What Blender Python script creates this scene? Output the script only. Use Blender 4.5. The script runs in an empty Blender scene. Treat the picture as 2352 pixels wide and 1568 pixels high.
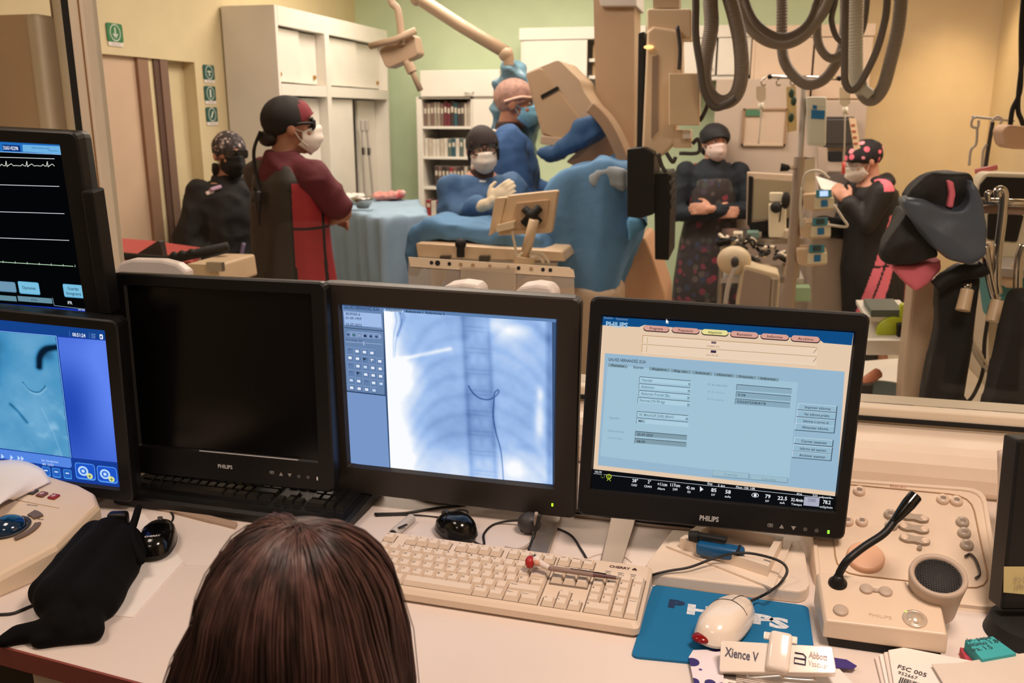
import bpy, bmesh, math, random
from mathutils import Vector, Matrix, noise
R = math.radians
SC = bpy.context.scene
COL = SC.collection
random.seed(7)
# ---------------------------------------------------------------- camera
F_PX, PITCH, YAW = 2050.0, R(14.3), R(14.0)
CAM = Vector((0, 0, 1.6))
FW = Vector((-math.sin(YAW)*math.cos(PITCH), math.cos(YAW)*math.cos(PITCH), -math.sin(PITCH)))
RT = Vector((math.cos(YAW), math.sin(YAW), 0))
UP = RT.cross(FW)
cd = bpy.data.cameras.new('camera'); cam = bpy.data.objects.new('camera', cd); COL.objects.link(cam)
cam.location = CAM
cam.rotation_euler = (R(90)-PITCH, 0, YAW)
cd.sensor_width = 36; cd.lens = F_PX/2352*36; cd.clip_start = .05
cd.dof.use_dof = True; cd.dof.focus_distance = 1.5; cd.dof.aperture_fstop = 6.2; cd.dof.aperture_blades = 7
SC.camera = cam
# ---------------------------------------------------------------- world, lights, exposure
w = bpy.data.worlds.new('world'); SC.world = w; w.use_nodes = True
w.node_tree.nodes['Background'].inputs[0].default_value = (1, .86, .68, 1)
w.node_tree.nodes['Background'].inputs[1].default_value = .03
SC.view_settings.view_transform = 'Standard'; SC.view_settings.look = 'None'
SC.view_settings.exposure = 0; SC.view_settings.gamma = 1; SC.view_settings.use_curve_mapping = False
SC.cycles.use_denoising = True
SC.cycles.max_bounces = 8; SC.cycles.transparent_max_bounces = 12
def area(name, loc, size, power, color, rot=(0, 0, 0), size_y=None, spread=180):
    l = bpy.data.lights.new(name, 'AREA'); l.energy = power; l.color = color; l.size = size
    l.spread = R(spread)
    if size_y: l.shape = 'RECTANGLE'; l.size_y = size_y
    o = bpy.data.objects.new(name, l); o.location = loc; o.rotation_euler = rot; COL.objects.link(o); return o
WARM = (1, .82, .71)
area('ceiling_light_control_room', (.45, .7, 2.68), .5, 34, (1, .80, .68), size_y=.5)
area('ceiling_light_control_room_rear', (-1.0, -.8, 2.68), .6, 9, (1, .80, .68))
area('added_fill_control_room_left', (-1.5, .9, 2.68), .5, 12, (1, .80, .66))  # added fill without a known fixture, brightens the door leaf at far left
area('ceiling_light_procedure_near', (-1.3, 3.6, 2.66), 1.0, 28, WARM, size_y=.6)
area('ceiling_light_procedure_left', (-1.75, 5.1, 2.66), .7, 27, (1, .85, .72), size_y=.6)
area('ceiling_light_procedure_centre', (-.7, 5.0, 2.66), .9, 28, (1, .86, .74), size_y=.5)
area('ceiling_light_procedure_right', (.9, 4.6, 2.66), .9, 30, WARM, size_y=.6)
sp = bpy.data.lights.new('wall_downlight', 'SPOT'); sp.energy = 60; sp.spot_size = R(75); sp.spot_blend = 1; sp.color = (1, .72, .42)
so = bpy.data.objects.new('wall_downlight', sp); so.location = (1.25, 5.9, 2.6); so.rotation_euler = (R(12), 0, 0); COL.objects.link(so)
sp.shadow_soft_size = .08

# ---------------------------------------------------------------- photo pixel -> place (authoring aid: a ray met with a real plane)
def ray(x, y): return FW + RT*((x-1176)/F_PX) + UP*((784-y)/F_PX)
def onz(x, y, z): r = ray(x, y); return CAM + r*((z-CAM.z)/r.z)
def ony(x, y, Y): r = ray(x, y); return CAM + r*(Y/r.y)
def onx(x, y, X): r = ray(x, y); return CAM + r*(X/r.x)
def ond(x, y, d): return CAM + ray(x, y)*d

# ---------------------------------------------------------------- materials
def lin(c):
    c = [v/255 for v in c]
    return tuple((v/12.92 if v <= .04045 else ((v+.055)/1.055)**2.4) for v in c) + (1,)
MATS = {}
def mat(name, c, rough=.55, metal=0, spec=.5, bump=0, bscale=60, var=0, vscale=8, c2=None, sheen=0, coat=0, alpha=None, stretch=None):
    if name in MATS: return MATS[name]
    m = bpy.data.materials.new(name); m.use_nodes = True; N = m.node_tree.nodes; L = m.node_tree.links
    b = N['Principled BSDF']; b.inputs['Base Color'].default_value = lin(c)
    b.inputs['Roughness'].default_value = rough; b.inputs['Metallic'].default_value = metal
    b.inputs['Specular IOR Level'].default_value = spec
    if sheen: b.inputs['Sheen Weight'].default_value = sheen
    if coat: b.inputs['Coat Weight'].default_value = coat
    if alpha is not None: b.inputs['Alpha'].default_value = alpha
    tc = N.new('ShaderNodeTexCoord'); mp = N.new('ShaderNodeMapping'); L.new(tc.outputs['Object'], mp.inputs[0])
    if stretch: mp.inputs['Scale'].default_value = stretch
    nz = N.new('ShaderNodeTexNoise'); nz.inputs['Scale'].default_value = vscale; nz.inputs['Detail'].default_value = 4
    L.new(mp.outputs[0], nz.inputs['Vector'])
    cr = N.new('ShaderNodeValToRGB')
    a = lin(c); d = lin(c2) if c2 else tuple(max(0, v*(1-(var or .04))) for v in a[:3])+(1,)
    cr.color_ramp.elements[0].position = .38; cr.color_ramp.elements[1].position = .62
    cr.color_ramp.elements[0].color = d; cr.color_ramp.elements[1].color = a
    L.new(nz.outputs['Fac'], cr.inputs[0]); L.new(cr.outputs[0], b.inputs['Base Color'])
    if bump:
        n2 = N.new('ShaderNodeTexNoise'); n2.inputs['Scale'].default_value = bscale; n2.inputs['Detail'].default_value = 3
        L.new(mp.outputs[0], n2.inputs['Vector'])
        bp = N.new('ShaderNodeBump'); bp.inputs['Strength'].default_value = bump; bp.inputs['Distance'].default_value = .01
        L.new(n2.outputs['Fac'], bp.inputs['Height']); L.new(bp.outputs[0], b.inputs['Normal'])
    MATS[name] = m; return m
def spotmat(name, base, spots, scale=30, thr=.3, rough=.8, c3=None):
    """fabric printed with blotches: voronoi cells of several colours"""
    if name in MATS: return MATS[name]
    m = bpy.data.materials.new(name); m.use_nodes = True; N = m.node_tree.nodes; L = m.node_tree.links
    b = N['Principled BSDF']; b.inputs['Roughness'].default_value = rough
    tc = N.new('ShaderNodeTexCoord'); v = N.new('ShaderNodeTexVoronoi'); v.inputs['Scale'].default_value = scale
    L.new(tc.outputs['Object'], v.inputs['Vector'])
    cr = N.new('ShaderNodeValToRGB'); cr.color_ramp.interpolation = 'CONSTANT'
    e = cr.color_ramp.elements; e[0].color = lin(spots[0]); e[0].position = 0
    n = len(spots)
    e[1].position = 1/n; e[1].color = lin(spots[1 % n])
    for i in range(2, n): q = e.new(i/n); q.color = lin(spots[i])
    sx = N.new('ShaderNodeSeparateColor'); L.new(v.outputs['Color'], sx.inputs[0]); L.new(sx.outputs[0], cr.inputs[0])
    lt = N.new('ShaderNodeMath'); lt.operation = 'LESS_THAN'; lt.inputs[1].default_value = thr; L.new(v.outputs['Distance'], lt.inputs[0])
    mx = N.new('ShaderNodeMix'); mx.data_type = 'RGBA'; L.new(lt.outputs[0], mx.inputs[0])
    mx.inputs[6].default_value = lin(base); L.new(cr.outputs[0], mx.inputs[7]); L.new(mx.outputs[2], b.inputs['Base Color'])
    MATS[name] = m; return m
def emis(c, s=1.0):
    k = 'screen_glow_%02x%02x%02x_%d' % (c[0], c[1], c[2], int(s*10))
    if k in MATS: return MATS[k]
    m = bpy.data.materials.new(k); m.use_nodes = True; N = m.node_tree.nodes; L = m.node_tree.links
    N.remove(N['Principled BSDF']); e = N.new('ShaderNodeEmission')
    e.inputs[0].default_value = lin(c); e.inputs[1].default_value = s
    L.new(e.outputs[0], N['Material Output'].inputs[0]); MATS[k] = m; return m
def emis_attr(name, s=1.0):
    m = bpy.data.materials.new(name); m.use_nodes = True; N = m.node_tree.nodes; L = m.node_tree.links
    N.remove(N['Principled BSDF']); e = N.new('ShaderNodeEmission'); a = N.new('ShaderNodeAttribute'); a.attribute_name = 'Col'
    L.new(a.outputs['Color'], e.inputs[0]); e.inputs[1].default_value = s
    L.new(e.outputs[0], N['Material Output'].inputs[0]); return m
def clear(name, tint, gloss=.05, rough=.0, op=0.0, opc=(255, 255, 255)):
    m = bpy.data.materials.new(name); m.use_nodes = True; N = m.node_tree.nodes; L = m.node_tree.links
    N.remove(N['Principled BSDF']); t = N.new('ShaderNodeBsdfTransparent'); t.inputs[0].default_value = tint
    g = N.new('ShaderNodeBsdfGlossy'); g.inputs['Roughness'].default_value = rough
    fr = N.new('ShaderNodeFresnel'); fr.inputs[0].default_value = 1.2
    mx = N.new('ShaderNodeMixShader'); L.new(fr.outputs[0], mx.inputs[0]); L.new(t.outputs[0], mx.inputs[1]); L.new(g.outputs[0], mx.inputs[2])
    out = mx
    if gloss: mx0 = N.new('ShaderNodeMath'); mx0.operation = 'MAXIMUM'; mx0.inputs[1].default_value = gloss; L.new(fr.outputs[0], mx0.inputs[0]); L.new(mx0.outputs[0], mx.inputs[0])
    if op:
        d = N.new('ShaderNodeBsdfDiffuse'); d.inputs[0].default_value = lin(opc)
        m2 = N.new('ShaderNodeMixShader'); m2.inputs[0].default_value = op; L.new(mx.outputs[0], m2.inputs[1]); L.new(d.outputs[0], m2.inputs[2]); out = m2
    L.new(out.outputs[0], N['Material Output'].inputs[0]); MATS[name] = m; return m

# ---------------------------------------------------------------- objects
def wm(o):
    m = o.matrix_basis.copy()
    return wm(o.parent) @ m if o.parent else m
def thing(name, label, cat, loc=(0, 0, 0), rotz=0, group=None):
    o = bpy.data.objects.new(name, None); COL.objects.link(o); o.empty_display_size = .05
    o.location = loc; o.rotation_euler = (0, 0, rotz); o['label'] = label; o['category'] = cat
    if group: o['group'] = group
    return o
def tag(o, label, cat, group=None, kind=None):
    o['label'] = label; o['category'] = cat
    if group: o['group'] = group
    if kind: o['kind'] = kind
    return o
def copy_tree(o, parent=None, label=None, group=None):
    c = o.copy(); COL.objects.link(c); c.parent = parent
    if label: c['label'] = label
    if group: c['group'] = group
    for ch in [q for q in o.children]: copy_tree(ch, c)
    return c
TXT = {}
def textmesh(s, bold=0.0):
    k = (s, bold)
    if k in TXT: return TXT[k]
    cu = bpy.data.curves.new('t', 'FONT'); cu.body = s; cu.size = 1; cu.offset = bold; cu.resolution_u = 2
    o = bpy.data.objects.new('t', cu)
    me = o.to_mesh()
    vs = [v.co.copy() for v in me.vertices]; fs = [tuple(p.vertices) for p in me.polygons]
    o.to_mesh_clear(); bpy.data.objects.remove(o); bpy.data.curves.remove(cu)
    TXT[k] = (vs, fs); return TXT[k]
class MB:
    def __init__(s, M=None): s.v = []; s.f = []; s.m = []; s.sm = []; s.M = M or Matrix(); s.mats = []
    def mi(s, m):
        if m not in s.mats: s.mats.append(m)
        return s.mats.index(m)
    def raw(s, vs, fs, m, sm=False, M=None):
        T = s.M @ M if M else s.M; k = len(s.v); i = s.mi(m)
        s.v += [T @ Vector(v) for v in vs]
        for f in fs: s.f.append([a+k for a in f]); s.m.append(i); s.sm.append(sm)
        return s
    def bm(s, b, m, sm=False, M=None):
        b.verts.index_update(); s.raw([v.co.copy() for v in b.verts], [[v.index for v in f.verts] for f in b.faces], m, sm, M); b.free(); return s
    def box(s, c, d, m, rot=None, bev=0, seg=2, sm=False):
        b = bmesh.new(); bmesh.ops.create_cube(b, size=1); bmesh.ops.scale(b, vec=Vector(d), verts=b.verts)
        if bev: bmesh.ops.bevel(b, geom=b.edges[:], offset=min(bev, min(d)*.49), segments=seg, profile=.5, affect='EDGES')
        T = Matrix.Translation(c)
        if rot is not None: T = T @ (rot.to_4x4() if isinstance(rot, Matrix) else Matrix.Rotation(rot, 4, 'Z'))
        return s.bm(b, m, sm or bool(bev and seg > 2), T)
    def box2(s, a, b_, m, bev=0, seg=2):
        a = Vector(a); b_ = Vector(b_); d = b_-a
        return s.box((a+b_)/2, (abs(d.x), abs(d.y), abs(d.z)), m, None, bev, seg)
    def sph(s, c, r, m, seg=16, rot=None):
        b = bmesh.new(); bmesh.ops.create_uvsphere(b, u_segments=seg, v_segments=max(6, seg*2//3), radius=1)
        if not hasattr(r, '__len__'): r = (r, r, r)
        T = Matrix.Translation(c) @ (rot.to_4x4() if rot is not None else Matrix()) @ Matrix.Diagonal((*r, 1)); return s.bm(b, m, True, T)
    def cyl(s, p0, p1, r0, m, r1=None, seg=16, sm=True, cap=True):
        p0 = Vector(p0); p1 = Vector(p1); r1 = r0 if r1 is None else r1; d = p1-p0
        q = d.to_track_quat('Z', 'Y').to_matrix(); vs = []; fs = []
        for p, r in ((p0, r0), (p1, r1)):
            for i in range(seg):
                a = 2*math.pi*i/seg; vs.append(p + q @ Vector((r*math.cos(a), r*math.sin(a), 0)))
        for i in range(seg): j = (i+1) % seg; fs.append((i, j, seg+j, seg+i))
        s.raw(vs, fs, m, sm)
        if cap: s.raw(vs[:seg], [tuple(reversed(range(seg)))], m); s.raw(vs[seg:], [tuple(range(seg))], m)
        return s
    def tube(s, pts, r, m, seg=8, smooth=True, rf=None, sub=6):
        pts = [Vector(p) for p in pts]
        if smooth and len(pts) > 2: pts = spline(pts, sub)
        n = len(pts); vs = []; fs = []; pq = None; N0 = None
        for i, p in enumerate(pts):
            t = (pts[min(i+1, n-1)]-pts[max(i-1, 0)]).normalized()
            if N0 is None: N0 = t.orthogonal().normalized()
            else:
                N0 = (N0 - t*N0.dot(t)); N0 = N0.normalized() if N0.length > 1e-6 else t.orthogonal().normalized()
            B = t.cross(N0); rr = r if rf is None else rf(i/(n-1))*r
            for k in range(seg):
                a = 2*math.pi*k/seg; vs.append(p+(N0*math.cos(a)+B*math.sin(a))*rr)
        for i in range(n-1):
            for k in range(seg): j = (k+1) % seg; fs.append((i*seg+k, i*seg+j, (i+1)*seg+j, (i+1)*seg+k))
        fs.append(tuple(reversed(range(seg)))); fs.append(tuple(range((n-1)*seg, n*seg)))
        return s.raw(vs, fs, m, True)
    def prism(s, poly, h0, h1, m, M=None, sm=False):
        n = len(poly); vs = [(p[0], p[1], h0) for p in poly]+[(p[0], p[1], h1) for p in poly]
        A = sum(poly[i][0]*poly[(i+1) % n][1]-poly[(i+1) % n][0]*poly[i][1] for i in range(n))
        fs = [tuple(reversed(range(n))), tuple(range(n, 2*n))]+[(i, (i+1) % n, n+(i+1) % n, n+i) for i in range(n)]
        if (A < 0) != (h1 < h0): fs = [tuple(reversed(f)) for f in fs]
        return s.raw(vs, fs, m, sm, M)
    def lathe(s, prof, m, M=None, seg=24, sm=True):
        vs = []; fs = []; n = len(prof)
        for i in range(seg):
            a = 2*math.pi*i/seg
            for r, z in prof: vs.append((r*math.cos(a), r*math.sin(a), z))
        for i in range(seg):
            j = (i+1) % seg
            for k in range(n-1): fs.append((i*n+k, j*n+k, j*n+k+1, i*n+k+1))
        return s.raw(vs, fs, m, sm, M)
    def quad(s, a, b, c, d, m): return s.raw([a, b, c, d], [(0, 1, 2, 3)], m)
    def loft(s, rings, m, sm=True, caps=True, M=None):
        n = len(rings[0]); vs = [v for r in rings for v in r]; fs = []
        for i in range(len(rings)-1):
            for k in range(n): j = (k+1) % n; fs.append((i*n+k, i*n+j, (i+1)*n+j, (i+1)*n+k))
        if caps: fs.append(tuple(reversed(range(n)))); fs.append(tuple(range((len(rings)-1)*n, len(rings)*n)))
        return s.raw(vs, fs, m, sm, M)
    def grid(s, f, nu, nv, m, sm=True, thick=0):
        vs = [f(i/nu, j/nv) for i in range(nu+1) for j in range(nv+1)]
        W = nv+1; fs = [(i*W+j, (i+1)*W+j, (i+1)*W+j+1, i*W+j+1) for i in range(nu) for j in range(nv)]
        return s.raw(vs, fs, m, sm)
    def text(s, t, M, size, m, width=None, bold=.0, align='L', z=0):
        vs, fs = textmesh(t, bold)
        if not vs: return s
        x0 = min(v.x for v in vs); x1 = max(v.x for v in vs); k = width/(x1-x0)/size if width else 1
        ox = {'L': -x0, 'C': -(x0+x1)/2, 'R': -x1}[align]
        return s.raw([((v.x+ox)*size*k, v.y*size, z) for v in vs], fs, m, False, M)
    def build(s, name, parent=None, origin=None, bevel=0, solid=0, sub=0):
        me = bpy.data.meshes.new(name)
        if parent is None:
            if origin is None:
                xs = [v.x for v in s.v]; ys = [v.y for v in s.v]; zs = [v.z for v in s.v]
                origin = ((min(xs)+max(xs))/2, (min(ys)+max(ys))/2, min(zs))
            I = Matrix.Translation(-Vector(origin))
        else: I = wm(parent).inverted()
        me.from_pydata([I @ v for v in s.v], [], s.f)
        for m in s.mats: me.materials.append(m)
        me.polygons.foreach_set('material_index', s.m); me.polygons.foreach_set('use_smooth', s.sm)
        me.update(); o = bpy.data.objects.new(name, me); COL.objects.link(o)
        if parent: o.parent = parent
        else: o.location = origin
        if solid: k = o.modifiers.new('thick', 'SOLIDIFY'); k.thickness = solid; k.offset = 0
        if bevel: k = o.modifiers.new('bevel', 'BEVEL'); k.width = bevel; k.segments = 2; k.limit_method = 'ANGLE'
        if sub: k = o.modifiers.new('sub', 'SUBSURF'); k.levels = sub; k.render_levels = sub
        return o
def struct(o): o['kind'] = 'structure'; return o
def spline(pts, sub=6):
    P = [pts[0]*2-pts[1]]+list(pts)+[pts[-1]*2-pts[-2]]; out = []
    for i in range(1, len(P)-2):
        a, b, c, d = P[i-1:i+3]
        for k in range(sub):
            t = k/sub; out.append(.5*((2*b)+(c-a)*t+(2*a-5*b+4*c-d)*t*t+(3*b-a-3*c+d)*t**3))
    out.append(pts[-1].copy()); return out
def rrect(w, h, r, n=4, cx=0, cy=0):
    out = []
    for sx, sy, a0 in ((1, 1, 0), (-1, 1, 90), (-1, -1, 180), (1, -1, 270)):
        for i in range(n+1):
            a = R(a0+90*i/n); out.append((cx+sx*(w/2-r)+r*math.cos(a), cy+sy*(h/2-r)+r*math.sin(a)))
    return out
class PL:
    """a real plane (desk, tilted panel, screen): u right, v up the plane, n out of it"""
    def __init__(s, o, ax, ay):
        s.o = Vector(o); s.ax = Vector(ax).normalized(); ay = Vector(ay); s.ay = (ay-s.ax*ay.dot(s.ax)).normalized(); s.n = s.ax.cross(s.ay)
        s.M = Matrix((s.ax, s.ay, s.n)).transposed().to_4x4(); s.M.translation = s.o
    def uv(s, x, y):
        r = ray(x, y); t = (s.o-CAM).dot(s.n)/r.dot(s.n); p = CAM+r*t-s.o; return (p.dot(s.ax), p.dot(s.ay))
    def w(s, u, v, h=0): return s.M @ Vector((u, v, h))
def homog(src, dst):
    import numpy as np
    A = []; B = []
    for (x, y), (u, v) in zip(src, dst):
        A.append([x, y, 1, 0, 0, 0, -u*x, -u*y]); B.append(u); A.append([0, 0, 0, x, y, 1, -v*x, -v*y]); B.append(v)
    h = np.linalg.solve(np.array(A), np.array(B))
    def f(x, y):
        d = h[6]*x+h[7]*y+1; return (float((h[0]*x+h[1]*y+h[2])/d), float((h[3]*x+h[4]*y+h[5])/d))
    return f
# ---------------------------------------------------------------- common materials
M_ = dict(
 wall_yellow=mat('yellow_wall_paint', (224, 208, 166), .7, bump=.05, bscale=200), wall_green=mat('pale_green_wall_paint', (208, 226, 190), .7, bump=.05, bscale=200),
 wall_tan=mat('tan_wall_paint', (218, 196, 156), .7, bump=.05, bscale=200), cream=mat('cream_painted_metal', (226, 212, 190), .5),
 white=mat('white_laminate', (232, 226, 214), .45), beige=mat('beige_plastic', (222, 202, 180), .45, bump=.03, bscale=400),
 putty=mat('putty_plastic', (205, 184, 158), .5), ltgrey=mat('light_grey_plastic', (196, 188, 180), .5), grey=mat('grey_plastic', (120, 114, 108), .5),
 dgrey=mat('dark_grey_plastic', (58, 54, 52), .5), black=mat('black_plastic', (14, 13, 13), .45, spec=.35), mblack=mat('matt_black', (12, 12, 12), .7),
 gloss=mat('glossy_black_plastic', (8, 8, 8), .15), steel=mat('brushed_steel', (190, 184, 176), .3, metal=1), dsteel=mat('dark_metal', (90, 84, 80), .4, metal=.8),
 desk=mat('white_desk_laminate', (228, 214, 204), .5, bump=.02, bscale=500, var=.03, vscale=3), paper=mat('white_paper', (240, 232, 224), .8),
 ink=mat('black_ink', (30, 28, 34), .6), blue=mat('blue_surgical_cloth', (86, 130, 170), .85, var=.15, vscale=5, bump=.25, bscale=25),
 ltblue=mat('pale_blue_drape_cloth', (154, 180, 202), .85, var=.1, vscale=5, bump=.2, bscale=20), plast=mat('teal_blue_plastic_cover', (104, 144, 164), .35, var=.2, vscale=14, bump=.4, bscale=30),
 skin=mat('skin', (205, 150, 125), .5, var=.08, vscale=30), skin2=mat('tan_skin', (176, 122, 96), .5, var=.08, vscale=30), hairm=mat('dark_hair', (28, 20, 18), .5),
 maskw=mat('white_face_mask_cloth', (226, 216, 204), .85, bump=.1, bscale=150), maskb=mat('blue_face_mask_cloth', (120, 182, 214), .85, bump=.1, bscale=150),
 floor=mat('pale_vinyl_floor', (205, 198, 186), .35, var=.08, vscale=6), lens=mat('dark_lens', (30, 26, 24), .08), red=mat('red_plastic', (172, 30, 32), .4),
 pink=mat('pink_fabric', (238, 120, 138), .8), apron=mat('black_lead_apron_fabric', (24, 22, 22), .65, bump=.15, bscale=40), eye=mat('eye_white', (225, 215, 205), .3))
# ================================================================ the room
XL, XR, YF, YW, HC = -2.78, 1.53, 6.42, 1.95, 2.72
DZ = .853   # desk top
m = MB(); m.box2((XL-.1, YW+.1, -.1), (XR+.1, YF+.1, 0), M_['floor']); struct(m.build('floor'))
m = MB(); m.box2((XL-.1, -1.8, -.1), (XR+.1, YW+.1, .1), mat('dark_raised_floor', (96, 90, 84), .5)); struct(m.build('floor_control_room'))
m = MB(); m.box2((XL-.1, -1.8, HC), (XR+.1, YF+.1, HC+.1), mat('ceiling_white', (214, 208, 194), .8)); struct(m.build('ceiling'))
GX = .72
m = MB(); m.box2((XL-.1, YF, 0), (GX, YF+.1, HC), M_['wall_green']); m.box2((GX, YF, 0), (XR+.1, YF+.1, HC), M_['wall_tan']); struct(m.build('wall_back'))
m = MB(); m.box2((XR, -1.8, 0), (XR+.1, YF, HC), M_['wall_tan']); struct(m.build('wall_right'))
m = MB(); m.box2((XL-.1, -1.9, 0), (XR+.1, -1.8, HC), mat('control_room_paint', (150, 140, 128), .8)); struct(m.build('wall_rear'))
# left wall with a door recess
def ly(px, py=150): return onx(px, py, XL).y
d0, d1, d2, zt = 2.9, ly(385), ly(447), 1.86
m = MB(); wy = M_['wall_yellow']
m.box2((XL-.1, d2, 0), (XL, YF, HC), wy); m.box2((XL-.1, -1.8, zt), (XL, d2, HC), wy); m.box2((XL-.1, -1.8, 0), (XL, d0, zt), wy)
m.box2((XL-.15, d0-.05, 0), (XL-.07, d2+.02, zt+.03), wy)
struct(m.build('wall_left'))
t = thing('door_1', '', '', (XL-.05, (d0+d1)/2, 0)); t.name = 'door_1'; del t['label']; del t['category']; struct(t)
m = MB(); m.box2((XL-.069, d0, .0), (XL-.03, ly(322), zt), mat('door_laminate', (214, 186, 158), .5)); m.build('door_leaf', t)
m = MB(); m.box2((XL-.069, ly(322), 0), (XL-.012, ly(346), zt), mat('door_frame_brown', (150, 116, 92), .5)); m.box2((XL-.069, ly(346), 0), (XL-.02, ly(358), zt), wy)
m.box2((XL-.069, ly(358), 0), (XL-.01, ly(370), zt), mat('door_frame_dark', (92, 64, 54), .5)); m.box2((XL-.069, ly(370), 0), (XL-.004, ly(387), zt), mat('door_frame_brown2', (128, 100, 84), .5))
m.build('door_frame', t)
m = MB(); m.box2((XL-.005, d2+.01, 0), (XL+.012, 4.5, .1), M_['cream']); struct(m.build('baseboard_left'))
m = MB(); m.box2((-2.4, YF-.015, 0), (XR, YF, .1), M_['cream']); struct(m.build('baseboard_back'))
# window between the rooms
m = MB(); m.box2((XL, YW, .1), (XR, YW+.12, .955), mat('window_wall_paint', (208, 192, 170), .7)); m.box2((XL, YW, 2.35), (XR, YW+.12, HC), mat('window_wall_paint', (208, 192, 170), .7)); struct(m.build('wall_window'))
t = thing('window_1', '', '', (-.5, YW+.05, .955)); del t['label']; del t['category']; struct(t)
cr = M_['cream']; XM = ony(193, 320, YW).x
m = MB(); m.box2((XL, YW+.0, .955), (XR, YW+.1, .992), cr, .004); m.box2((XM, YW-.004, .992), (XM+.042, YW+.05, 2.35), cr, .004); m.box2((XM+.03, YW-.0065, .992), (XM+.033, YW-.003, 2.35), mat('seam_brown', (150, 110, 70), .6))
m.build('window_frame', t)
m = MB(); m.box2((XL, YW-.004, .962), (XR, YW+.0, .972), M_['mblack']); m.box2((XM-.018, YW-.004, .992), (XM, YW+.05, 2.35), M_['mblack'])
m.build('window_gasket', t)
gl = clear('window_glass', (.97, .98, .97, 1), .0)
m = MB(); m.box2((XM+.042, YW+.03, .992), (XR, YW+.036, 2.35), gl); m.build('glass_pane', t)
m = MB(); m.box2((XL, YW+.03, .992), (XM-.018, YW+.036, 2.35), gl); m.build('glass_pane', t)
# things seen through the left pane
a = ony(-30, 300, 2.9); b = ony(98, 300, 2.9)
m = MB(); m.box2((max(a.x-.2, XL+.01), 2.9, 0), (b.x, 2.96, 1.95), mat('door_laminate', (214, 186, 158), .5)); m.box2((b.x, 2.88, 0), (b.x+.05, 2.98, 1.95), cr, .015, 3)
m.box2((max(a.x, XL)+.03, 2.885, 1.1), (max(a.x, XL)+.06, 2.9, 1.5), M_['grey'])
tag(m.build('swing_door_leaf'), 'open beige door leaf with rounded cream edge, far left behind the mullion', 'door')
c = ony(135, 150, 2.75)
m = MB(); m.cyl((c.x, 2.8, 0), (c.x, 2.8, HC), .03, cr, seg=20)
m.box2((ony(100, 150, 2.9).x, 2.97, 0), (ony(186, 150, 2.9).x, 3.0, HC), mat('taupe_panel', (150, 124, 108), .6))
tag(m.build('upright_pipe'), 'round cream upright pipe on a taupe post at far left beyond the window', 'pipe')
# signs on the left wall
def sign(px0, py0, px1, py1, col, label, kind, cap=True, group=None):
    """px box on the left wall -> plate with a ring and a mark"""
    p0 = onx(px0, py0, XL); p1 = onx(px1, py1, XL); y0, y1 = p0.y, onx(px1, py0, XL).y; z1 = p0.z; z0 = onx(px0, py1, XL).z
    W = y1-y0; Hh = z1-z0; g = mat('sign_'+kind[0], col, .5); wt = mat('sign_white', (225, 235, 220), .5)
    P = PL((XL+.002, (y0+y1)/2, (z0+z1)/2), (0, 1, 0), (0, 0, 1))
    t = thing('safety_sign', label, 'sign', tuple(P.o), group=group)
    q = MB(P.M); q.prism(rrect(W, Hh, W*.1), 0, .004, g)
    q.build('sign_plate', t)
    q = MB(P.M); r = W*.34; ring = [[(rr*math.cos(a)*1, rr*math.sin(a), .005) for rr in (r, r*.88)] for a in [2*math.pi*i/32 for i in range(33)]]
    for i in range(32): q.quad(ring[i][0], ring[i+1][0], ring[i+1][1], ring[i][1], wt)
    def bar(x0, y0, x1, y1, th):
        d = Vector((x1-x0, y1-y0)).normalized()*th/2; n_ = Vector((-d.y, d.x)); q.quad((x0+n_.x, y0+n_.y, .005), (x0-n_.x, y0-n_.y, .005), (x1-n_.x, y1-n_.y, .005), (x1+n_.x, y1+n_.y, .005), wt)
    if kind[1] == 'arrow': bar(0, r*.62, 0, -r*.55, r*.22); bar(-r*.4, -r*.12, .0, -r*.62, r*.2); bar(r*.4, -r*.12, 0, -r*.62, r*.2)
    if kind[1] == 'extinguisher': bar(0, r*.35, 0, -r*.6, r*.34); bar(-r*.3, r*.45, r*.1, r*.55, r*.12)
    if kind[1] == 'bar': bar(0, r*.6, 0, -r*.6, r*.4)
    if kind[1] == 'slash': bar(-r*.3, -r*.5, r*.3, r*.5, r*.3)
    if kind[1] == 'face': bar(-r*.5, r*.1, r*.5, r*.1, r*.2); bar(0, 0, 0, -r*.4, r*.22); bar(-r*.2, -.3*r, 0, -r*.55, r*.12); bar(r*.2, -.3*r, 0, -r*.55, r*.12)
    q.build('pictogram', t)
    if cap:
        q = MB(P.M); q.prism(rrect(W*.95, Hh*.22, W*.04, cy=-Hh*.62), -.0005, .003, M_['paper'])
        for k in range(2): q.quad((-W*.3, -Hh*(.58+k*.07), .0035), (-W*.3, -Hh*(.60+k*.07), .0035), (W*.3, -Hh*(.60+k*.07), .0035), (W*.3, -Hh*(.58+k*.07), .0035), mat('sign_small_text', (150, 150, 140), .6))
        q.build('caption_plate', t)
sign(241, 51, 277, 94, (24, 122, 62), 'green square sign with white down arrow in a ring, above the door', ('green', 'arrow'))
sign(464, 148, 489, 182, (30, 92, 84), 'dark green ringed sign with small face mark, topmost of three by the tall cabinet', ('teal', 'face'))
sign(467, 197, 492, 231, (30, 92, 84), 'dark green ringed sign with upright bar, middle of three by the tall cabinet', ('teal', 'bar'))
sign(471, 246, 496, 280, (30, 92, 84), 'dark green ringed sign with slanted bar, lowest of three by the tall cabinet', ('teal', 'slash'))

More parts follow.
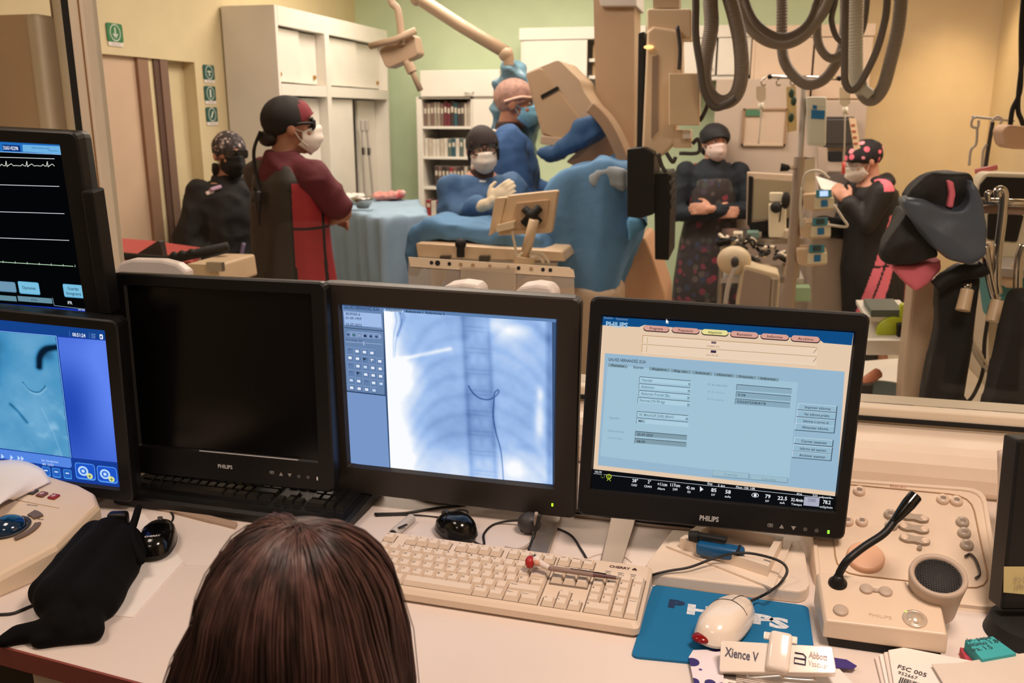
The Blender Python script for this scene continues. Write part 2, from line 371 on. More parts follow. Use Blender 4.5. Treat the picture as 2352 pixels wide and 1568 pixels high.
# ---------------------------------------------------------------- storage furniture
wh = M_['white']; CX = -2.45
def cy(px, py=100): return onx(px, py, CX).y
t = thing('storage_cabinet', 'tall white storage cabinet with sliding doors against the yellow wall', 'cabinet', (-2.6, 5.3, 0))
y0, y1 = 4.59, 6.2; ym = cy(750); zu, zb1, zb0 = 2.165, 1.762, 1.70
q = MB(); T = .03
q.box2((XL+.01, y0, 0), (CX, y0+T, zu), wh, .003); q.box2((XL+.01, y1-T, 0), (CX, y1, zu), wh, .003)
q.box2((XL+.01, y0+T, 0), (XL+.03, y1-T, zu), wh); q.box2((XL+.03, y0+T, zu-.10), (CX, y1-T, zu), wh); q.box2((XL+.03, y0+T, zb0), (CX, y1-T, zb1), wh)
q.box2((XL+.03, ym-.03, 0), (CX+.003, ym+.03, zu-.101), wh); q.box2((XL+.03, y0+T, 0), (CX, y1-T, .1), wh)
q.build('body', t)
for (a, b) in ((y0+T, ym-.03), (ym+.03, y1-T)):
    mid = (a+b)/2
    for k, (s, e, dx) in enumerate(((a, mid+.02, -.05), (mid-.02, b, -.075))):
        q = MB(); q.box2((CX+dx, s+.003, zb1+.01), (CX+dx+.018, e-.003, zu-.11), wh, .002); dr = q.build('sliding_door', t)
        kk = MB(); yk = e-.05 if k else s+.04; kk.cyl((CX+dx+.018, yk, zb1+.05), (CX+dx+.03, yk, zb1+.05), .012, mat('brass', (190, 150, 80), .3, metal=1), seg=12); kk.build('door_knob', dr)
q = MB(); q.box2((CX-.075, y0+T+.003, .11), (CX-.055, ym-.033-.0, zb0-.01), wh, .002); q.build('lower_door', t)
q = MB(); q.box2((CX-.05, ym+.033, .11), (CX-.03, cy(826, 400), zb0-.01), wh, .002); q.build('lower_door', t)
q = MB(); q.box2((CX-.12, cy(858, 400), .11), (CX-.10, y1-T-.003, zb0-.01), wh, .002); q.build('lower_door', t)
for i, (px, pb) in enumerate(((832, 840), (842, 858))):
    q = MB(); p0 = onx(px, 285, CX-.02); p1 = onx(pb, 460, CX-.02)
    q.tube([p0, (p0+p1)/2, p1], .009, M_['ltgrey']); q.box((p0.x, p0.y, p0.z-.01), (.02, .04, .07), M_['ltgrey'], bev=.004); q.box(p0.lerp(p1, .35), (.015, .035, .05), M_['dgrey'], bev=.004)
    tag(q.build('hanging_catheter_pole'), ['thin grey pole hanging in the open cabinet bay, nearer the closed door', 'thin grey pole hanging in the open cabinet bay, slanting to the right'][i], 'pole')
# book cabinet on the back wall
YB = 6.02
def fx(px, py=200, Y=YB): return ony(px, py, Y).x
def fz(px, py, Y=YB): return ony(px, py, Y).z
x0, x1, x2 = fx(965, 350), fx(1082, 350), fx(1150, 350)
zt = fz(980, 162); zm = fz(980, 223); zs = [fz(1030, v) for v in (290, 360, 430, 498)]
t = thing('bookcase', 'white bookcase with open shelves and flap cupboard against the green wall', 'bookcase', ((x0+x2)/2, YB+.18, 0))
q = MB(); q.box2((x0-.02, YB, 0), (x0+.02, YF-.01, zm), wh, .002); q.box2((x1, YB, 0), (x1+.02, YF-.01, zm), wh); q.box2((x2-.02, YB, 0), (x2, YF-.01, zm), wh); q.box2((x0, YF-.03, 0), (x2, YF-.01, zm), wh); q.box2((x0, YB, zm-.012), (x2, YF-.01, zm), wh)
q.build('body', t)
q = MB(); q.box2((x0+.02, YB-.02, zm+.002), (x2, YF-.01, zt), wh, .004); up = q.build('flap_cupboard', t)
q = MB(); c = ony(1078, 211, YB-.02); q.tube([c+Vector((-.03, 0, 0)), c+Vector((-.02, -.015, -.008)), c+Vector((.02, -.015, -.008)), c+Vector((.03, 0, 0))], .004, M_['steel']); q.build('handle', up)
for z in zs+[.3, .6]:
    q = MB(); q.box2((x0+.02, YB+.005, z-.018), (x1, YF-.03, z), wh, .002); q.build('shelf', t)
q = MB(); q.box2((x1+.022, YB-.018, .1), (x2-.0, YB-.001, zm-.015), wh, .003); q.build('door', t)
bc = [(118, 92, 84), (150, 138, 120), (104, 40, 48), (58, 46, 44), (40, 82, 92), (188, 176, 158), (206, 198, 184), (72, 60, 54), (142, 46, 52), (88, 104, 96)]
rows = [([0, 1, 0, 1, 1, 0, 2, 2, 3, 4, 3, 7, 5, 5], .87, 'binder', 'binders and books on the top open shelf'),
        ([6, 5, 6, 6, 5, 6, 9, 4, 6, 9, 6, 5], .62, 'book', 'pale books on the second open shelf'), ([7, 0, 3, 7, 8, 0, 7, 3, 5, 7], .7, 'book', 'dark books on the third open shelf'),
        ([8, 6, 8, 5, 6, 2, 8, 5, 6], .55, 'book', 'red and white books on the lowest visible shelf')]
cn = {0: 'grey brown', 1: 'fawn', 2: 'dark red', 3: 'black brown', 4: 'teal', 5: 'beige', 6: 'off white', 7: 'dark brown', 8: 'red', 9: 'grey green'}
for (ids, hf, nm, g), z, zn in zip(rows, zs, [zm]+zs[:3]):
    xx = x0+.024 + (.07 if nm == 'book' and 7 in ids else 0); av = (x1-.006-xx)/len(ids)
    ORD = ['leftmost', 'second from left', 'third from left', 'fourth from left', 'fifth from left', 'sixth from left', 'seventh from left', 'eighth from left', 'ninth from left', 'tenth from left', 'eleventh from left', 'twelfth from left', 'second from right', 'rightmost']
    for bi, i in enumerate(ids):
        wdt = av*random.uniform(.88, 1.0); hh = (zn-z)*hf*random.uniform(.9, 1.0)
        q = MB(); mm = mat('spine_%d' % i, bc[i], .7); q.box2((xx, YB+.03, z+.0005), (xx+wdt*.97, YB+.2, z+hh), mm, .002)
        q.box2((xx+wdt*.15, YB+.0295, z+hh*.55), (xx+wdt*.82, YB+.0301, z+hh*.78), mat('spine_label', (200, 190, 172), .7)); q.box2((xx+wdt*.05, YB+.04, z+hh-.003), (xx+wdt*.92, YB+.19, z+hh+.0005), M_['paper'])
        o = q.build(nm); xx += av
        tag(o, cn[i]+' '+nm+', '+ORD[bi if bi < len(ids)-1 else 13]+' on the '+{14: 'top', 12: 'second', 10: 'third', 9: 'lowest'}[len(ids)]+' shelf of the bookcase', nm, g)
# hanging wall cabinets, back wall
def wallcab(px0, px1, py0, py1, label, doors, Y=6.05, open_=None, face=None, cor=28):
    a = fx(px0, py0, Y); b = fx(px1, py0, Y); zt = fz(px0, py0, Y); zb = fz(px0, py1, Y); zc = fz(px0, py0+cor, Y)
    t = thing('hanging_cabinet', label, 'cabinet', ((a+b)/2, Y+.2, zb)); F = face or wh
    q = MB(); q.box2((a, Y, zb), (a+.025, YF, zt), F); q.box2((b-.025, Y, zb), (b, YF, zt), F); q.box2((a, Y, zb), (b, YF, zb+.025), F); q.box2((a-.01, Y-.015, zc), (b+.01, YF, zt), F, .004); q.box2((a, YF-.02, zb), (b, YF, zt), F)
    q.build('body', t)
    n = len(doors)
    for (p, r) in doors:
        u, v = fx(p, py0+60, Y), fx(r, py0+60, Y)
        q = MB(); q.box2((u+.003, Y-.012, zb+.028), (v-.003, Y+.008, zc-.004), F, .003); dd = q.build('door', t)
        k = MB(); k.cyl((v-.03, Y-.012, zb+.07), (v-.03, Y-.026, zb+.07), .01, M_['steel'], seg=10); k.build('door_knob', dd)
    if open_:
        u, v = fx(open_[0], py0+60, Y), fx(open_[1], py0+60, Y)
        for f in (.33, .62):
            q = MB(); z = zb+(zc-zb)*f; q.box2((u, Y+.02, z), (v, YF-.02, z+.02), F); q.build('shelf', t)
            for k in range(3):
                xa = u+(v-u)*(.05+k*.3); q = MB(); q.box2((xa, Y+.06, z+.02), (xa+(v-u)*.25, Y+.2, z+.02+.09), mat(['carton_tan', 'carton_grey', 'carton_olive'][k], [(180, 150, 112), (150, 148, 140), (120, 112, 84)][k], .8), .002)
                tag(q.build('supply_box'), ['tan', 'grey', 'olive'][k]+' supply box on the '+('lower' if f < .5 else 'upper')+' open shelf behind the beige column', 'box')
    return t
wallcab(1197, 1480, 65, 225, 'white wall cabinet with sliding door, left of the beige column', [(1203, 1350)], open_=(1352, 1475))
wallcab(1562, 1728, 60, 184, 'white wall cabinet on the mint wall above the nurse with crossed arms', [(1566, 1646), (1648, 1726)])
wallcab(1731, 2008, 60, 238, 'beige wall cabinet behind the hanging hoses, next to the tan wall', [(1735, 1868), (1870, 2004)], face=mat('warm_laminate', (220, 196, 172), .5), Y=6.0)
# wardrobe panel with notice frame
t = thing('wardrobe', 'tall grey beige wardrobe door behind the infusion stand, with a framed notice', 'wardrobe', (fx(1740, 400, 5.95), 6.1, 0))
q = MB(); gp = mat('warm_grey_laminate', (196, 178, 162), .55); q.box2((fx(1640, 300, 5.95), 5.88, 0), (fx(1842, 300, 5.95), 5.975, fz(1700, 182, 5.95)), gp, .005); q.build('body', t)
q = MB(); q.box2((fx(1842, 300, 5.95)+.004, 5.89, 0), (fx(1985, 300, 5.95), 5.975, fz(1700, 232, 5.95)), gp, .005); q.build('side_bay', t)
t = thing('notice_frame', 'thin brown framed notice with green tab on the grey wardrobe', 'frame', (fx(1755, 290, 5.87), 5.87, fz(1755, 335, 5.94)))
a, b, z0, z1 = fx(1705, 290, 5.87), fx(1807, 290, 5.87), fz(1750, 335, 5.87), fz(1750, 249, 5.87)
q = MB(); q.box2((a, 5.86, z0), (b, 5.878, z0+.012), M_['putty']); q.box2((a, 5.86, z1-.012), (b, 5.878, z1), mat('frame_brown', (160, 128, 98), .5)); q.box2((a, 5.86, z0), (a+.012, 5.878, z1), mat('frame_brown', (160, 128, 98), .5)); q.box2((b-.012, 5.86, z0), (b, 5.878, z1), mat('frame_brown', (160, 128, 98), .5)); q.build('frame_border', t)
q = MB(); q.box2((a+.01, 5.868, z0+.01), (b-.01, 5.877, z1-.01), mat('notice_paper', (206, 184, 162), .8)); q.build('notice_sheet', t)
q = MB(); q.box2((a+.015, 5.858, z1-.045), (a+.11, 5.868, z1-.005), mat('green_tab', (74, 122, 92), .6)); q.build('green_tab', t)
# ================================================================ desk and ledge
t = thing('desk', 'long white control room desk with reddish edge band below the monitors', 'desk', (-.4, 1.3, .1))
q = MB(); ed = mat('reddish_edge_band', (140, 72, 62), .5)
DX0, DX1, DY0, DY1 = -2.2, 1.2, .905, 1.86
pts = [(DX0, 1.02), (-.995, .932), (-.745, .905), (-.2, .86), (DX1, .80), (DX1, DY1), (DX0, DY1)]
q.prism(pts, DZ-.028, DZ, M_['desk'])
q.build('worktop', t)
q = MB()
for i in range(4):
    a = Vector((*pts[i], 0)); b = Vector((*pts[i+1], 0)); n = Vector((b.y-a.y, a.x-b.x, 0)).normalized()*.004
    q.raw([(p.x, p.y, z) for p in (a, b, b+n, a+n) for z in (DZ-.03, DZ+.0008)], [(0, 1, 3, 2), (4, 5, 7, 6)[::-1], (1, 3, 5, 7), (0, 6, 4, 2), (0, 1, 7, 6), (2, 4, 5, 3)], ed)
q.build('edge_band', t)
for x in (-2.1, .3, 1.1):
    q = MB(); q.box2((x, 1.0, .1), (x+.04, 1.8, DZ-.03), M_['putty']); q.build('support_panel', t)
q = MB(); q.box2((-1.0, .98, .12), (-.62, 1.5, DZ-.06), M_['beige'], .006); pd = tag(q.build('drawer_pedestal'), 'beige drawer unit under the left end of the desk', 'drawer unit')
# cable duct along the window
q = MB(); dm = mat('ivory_duct', (232, 214, 194), .3, coat=.3)
prof = [(1.935, .955), (1.845, .952), (1.822, .944), (1.81, .925), (1.806, .90), (1.812, .872), (1.83, DZ), (1.935, DZ)]
q.loft([[(x, a, b) for a, b in prof] for x in (-1.3, 1.5)], dm, sm=False)
tag(q.build('cable_duct'), 'ivory cable duct running along the desk under the window', 'cable duct')

# ================================================================ monitors
def pose(x, y, z, yaw, tl, ro):
    ax = Vector((math.cos(yaw), math.sin(yaw), 0)); n = Vector((-math.sin(yaw), math.cos(yaw), 0))
    u = Vector((0, 0, math.cos(tl)))+n*math.sin(tl); a2 = ax*math.cos(ro)+u*math.sin(ro)
    return PL((x, y, z), a2, u)
class UI:
    """flat graphics of a lit screen; pixels of the photo -> metres on the glass"""
    def __init__(s, P, corners, W, H):
        s.P = P; s.h = homog(corners, [(-W/2, H/2), (W/2, H/2), (W/2, -H/2), (-W/2, -H/2)]); s.q = MB(P.M); s.z = .0003; s.k = 1.0
    def rect(s, x0, y0, x1, y1, c, lvl=1, r=0, e=None):
        """x0,y0 top-left; x1,y1 bottom-right, photo px"""
        (a, b), (c_, d) = s.h(x0, y0), s.h(x1, y1)
        poly = rrect(abs(c_-a), abs(b-d), r, 4, (a+c_)/2, (b+d)/2) if r else [(a, d), (c_, d), (c_, b), (a, b)]
        s.q.raw([(p[0], p[1], s.z+lvl*.00012) for p in poly], [tuple(range(len(poly)))], emis(c, e or s.k)); return a, b, c_, d
    def frame(s, x0, y0, x1, y1, c, lvl=1, w=.0012):
        (a, b), (c_, d) = s.h(x0, y0), s.h(x1, y1)
        for A in ((a, b-w, c_, b), (a, d, c_, d+w), (a, d, a+w, b), (c_-w, d, c_, b)): s.q.quad((A[0], A[1], s.z+lvl*.00012), (A[2], A[1], s.z+lvl*.00012), (A[2], A[3], s.z+lvl*.00012), (A[0], A[3], s.z+lvl*.00012), emis(c, s.k))
    def poly(s, pts, c, lvl=1): s.q.raw([(*s.h(*p), s.z+lvl*.00012) for p in pts], [tuple(range(len(pts)))], emis(c, s.k))
    def line(s, pts, c, w=.0008, lvl=3):
        P = [Vector(s.h(*p)) for p in pts]
        for a, b in zip(P, P[1:]):
            d = (b-a); n = Vector((-d.y, d.x)).normalized()*w/2; s.q.quad((*(a+n), s.z+lvl*.00012), (*(a-n), s.z+lvl*.00012), (*(b-n), s.z+lvl*.00012), (*(b+n), s.z+lvl*.00012), emis(c, s.k))
    def disc(s, x, y, r, c, lvl=2, sq=1, n=20):
        u, v = s.h(x, y); s.q.raw([(u+r*math.cos(6.2832*i/n), v+r*sq*math.sin(6.2832*i/n), s.z+lvl*.00012) for i in range(n)], [tuple(range(n))], emis(c, s.k))
    def text(s, t, x, y, x1, h, c, lvl=4, bold=.01, align='L'):
        """x,y baseline start in px, x1 px of the end; h cap height in px"""
        u, v = s.h(x, y); W = Vector(s.h(x1, y+(x1-x)*.1)).x-u; hh = abs(s.h(x, y-h)[1]-v)
        s.q.text(t, Matrix.Translation((u, v, 0)), hh/.70, emis(c, s.k), width=W, bold=bold, z=s.z+lvl*.00012)
def monitor(name_label, P, sw, sh, ow, oh, cy, depth=.05, body=None, cx=0, foot=None, screenmat=None, gap=.006, bevel_w=.006, brand=None, buttons=(), led=None):
    """sw,sh screen; ow,oh casing; cy casing centre below the screen centre"""
    base = P.w(0, -oh/2, -.1); t = thing('monitor', name_label, 'monitor', (base.x, base.y, DZ))
    B = body or M_['black']; q = MB(P.M); r = .012
    def rg(w, h, r, z, x=cx, y=-cy): return [(a, b, z) for a, b in rrect(w, h, r, 3, x, y)]
    def ri(w, h, z): return [(a, b, z) for a, b in rrect(w, h, .0015, 3, 0, 0)]
    back = -depth
    rings = [rg(ow*.72, oh*.72, r, back-.022), rg(ow*.97, oh*.97, r, back+.01), rg(ow, oh, r, -.012), rg(ow, oh, r, gap-.003), rg(ow-.006, oh-.006, r, gap), ri(sw+bevel_w, sh+bevel_w, gap), ri(sw, sh, 0)]
    n = len(rings[0]); vs = [v for g in rings for v in g]; fs = [tuple(reversed(range(n)))]
    for i in range(len(rings)-1):
        for k in range(n): j = (k+1) % n; fs.append((i*n+k, i*n+j, (i+1)*n+j, (i+1)*n+k))
    q.raw(vs, fs, B, False); case = q.build('casing', t)
    if foot:
        kind, fx_, fy_ = foot[:3]
        q = MB(); nb = P.w(cx, -cy-oh*.15, back-.03); f = Vector((nb.x+fx_, nb.y+fy_, DZ))
        sm = M_['steel'] if kind != 'ivory' else M_['beige']
        q.box(nb, (.10, .03, .10), M_['dgrey'], bev=.006); q.tube([nb, Vector((nb.x, nb.y+.02, (nb.z+DZ)/2)), Vector((f.x, f.y+.04, DZ+.03))], .022, M_['ltgrey'], seg=12)
        q.build('stand_neck', t)
        q = MB(); legm = mat('satin_aluminium', (170, 156, 144), .38, metal=.75)
        if kind == 'bars':
            q.prism([tuple(onz(*p, DZ+.01).xy) for p in foot[3]][::-1], DZ, DZ+.01, legm)
            q.cyl((f.x, f.y+.03, DZ+.012), (f.x, f.y+.03, DZ+.045), .045, M_['dgrey'], seg=24)
        else:
            q.prism(rrect(.26, .2, .06, 6, f.x, f.y), DZ, DZ+.016, legm)
        q.build('stand_foot', t, bevel=.002)
    if brand:
        px0, py0, px1, h = brand; q = MB(P.M); u, v = P.uv(px0, py0); u1, _ = P.uv(px1, py0)
        q.text('PHILIPS', Matrix.Translation((u, v, 0)), h, mat('silver_print', (200, 200, 200), .4), width=u1-u, bold=.03, z=gap+.0006); q.build('brand_lettering', t)
    for (px, py, k) in buttons:
        q = MB(P.M); u, v = P.uv(px, py); g = mat('grey_print', (150, 148, 146), .5)
        if k == 'rect': q.prism(rrect(.009, .006, .002, 3, u, v), gap, gap+.0006, g); q.prism(rrect(.007, .004, .001, 2, u, v), gap, gap+.0008, M_['black']); q.prism(rrect(.004, .002, .0005, 2, u, v), gap, gap+.001, g)
        elif k == 'up': q.prism([(u-.004, v-.003), (u+.004, v-.003), (u, v+.004)], gap, gap+.0006, g)
        elif k == 'down': q.prism([(u+.004, v+.003), (u-.004, v+.003), (u, v-.004)], gap, gap+.0006, g)
        elif k == 'bar': q.prism(rrect(.0025, .007, .0006, 2, u, v), gap, gap+.0006, mat('white_print', (230, 230, 230), .5))
        else:
            q.cyl((u, v, gap), (u, v, gap+.0006), .0035, mat('dim_print', (80, 78, 76), .5), seg=12)
        q.build('touch_button', t)
    if led:
        q = MB(P.M); u, v = P.uv(*led[:2]); q.box((u, v, gap+.0005), (.0035, .006, .002), emis(led[2], 1.5), bev=.0006); q.build('power_light', t)
    return t, case
S = 1.06
# ---- right monitor: examination software
K4 = .93; P4 = pose(-.009*K4, 1.5641*K4, 1.6+(1.0802-1.6)*K4, .1014, .0839, -.0357); W4, H4 = .408*S*K4, .306*S*K4
def outer(P, pts):
    uv = [P.uv(*p) for p in pts]; xs = (uv[0][0]+uv[3][0])/2, (uv[1][0]+uv[2][0])/2; ys = (uv[0][1]+uv[1][1])/2, (uv[2][1]+uv[3][1])/2
    return xs[1]-xs[0], ys[0]-ys[1], (xs[0]+xs[1])/2, -(ys[0]+ys[1])/2
ow, oh, ocx, ocy = outer(P4, [(1348, 678), (2003, 722), (1932, 1247), (1335, 1172)])
t4, c4 = monitor('black monitor showing a blue and beige patient form in Spanish, rightmost of the desk monitors', P4, W4, H4, ow, oh, ocy, cx=ocx, foot=('bars', -.07, .06, [(1405, 1180), (1462, 1186), (1424, 1306), (1378, 1292)]), brand=(1606, 1191, 1650, .0125),
    buttons=((1768, 1203, 'rect'), (1794, 1206, 'up'), (1821, 1209, 'down'), (1848, 1212, 'x'), (1874, 1215, 'x')), led=(1901, 1218, (150, 255, 60)))
u = UI(P4, [(1381, 720), (1962, 763), (1909, 1174), (1367, 1124)], W4, H4)
u.rect(1381, 720, 1909, 1174, (12, 14, 18), 0)
cream = (226, 204, 176); lb = (150, 182, 205); lb2 = (160, 194, 212); dk = (40, 50, 60); gr = (128, 156, 170)
u.poly([(1381, 724), (1962, 766), (1917, 1142), (1369, 1080)], (228, 200, 172), 1)
u.poly([(1381, 722), (1962, 764), (1957, 794), (1893, 788), (1884, 781), (1478, 743), (1466, 748), (1379, 743)], (16, 76, 132), 2)
u.text('Sesión', 1383, 727, 1404, 5, (120, 150, 180)); u.text('Opciones', 1411, 730, 1439, 5, (120, 150, 180))
u.text('PHILIPS', 1388, 746, 1439, 12, (160, 200, 225), bold=.03)
u.poly([(1528, 729), (1528, 740), (1531, 738), (1533, 741), (1534, 740), (1532, 736), (1535, 736)], (245, 245, 245), 5)
tabs = [('Programa', 1477, 743, 1535, 760), ('Preparación', 1543, 748, 1605, 765), ('Adquisición', 1612, 753, 1672, 770), ('Revisión', 1679, 758, 1741, 776), ('Informe', 1749, 764, 1812, 781), ('Archivo', 1819, 769, 1883, 787)]
for s, x0, y0, x1, y1 in tabs:
    u.rect(x0-1, y0, x1+1, y1+2.5, (40, 24, 28), 3, r=.0055); u.rect(x0, y0, x1, y1, (232, 222, 150) if s == 'Adquisición' else (214, 160, 146), 4, r=.005)
    u.text(s, x0+14, y0+(y1-y0)*.5+2, x1-14, 6, (50, 34, 34), 5)
for (x0, y0, x1, y1) in ((1475, 768, 1878, 807), (1474, 789, 1877, 830)):
    u.poly([(x0, y0), (x1, y0+32), (x1-1, y0+50), (x0, y0+18)], (234, 208, 182), 2); u.line([(x0, y0), (x1, y0+31)], (160, 120, 60)); u.line([(x0, y0), (x0-1, y0+18)], (180, 140, 60)); u.line([(x0+11, y0+4), (x0+10, y0+19)], (190, 160, 100)); u.line([(x0, y0+20), (x1, y0+51)], (245, 235, 215), w=.0006); u.line([(x1-9, y0+44), (x1-1, y0+34)], (110, 90, 50))
u.rect(1634, 783, 1645, 789, (110, 90, 100), 4); u.text('EXAMEN FUE', 1624, 796, 1652, 4, (170, 140, 110)); u.rect(1633, 804, 1645, 811, (60, 46, 70), 4); u.text('GALVEZ HE', 1622, 817, 1650, 4, (170, 140, 110))
u.poly([(1388, 810), (1940, 856), (1917, 1132), (1379, 1071)], lb, 3)
u.text('GALVEZ HERNANDEZ, ELSA', 1396, 828, 1483, 7, dk, 6)
u.poly([(1395, 837), (1833, 881), (1811, 1104), (1384, 1050)], lb2, 4)
for s, x0, x1 in (('Paciente', 1396, 1441), ('Registro', 1491, 1539), ('Reg. sec.', 1541, 1588), ('Solicitud', 1590, 1637), ('Historial', 1640, 1688), ('Protocolo', 1690, 1738), ('Informe', 1740, 1789)):
    y0 = 834+(x0-1396)*.0935; u.poly([(x0, y0), (x1, y0+(x1-x0)*.0935), (x1, y0+8+(x1-x0)*.0935), (x0, y0+8)], gr, 6); u.text(s, x0+8, y0+7, x1-8, 5, dk, 7)
u.text('Examen', 1455, 846, 1478, 6, dk, 7)
def field(x0, y0, x1, y1, s, c=(172, 206, 222), tw=.5, tc=(90, 120, 136), btn=True):
    u.rect(x0, y0, x1, y1, c, 6); u.line([(x0, y0), (x1, y0+(x1-x0)*.088)], (50, 60, 70), .0009, 8); u.line([(x0, y0), (x0-1, y0+13)], (80, 90, 100), .0007, 8)
    if s: u.text(s, x0+4, y0+10, x0+4+(x1-x0)*tw, 6, tc, 8)
    if btn: u.rect(x1-6, y0+9+(x1-x0)*.05, x1-1, y1+0, gr, 7)
field(1470, 866, 1588, 887, 'Vascular', tw=.22); field(1469, 882, 1587, 903, 'Abdomen', tw=.26); field(1469, 898, 1586, 919, 'Abdomen Frontal 2fps', tw=.57); field(1467, 914, 1586, 936, 'Normal (70-90 kg)', tw=.48)
field(1466, 947, 1583, 968, 'DR. MALAGUR SUREL BRAVO', tw=.68); field(1465, 962, 1583, 984, 'MBC', tw=.13, btn=False, tc=(40, 60, 80)); field(1463, 993, 1580, 1014, '25-07-2023', c=gr, tw=.3, btn=False, tc=dk); field(1462, 1009, 1579, 1030, '08:59', c=gr, tw=.16, btn=False, tc=dk)
u.text('Operador', 1402, 964, 1426, 5, (110, 140, 160)); u.text('Fecha de inicio', 1400, 994, 1437, 5, (110, 140, 160)); u.text('Hora de inicio', 1400, 1010, 1434, 5, (110, 140, 160))
field(1693, 885, 1818, 908, '', c=(140, 172, 190), btn=False); field(1692, 902, 1816, 925, 'R104', c=(136, 168, 186), tw=.13, btn=False, tc=dk); field(1690, 918, 1814, 941, 'E20230725085417 4'.replace(' ', ''), c=(136, 168, 186), tw=.52, btn=False, tc=dk)
for s, y, x1 in (('Nº de referencia', 887, 1671), ('ID de solicitud', 904, 1665), ('ID del examen', 921, 1664)): u.text(s, 1626, y, x1, 5, (110, 130, 170))
for s, x0, y0, x1, y1 in (('Imprimir informe', 1834, 930, 1919, 951), ('Ver informe prelim.', 1832, 946, 1917, 967), ('Informe x correo el.', 1830, 962, 1915, 983), ('Almacenar informe', 1827, 976, 1913, 998), ('Cerrar examen', 1825, 1008, 1909, 1029), ('Informe del examen', 1822, 1025, 1907, 1046), ('Archivar examen', 1820, 1040, 1905, 1061)):
    u.rect(x0-1, y0-1, x1+1.5, y1+1.5, (70, 92, 108), 5); u.rect(x0-1, y0-1, x1-.5, y1-.5, (205, 226, 236), 6); u.rect(x0, y0, x1-.5, y1-.5, (150, 184, 204), 7); u.text(s, x0+14, y0+11, x1-13, 6, dk, 8)
for s, x0, y0, x1, y1 in (('Cerrar', 1639, 1082, 1721, 1104), ('Cancelar', 1724, 1092, 1808, 1112)):
    u.rect(x0, y0, x1, y1, (120, 150, 166), 6); u.rect(x0+.5, y0+.5, x1-1.5, y1-2, (156, 188, 204), 7); u.text(s, x0+25, y0+12, x1-25, 5, (120, 150, 166), 8)
wt = (230, 235, 240)
u.text('10:10', 1373, 1088, 1388, 5, wt); u.line([(1370, 1090), (1910, 1147)], (200, 205, 210), .0007)
u.disc(1405, 1097, .0045, (200, 220, 60), 4); u.disc(1405, 1097, .0032, (20, 22, 14), 5); u.line([(1401, 1106), (1405, 1101), (1409, 1107)], (190, 210, 60), .001, 5); u.line([(1405, 1094), (1405, 1100)], (200, 220, 60), .001, 6); u.disc(1391, 1096, .0034, (90, 110, 50), 4); u.disc(1391, 1095, .0028, (12, 14, 18), 5)
for s, l, x, y, x1 in (('28°', 'OAD', 1458, 1109, 1471), ('2°', 'CRAN', 1493, 1112, 1500), ('+11cm', 'Altura', 1515, 1117, 1537), ('117cm', 'DFI', 1544, 1119, 1566), ('42 cm', 'FD', 1580, 1125, 1599), ('85', 'kV', 1636, 1131, 1648), ('58', 'mAs', 1668, 1135, 1680), ('79', 'kV', 1757, 1145, 1769), ('22.5', 'mA', 1785, 1149, 1806), ('32.4min', 'Tiempo', 1815, 1152, 1842), ('78.2', 'mGy/min', 1886, 1158, 1903)):
    big = (8 if len(s) < 5 and s[0] != '2' or s == '22.5' else 7); u.text(s, x, y, x1, big, wt, bold=.02); ml = {'OAD': (1456, 13), 'CRAN': (1485, 17), 'Altura': (1515, 17), 'DFI': (1550, 10), 'FD': (1583, 7), 'kV': (x+1, 8), 'mAs': (1667, 13), 'mA': (1790, 11), 'Tiempo': (1815, 24), 'mGy/min': (1879, 28)}[l]; u.text(l, ml[0], y+9, ml[0]+ml[1], 5, wt)
u.text('Exp', 1628, 1115, 1639, 5, wt); u.text('3 ips', 1651, 1119, 1667, 5, wt); u.text('Fluo', 1692, 1123, 1706, 5, wt); u.text('15fr 10R', 1710, 1125, 1735, 5, wt); u.text('PDA', 1828, 1139, 1840, 5, wt); u.text('333', 1863, 1142, 1874, 5, wt); u.text('mGycm²/h', 1878, 1145, 1905, 4, wt)
u.poly([(1611, 1119), (1611, 1131), (1619, 1126)], wt, 4); u.disc(1735, 1139, .006, wt, 4, .65); u.disc(1735, 1139, .005, (12, 14, 18), 5, .6); u.disc(1735, 1139, .0025, wt, 6)
u.rect(1845, 1142, 1877, 1165, (170, 172, 190), 5); u.text('2585', 1852, 1153, 1870, 7, (110, 110, 130), 6)
u.q.build('screen', t4)

# ---- middle monitor: X-ray view
P3 = pose(-.4932, 1.4915, 1.0987, .0163, -.0612, -.0179); W3, H3 = .376*S, .301*S
ow, oh, ocx, ocy = outer(P3, [(738, 649), (1337, 679), (1324, 1182), (768, 1126)])
t3, c3 = monitor('grey brown monitor showing a chest X-ray with spine and catheter, behind the woman’s head', P3, W3, H3, ow, oh, ocy, cx=ocx, body=mat('grey_brown_bezel', (44, 38, 32), .45), foot=('bars', .15, .04, [(1250, 1165), (1292, 1175), (1252, 1290), (1212, 1274)]), gap=.010, bevel_w=.008, led=(1271, 1153, (190, 255, 40)))
c3src = [(783.5, 699.5), (1281, 732), (1266, 1114), (810, 1064)]
u = UI(P3, c3src, W3, H3); u.k = 1.0
u.rect(783.5, 699.5, 1266, 1114, (60, 84, 122), 0)
u.poly([(784, 701), (1281, 730), (1280, 739), (785, 712)], (96, 130, 176), 1)
u.poly([(785, 702), (878, 708), (884, 909), (797, 899)], (104, 132, 172), 1); u.poly([(797, 902), (886, 912), (897, 1078), (809, 1063)], (120, 150, 200), 1); u.line([(797, 901), (887, 911)], (30, 44, 70), .001)
u.text('GALVEZ HERNANDEZ, ELSA', 788, 708, 870, 7, (30, 44, 90), 5); u.poly([(786, 713), (875, 720), (878, 755), (790, 747)], (160, 188, 232), 3); u.frame(787, 714, 877, 754, (60, 86, 130), 4, .0006)
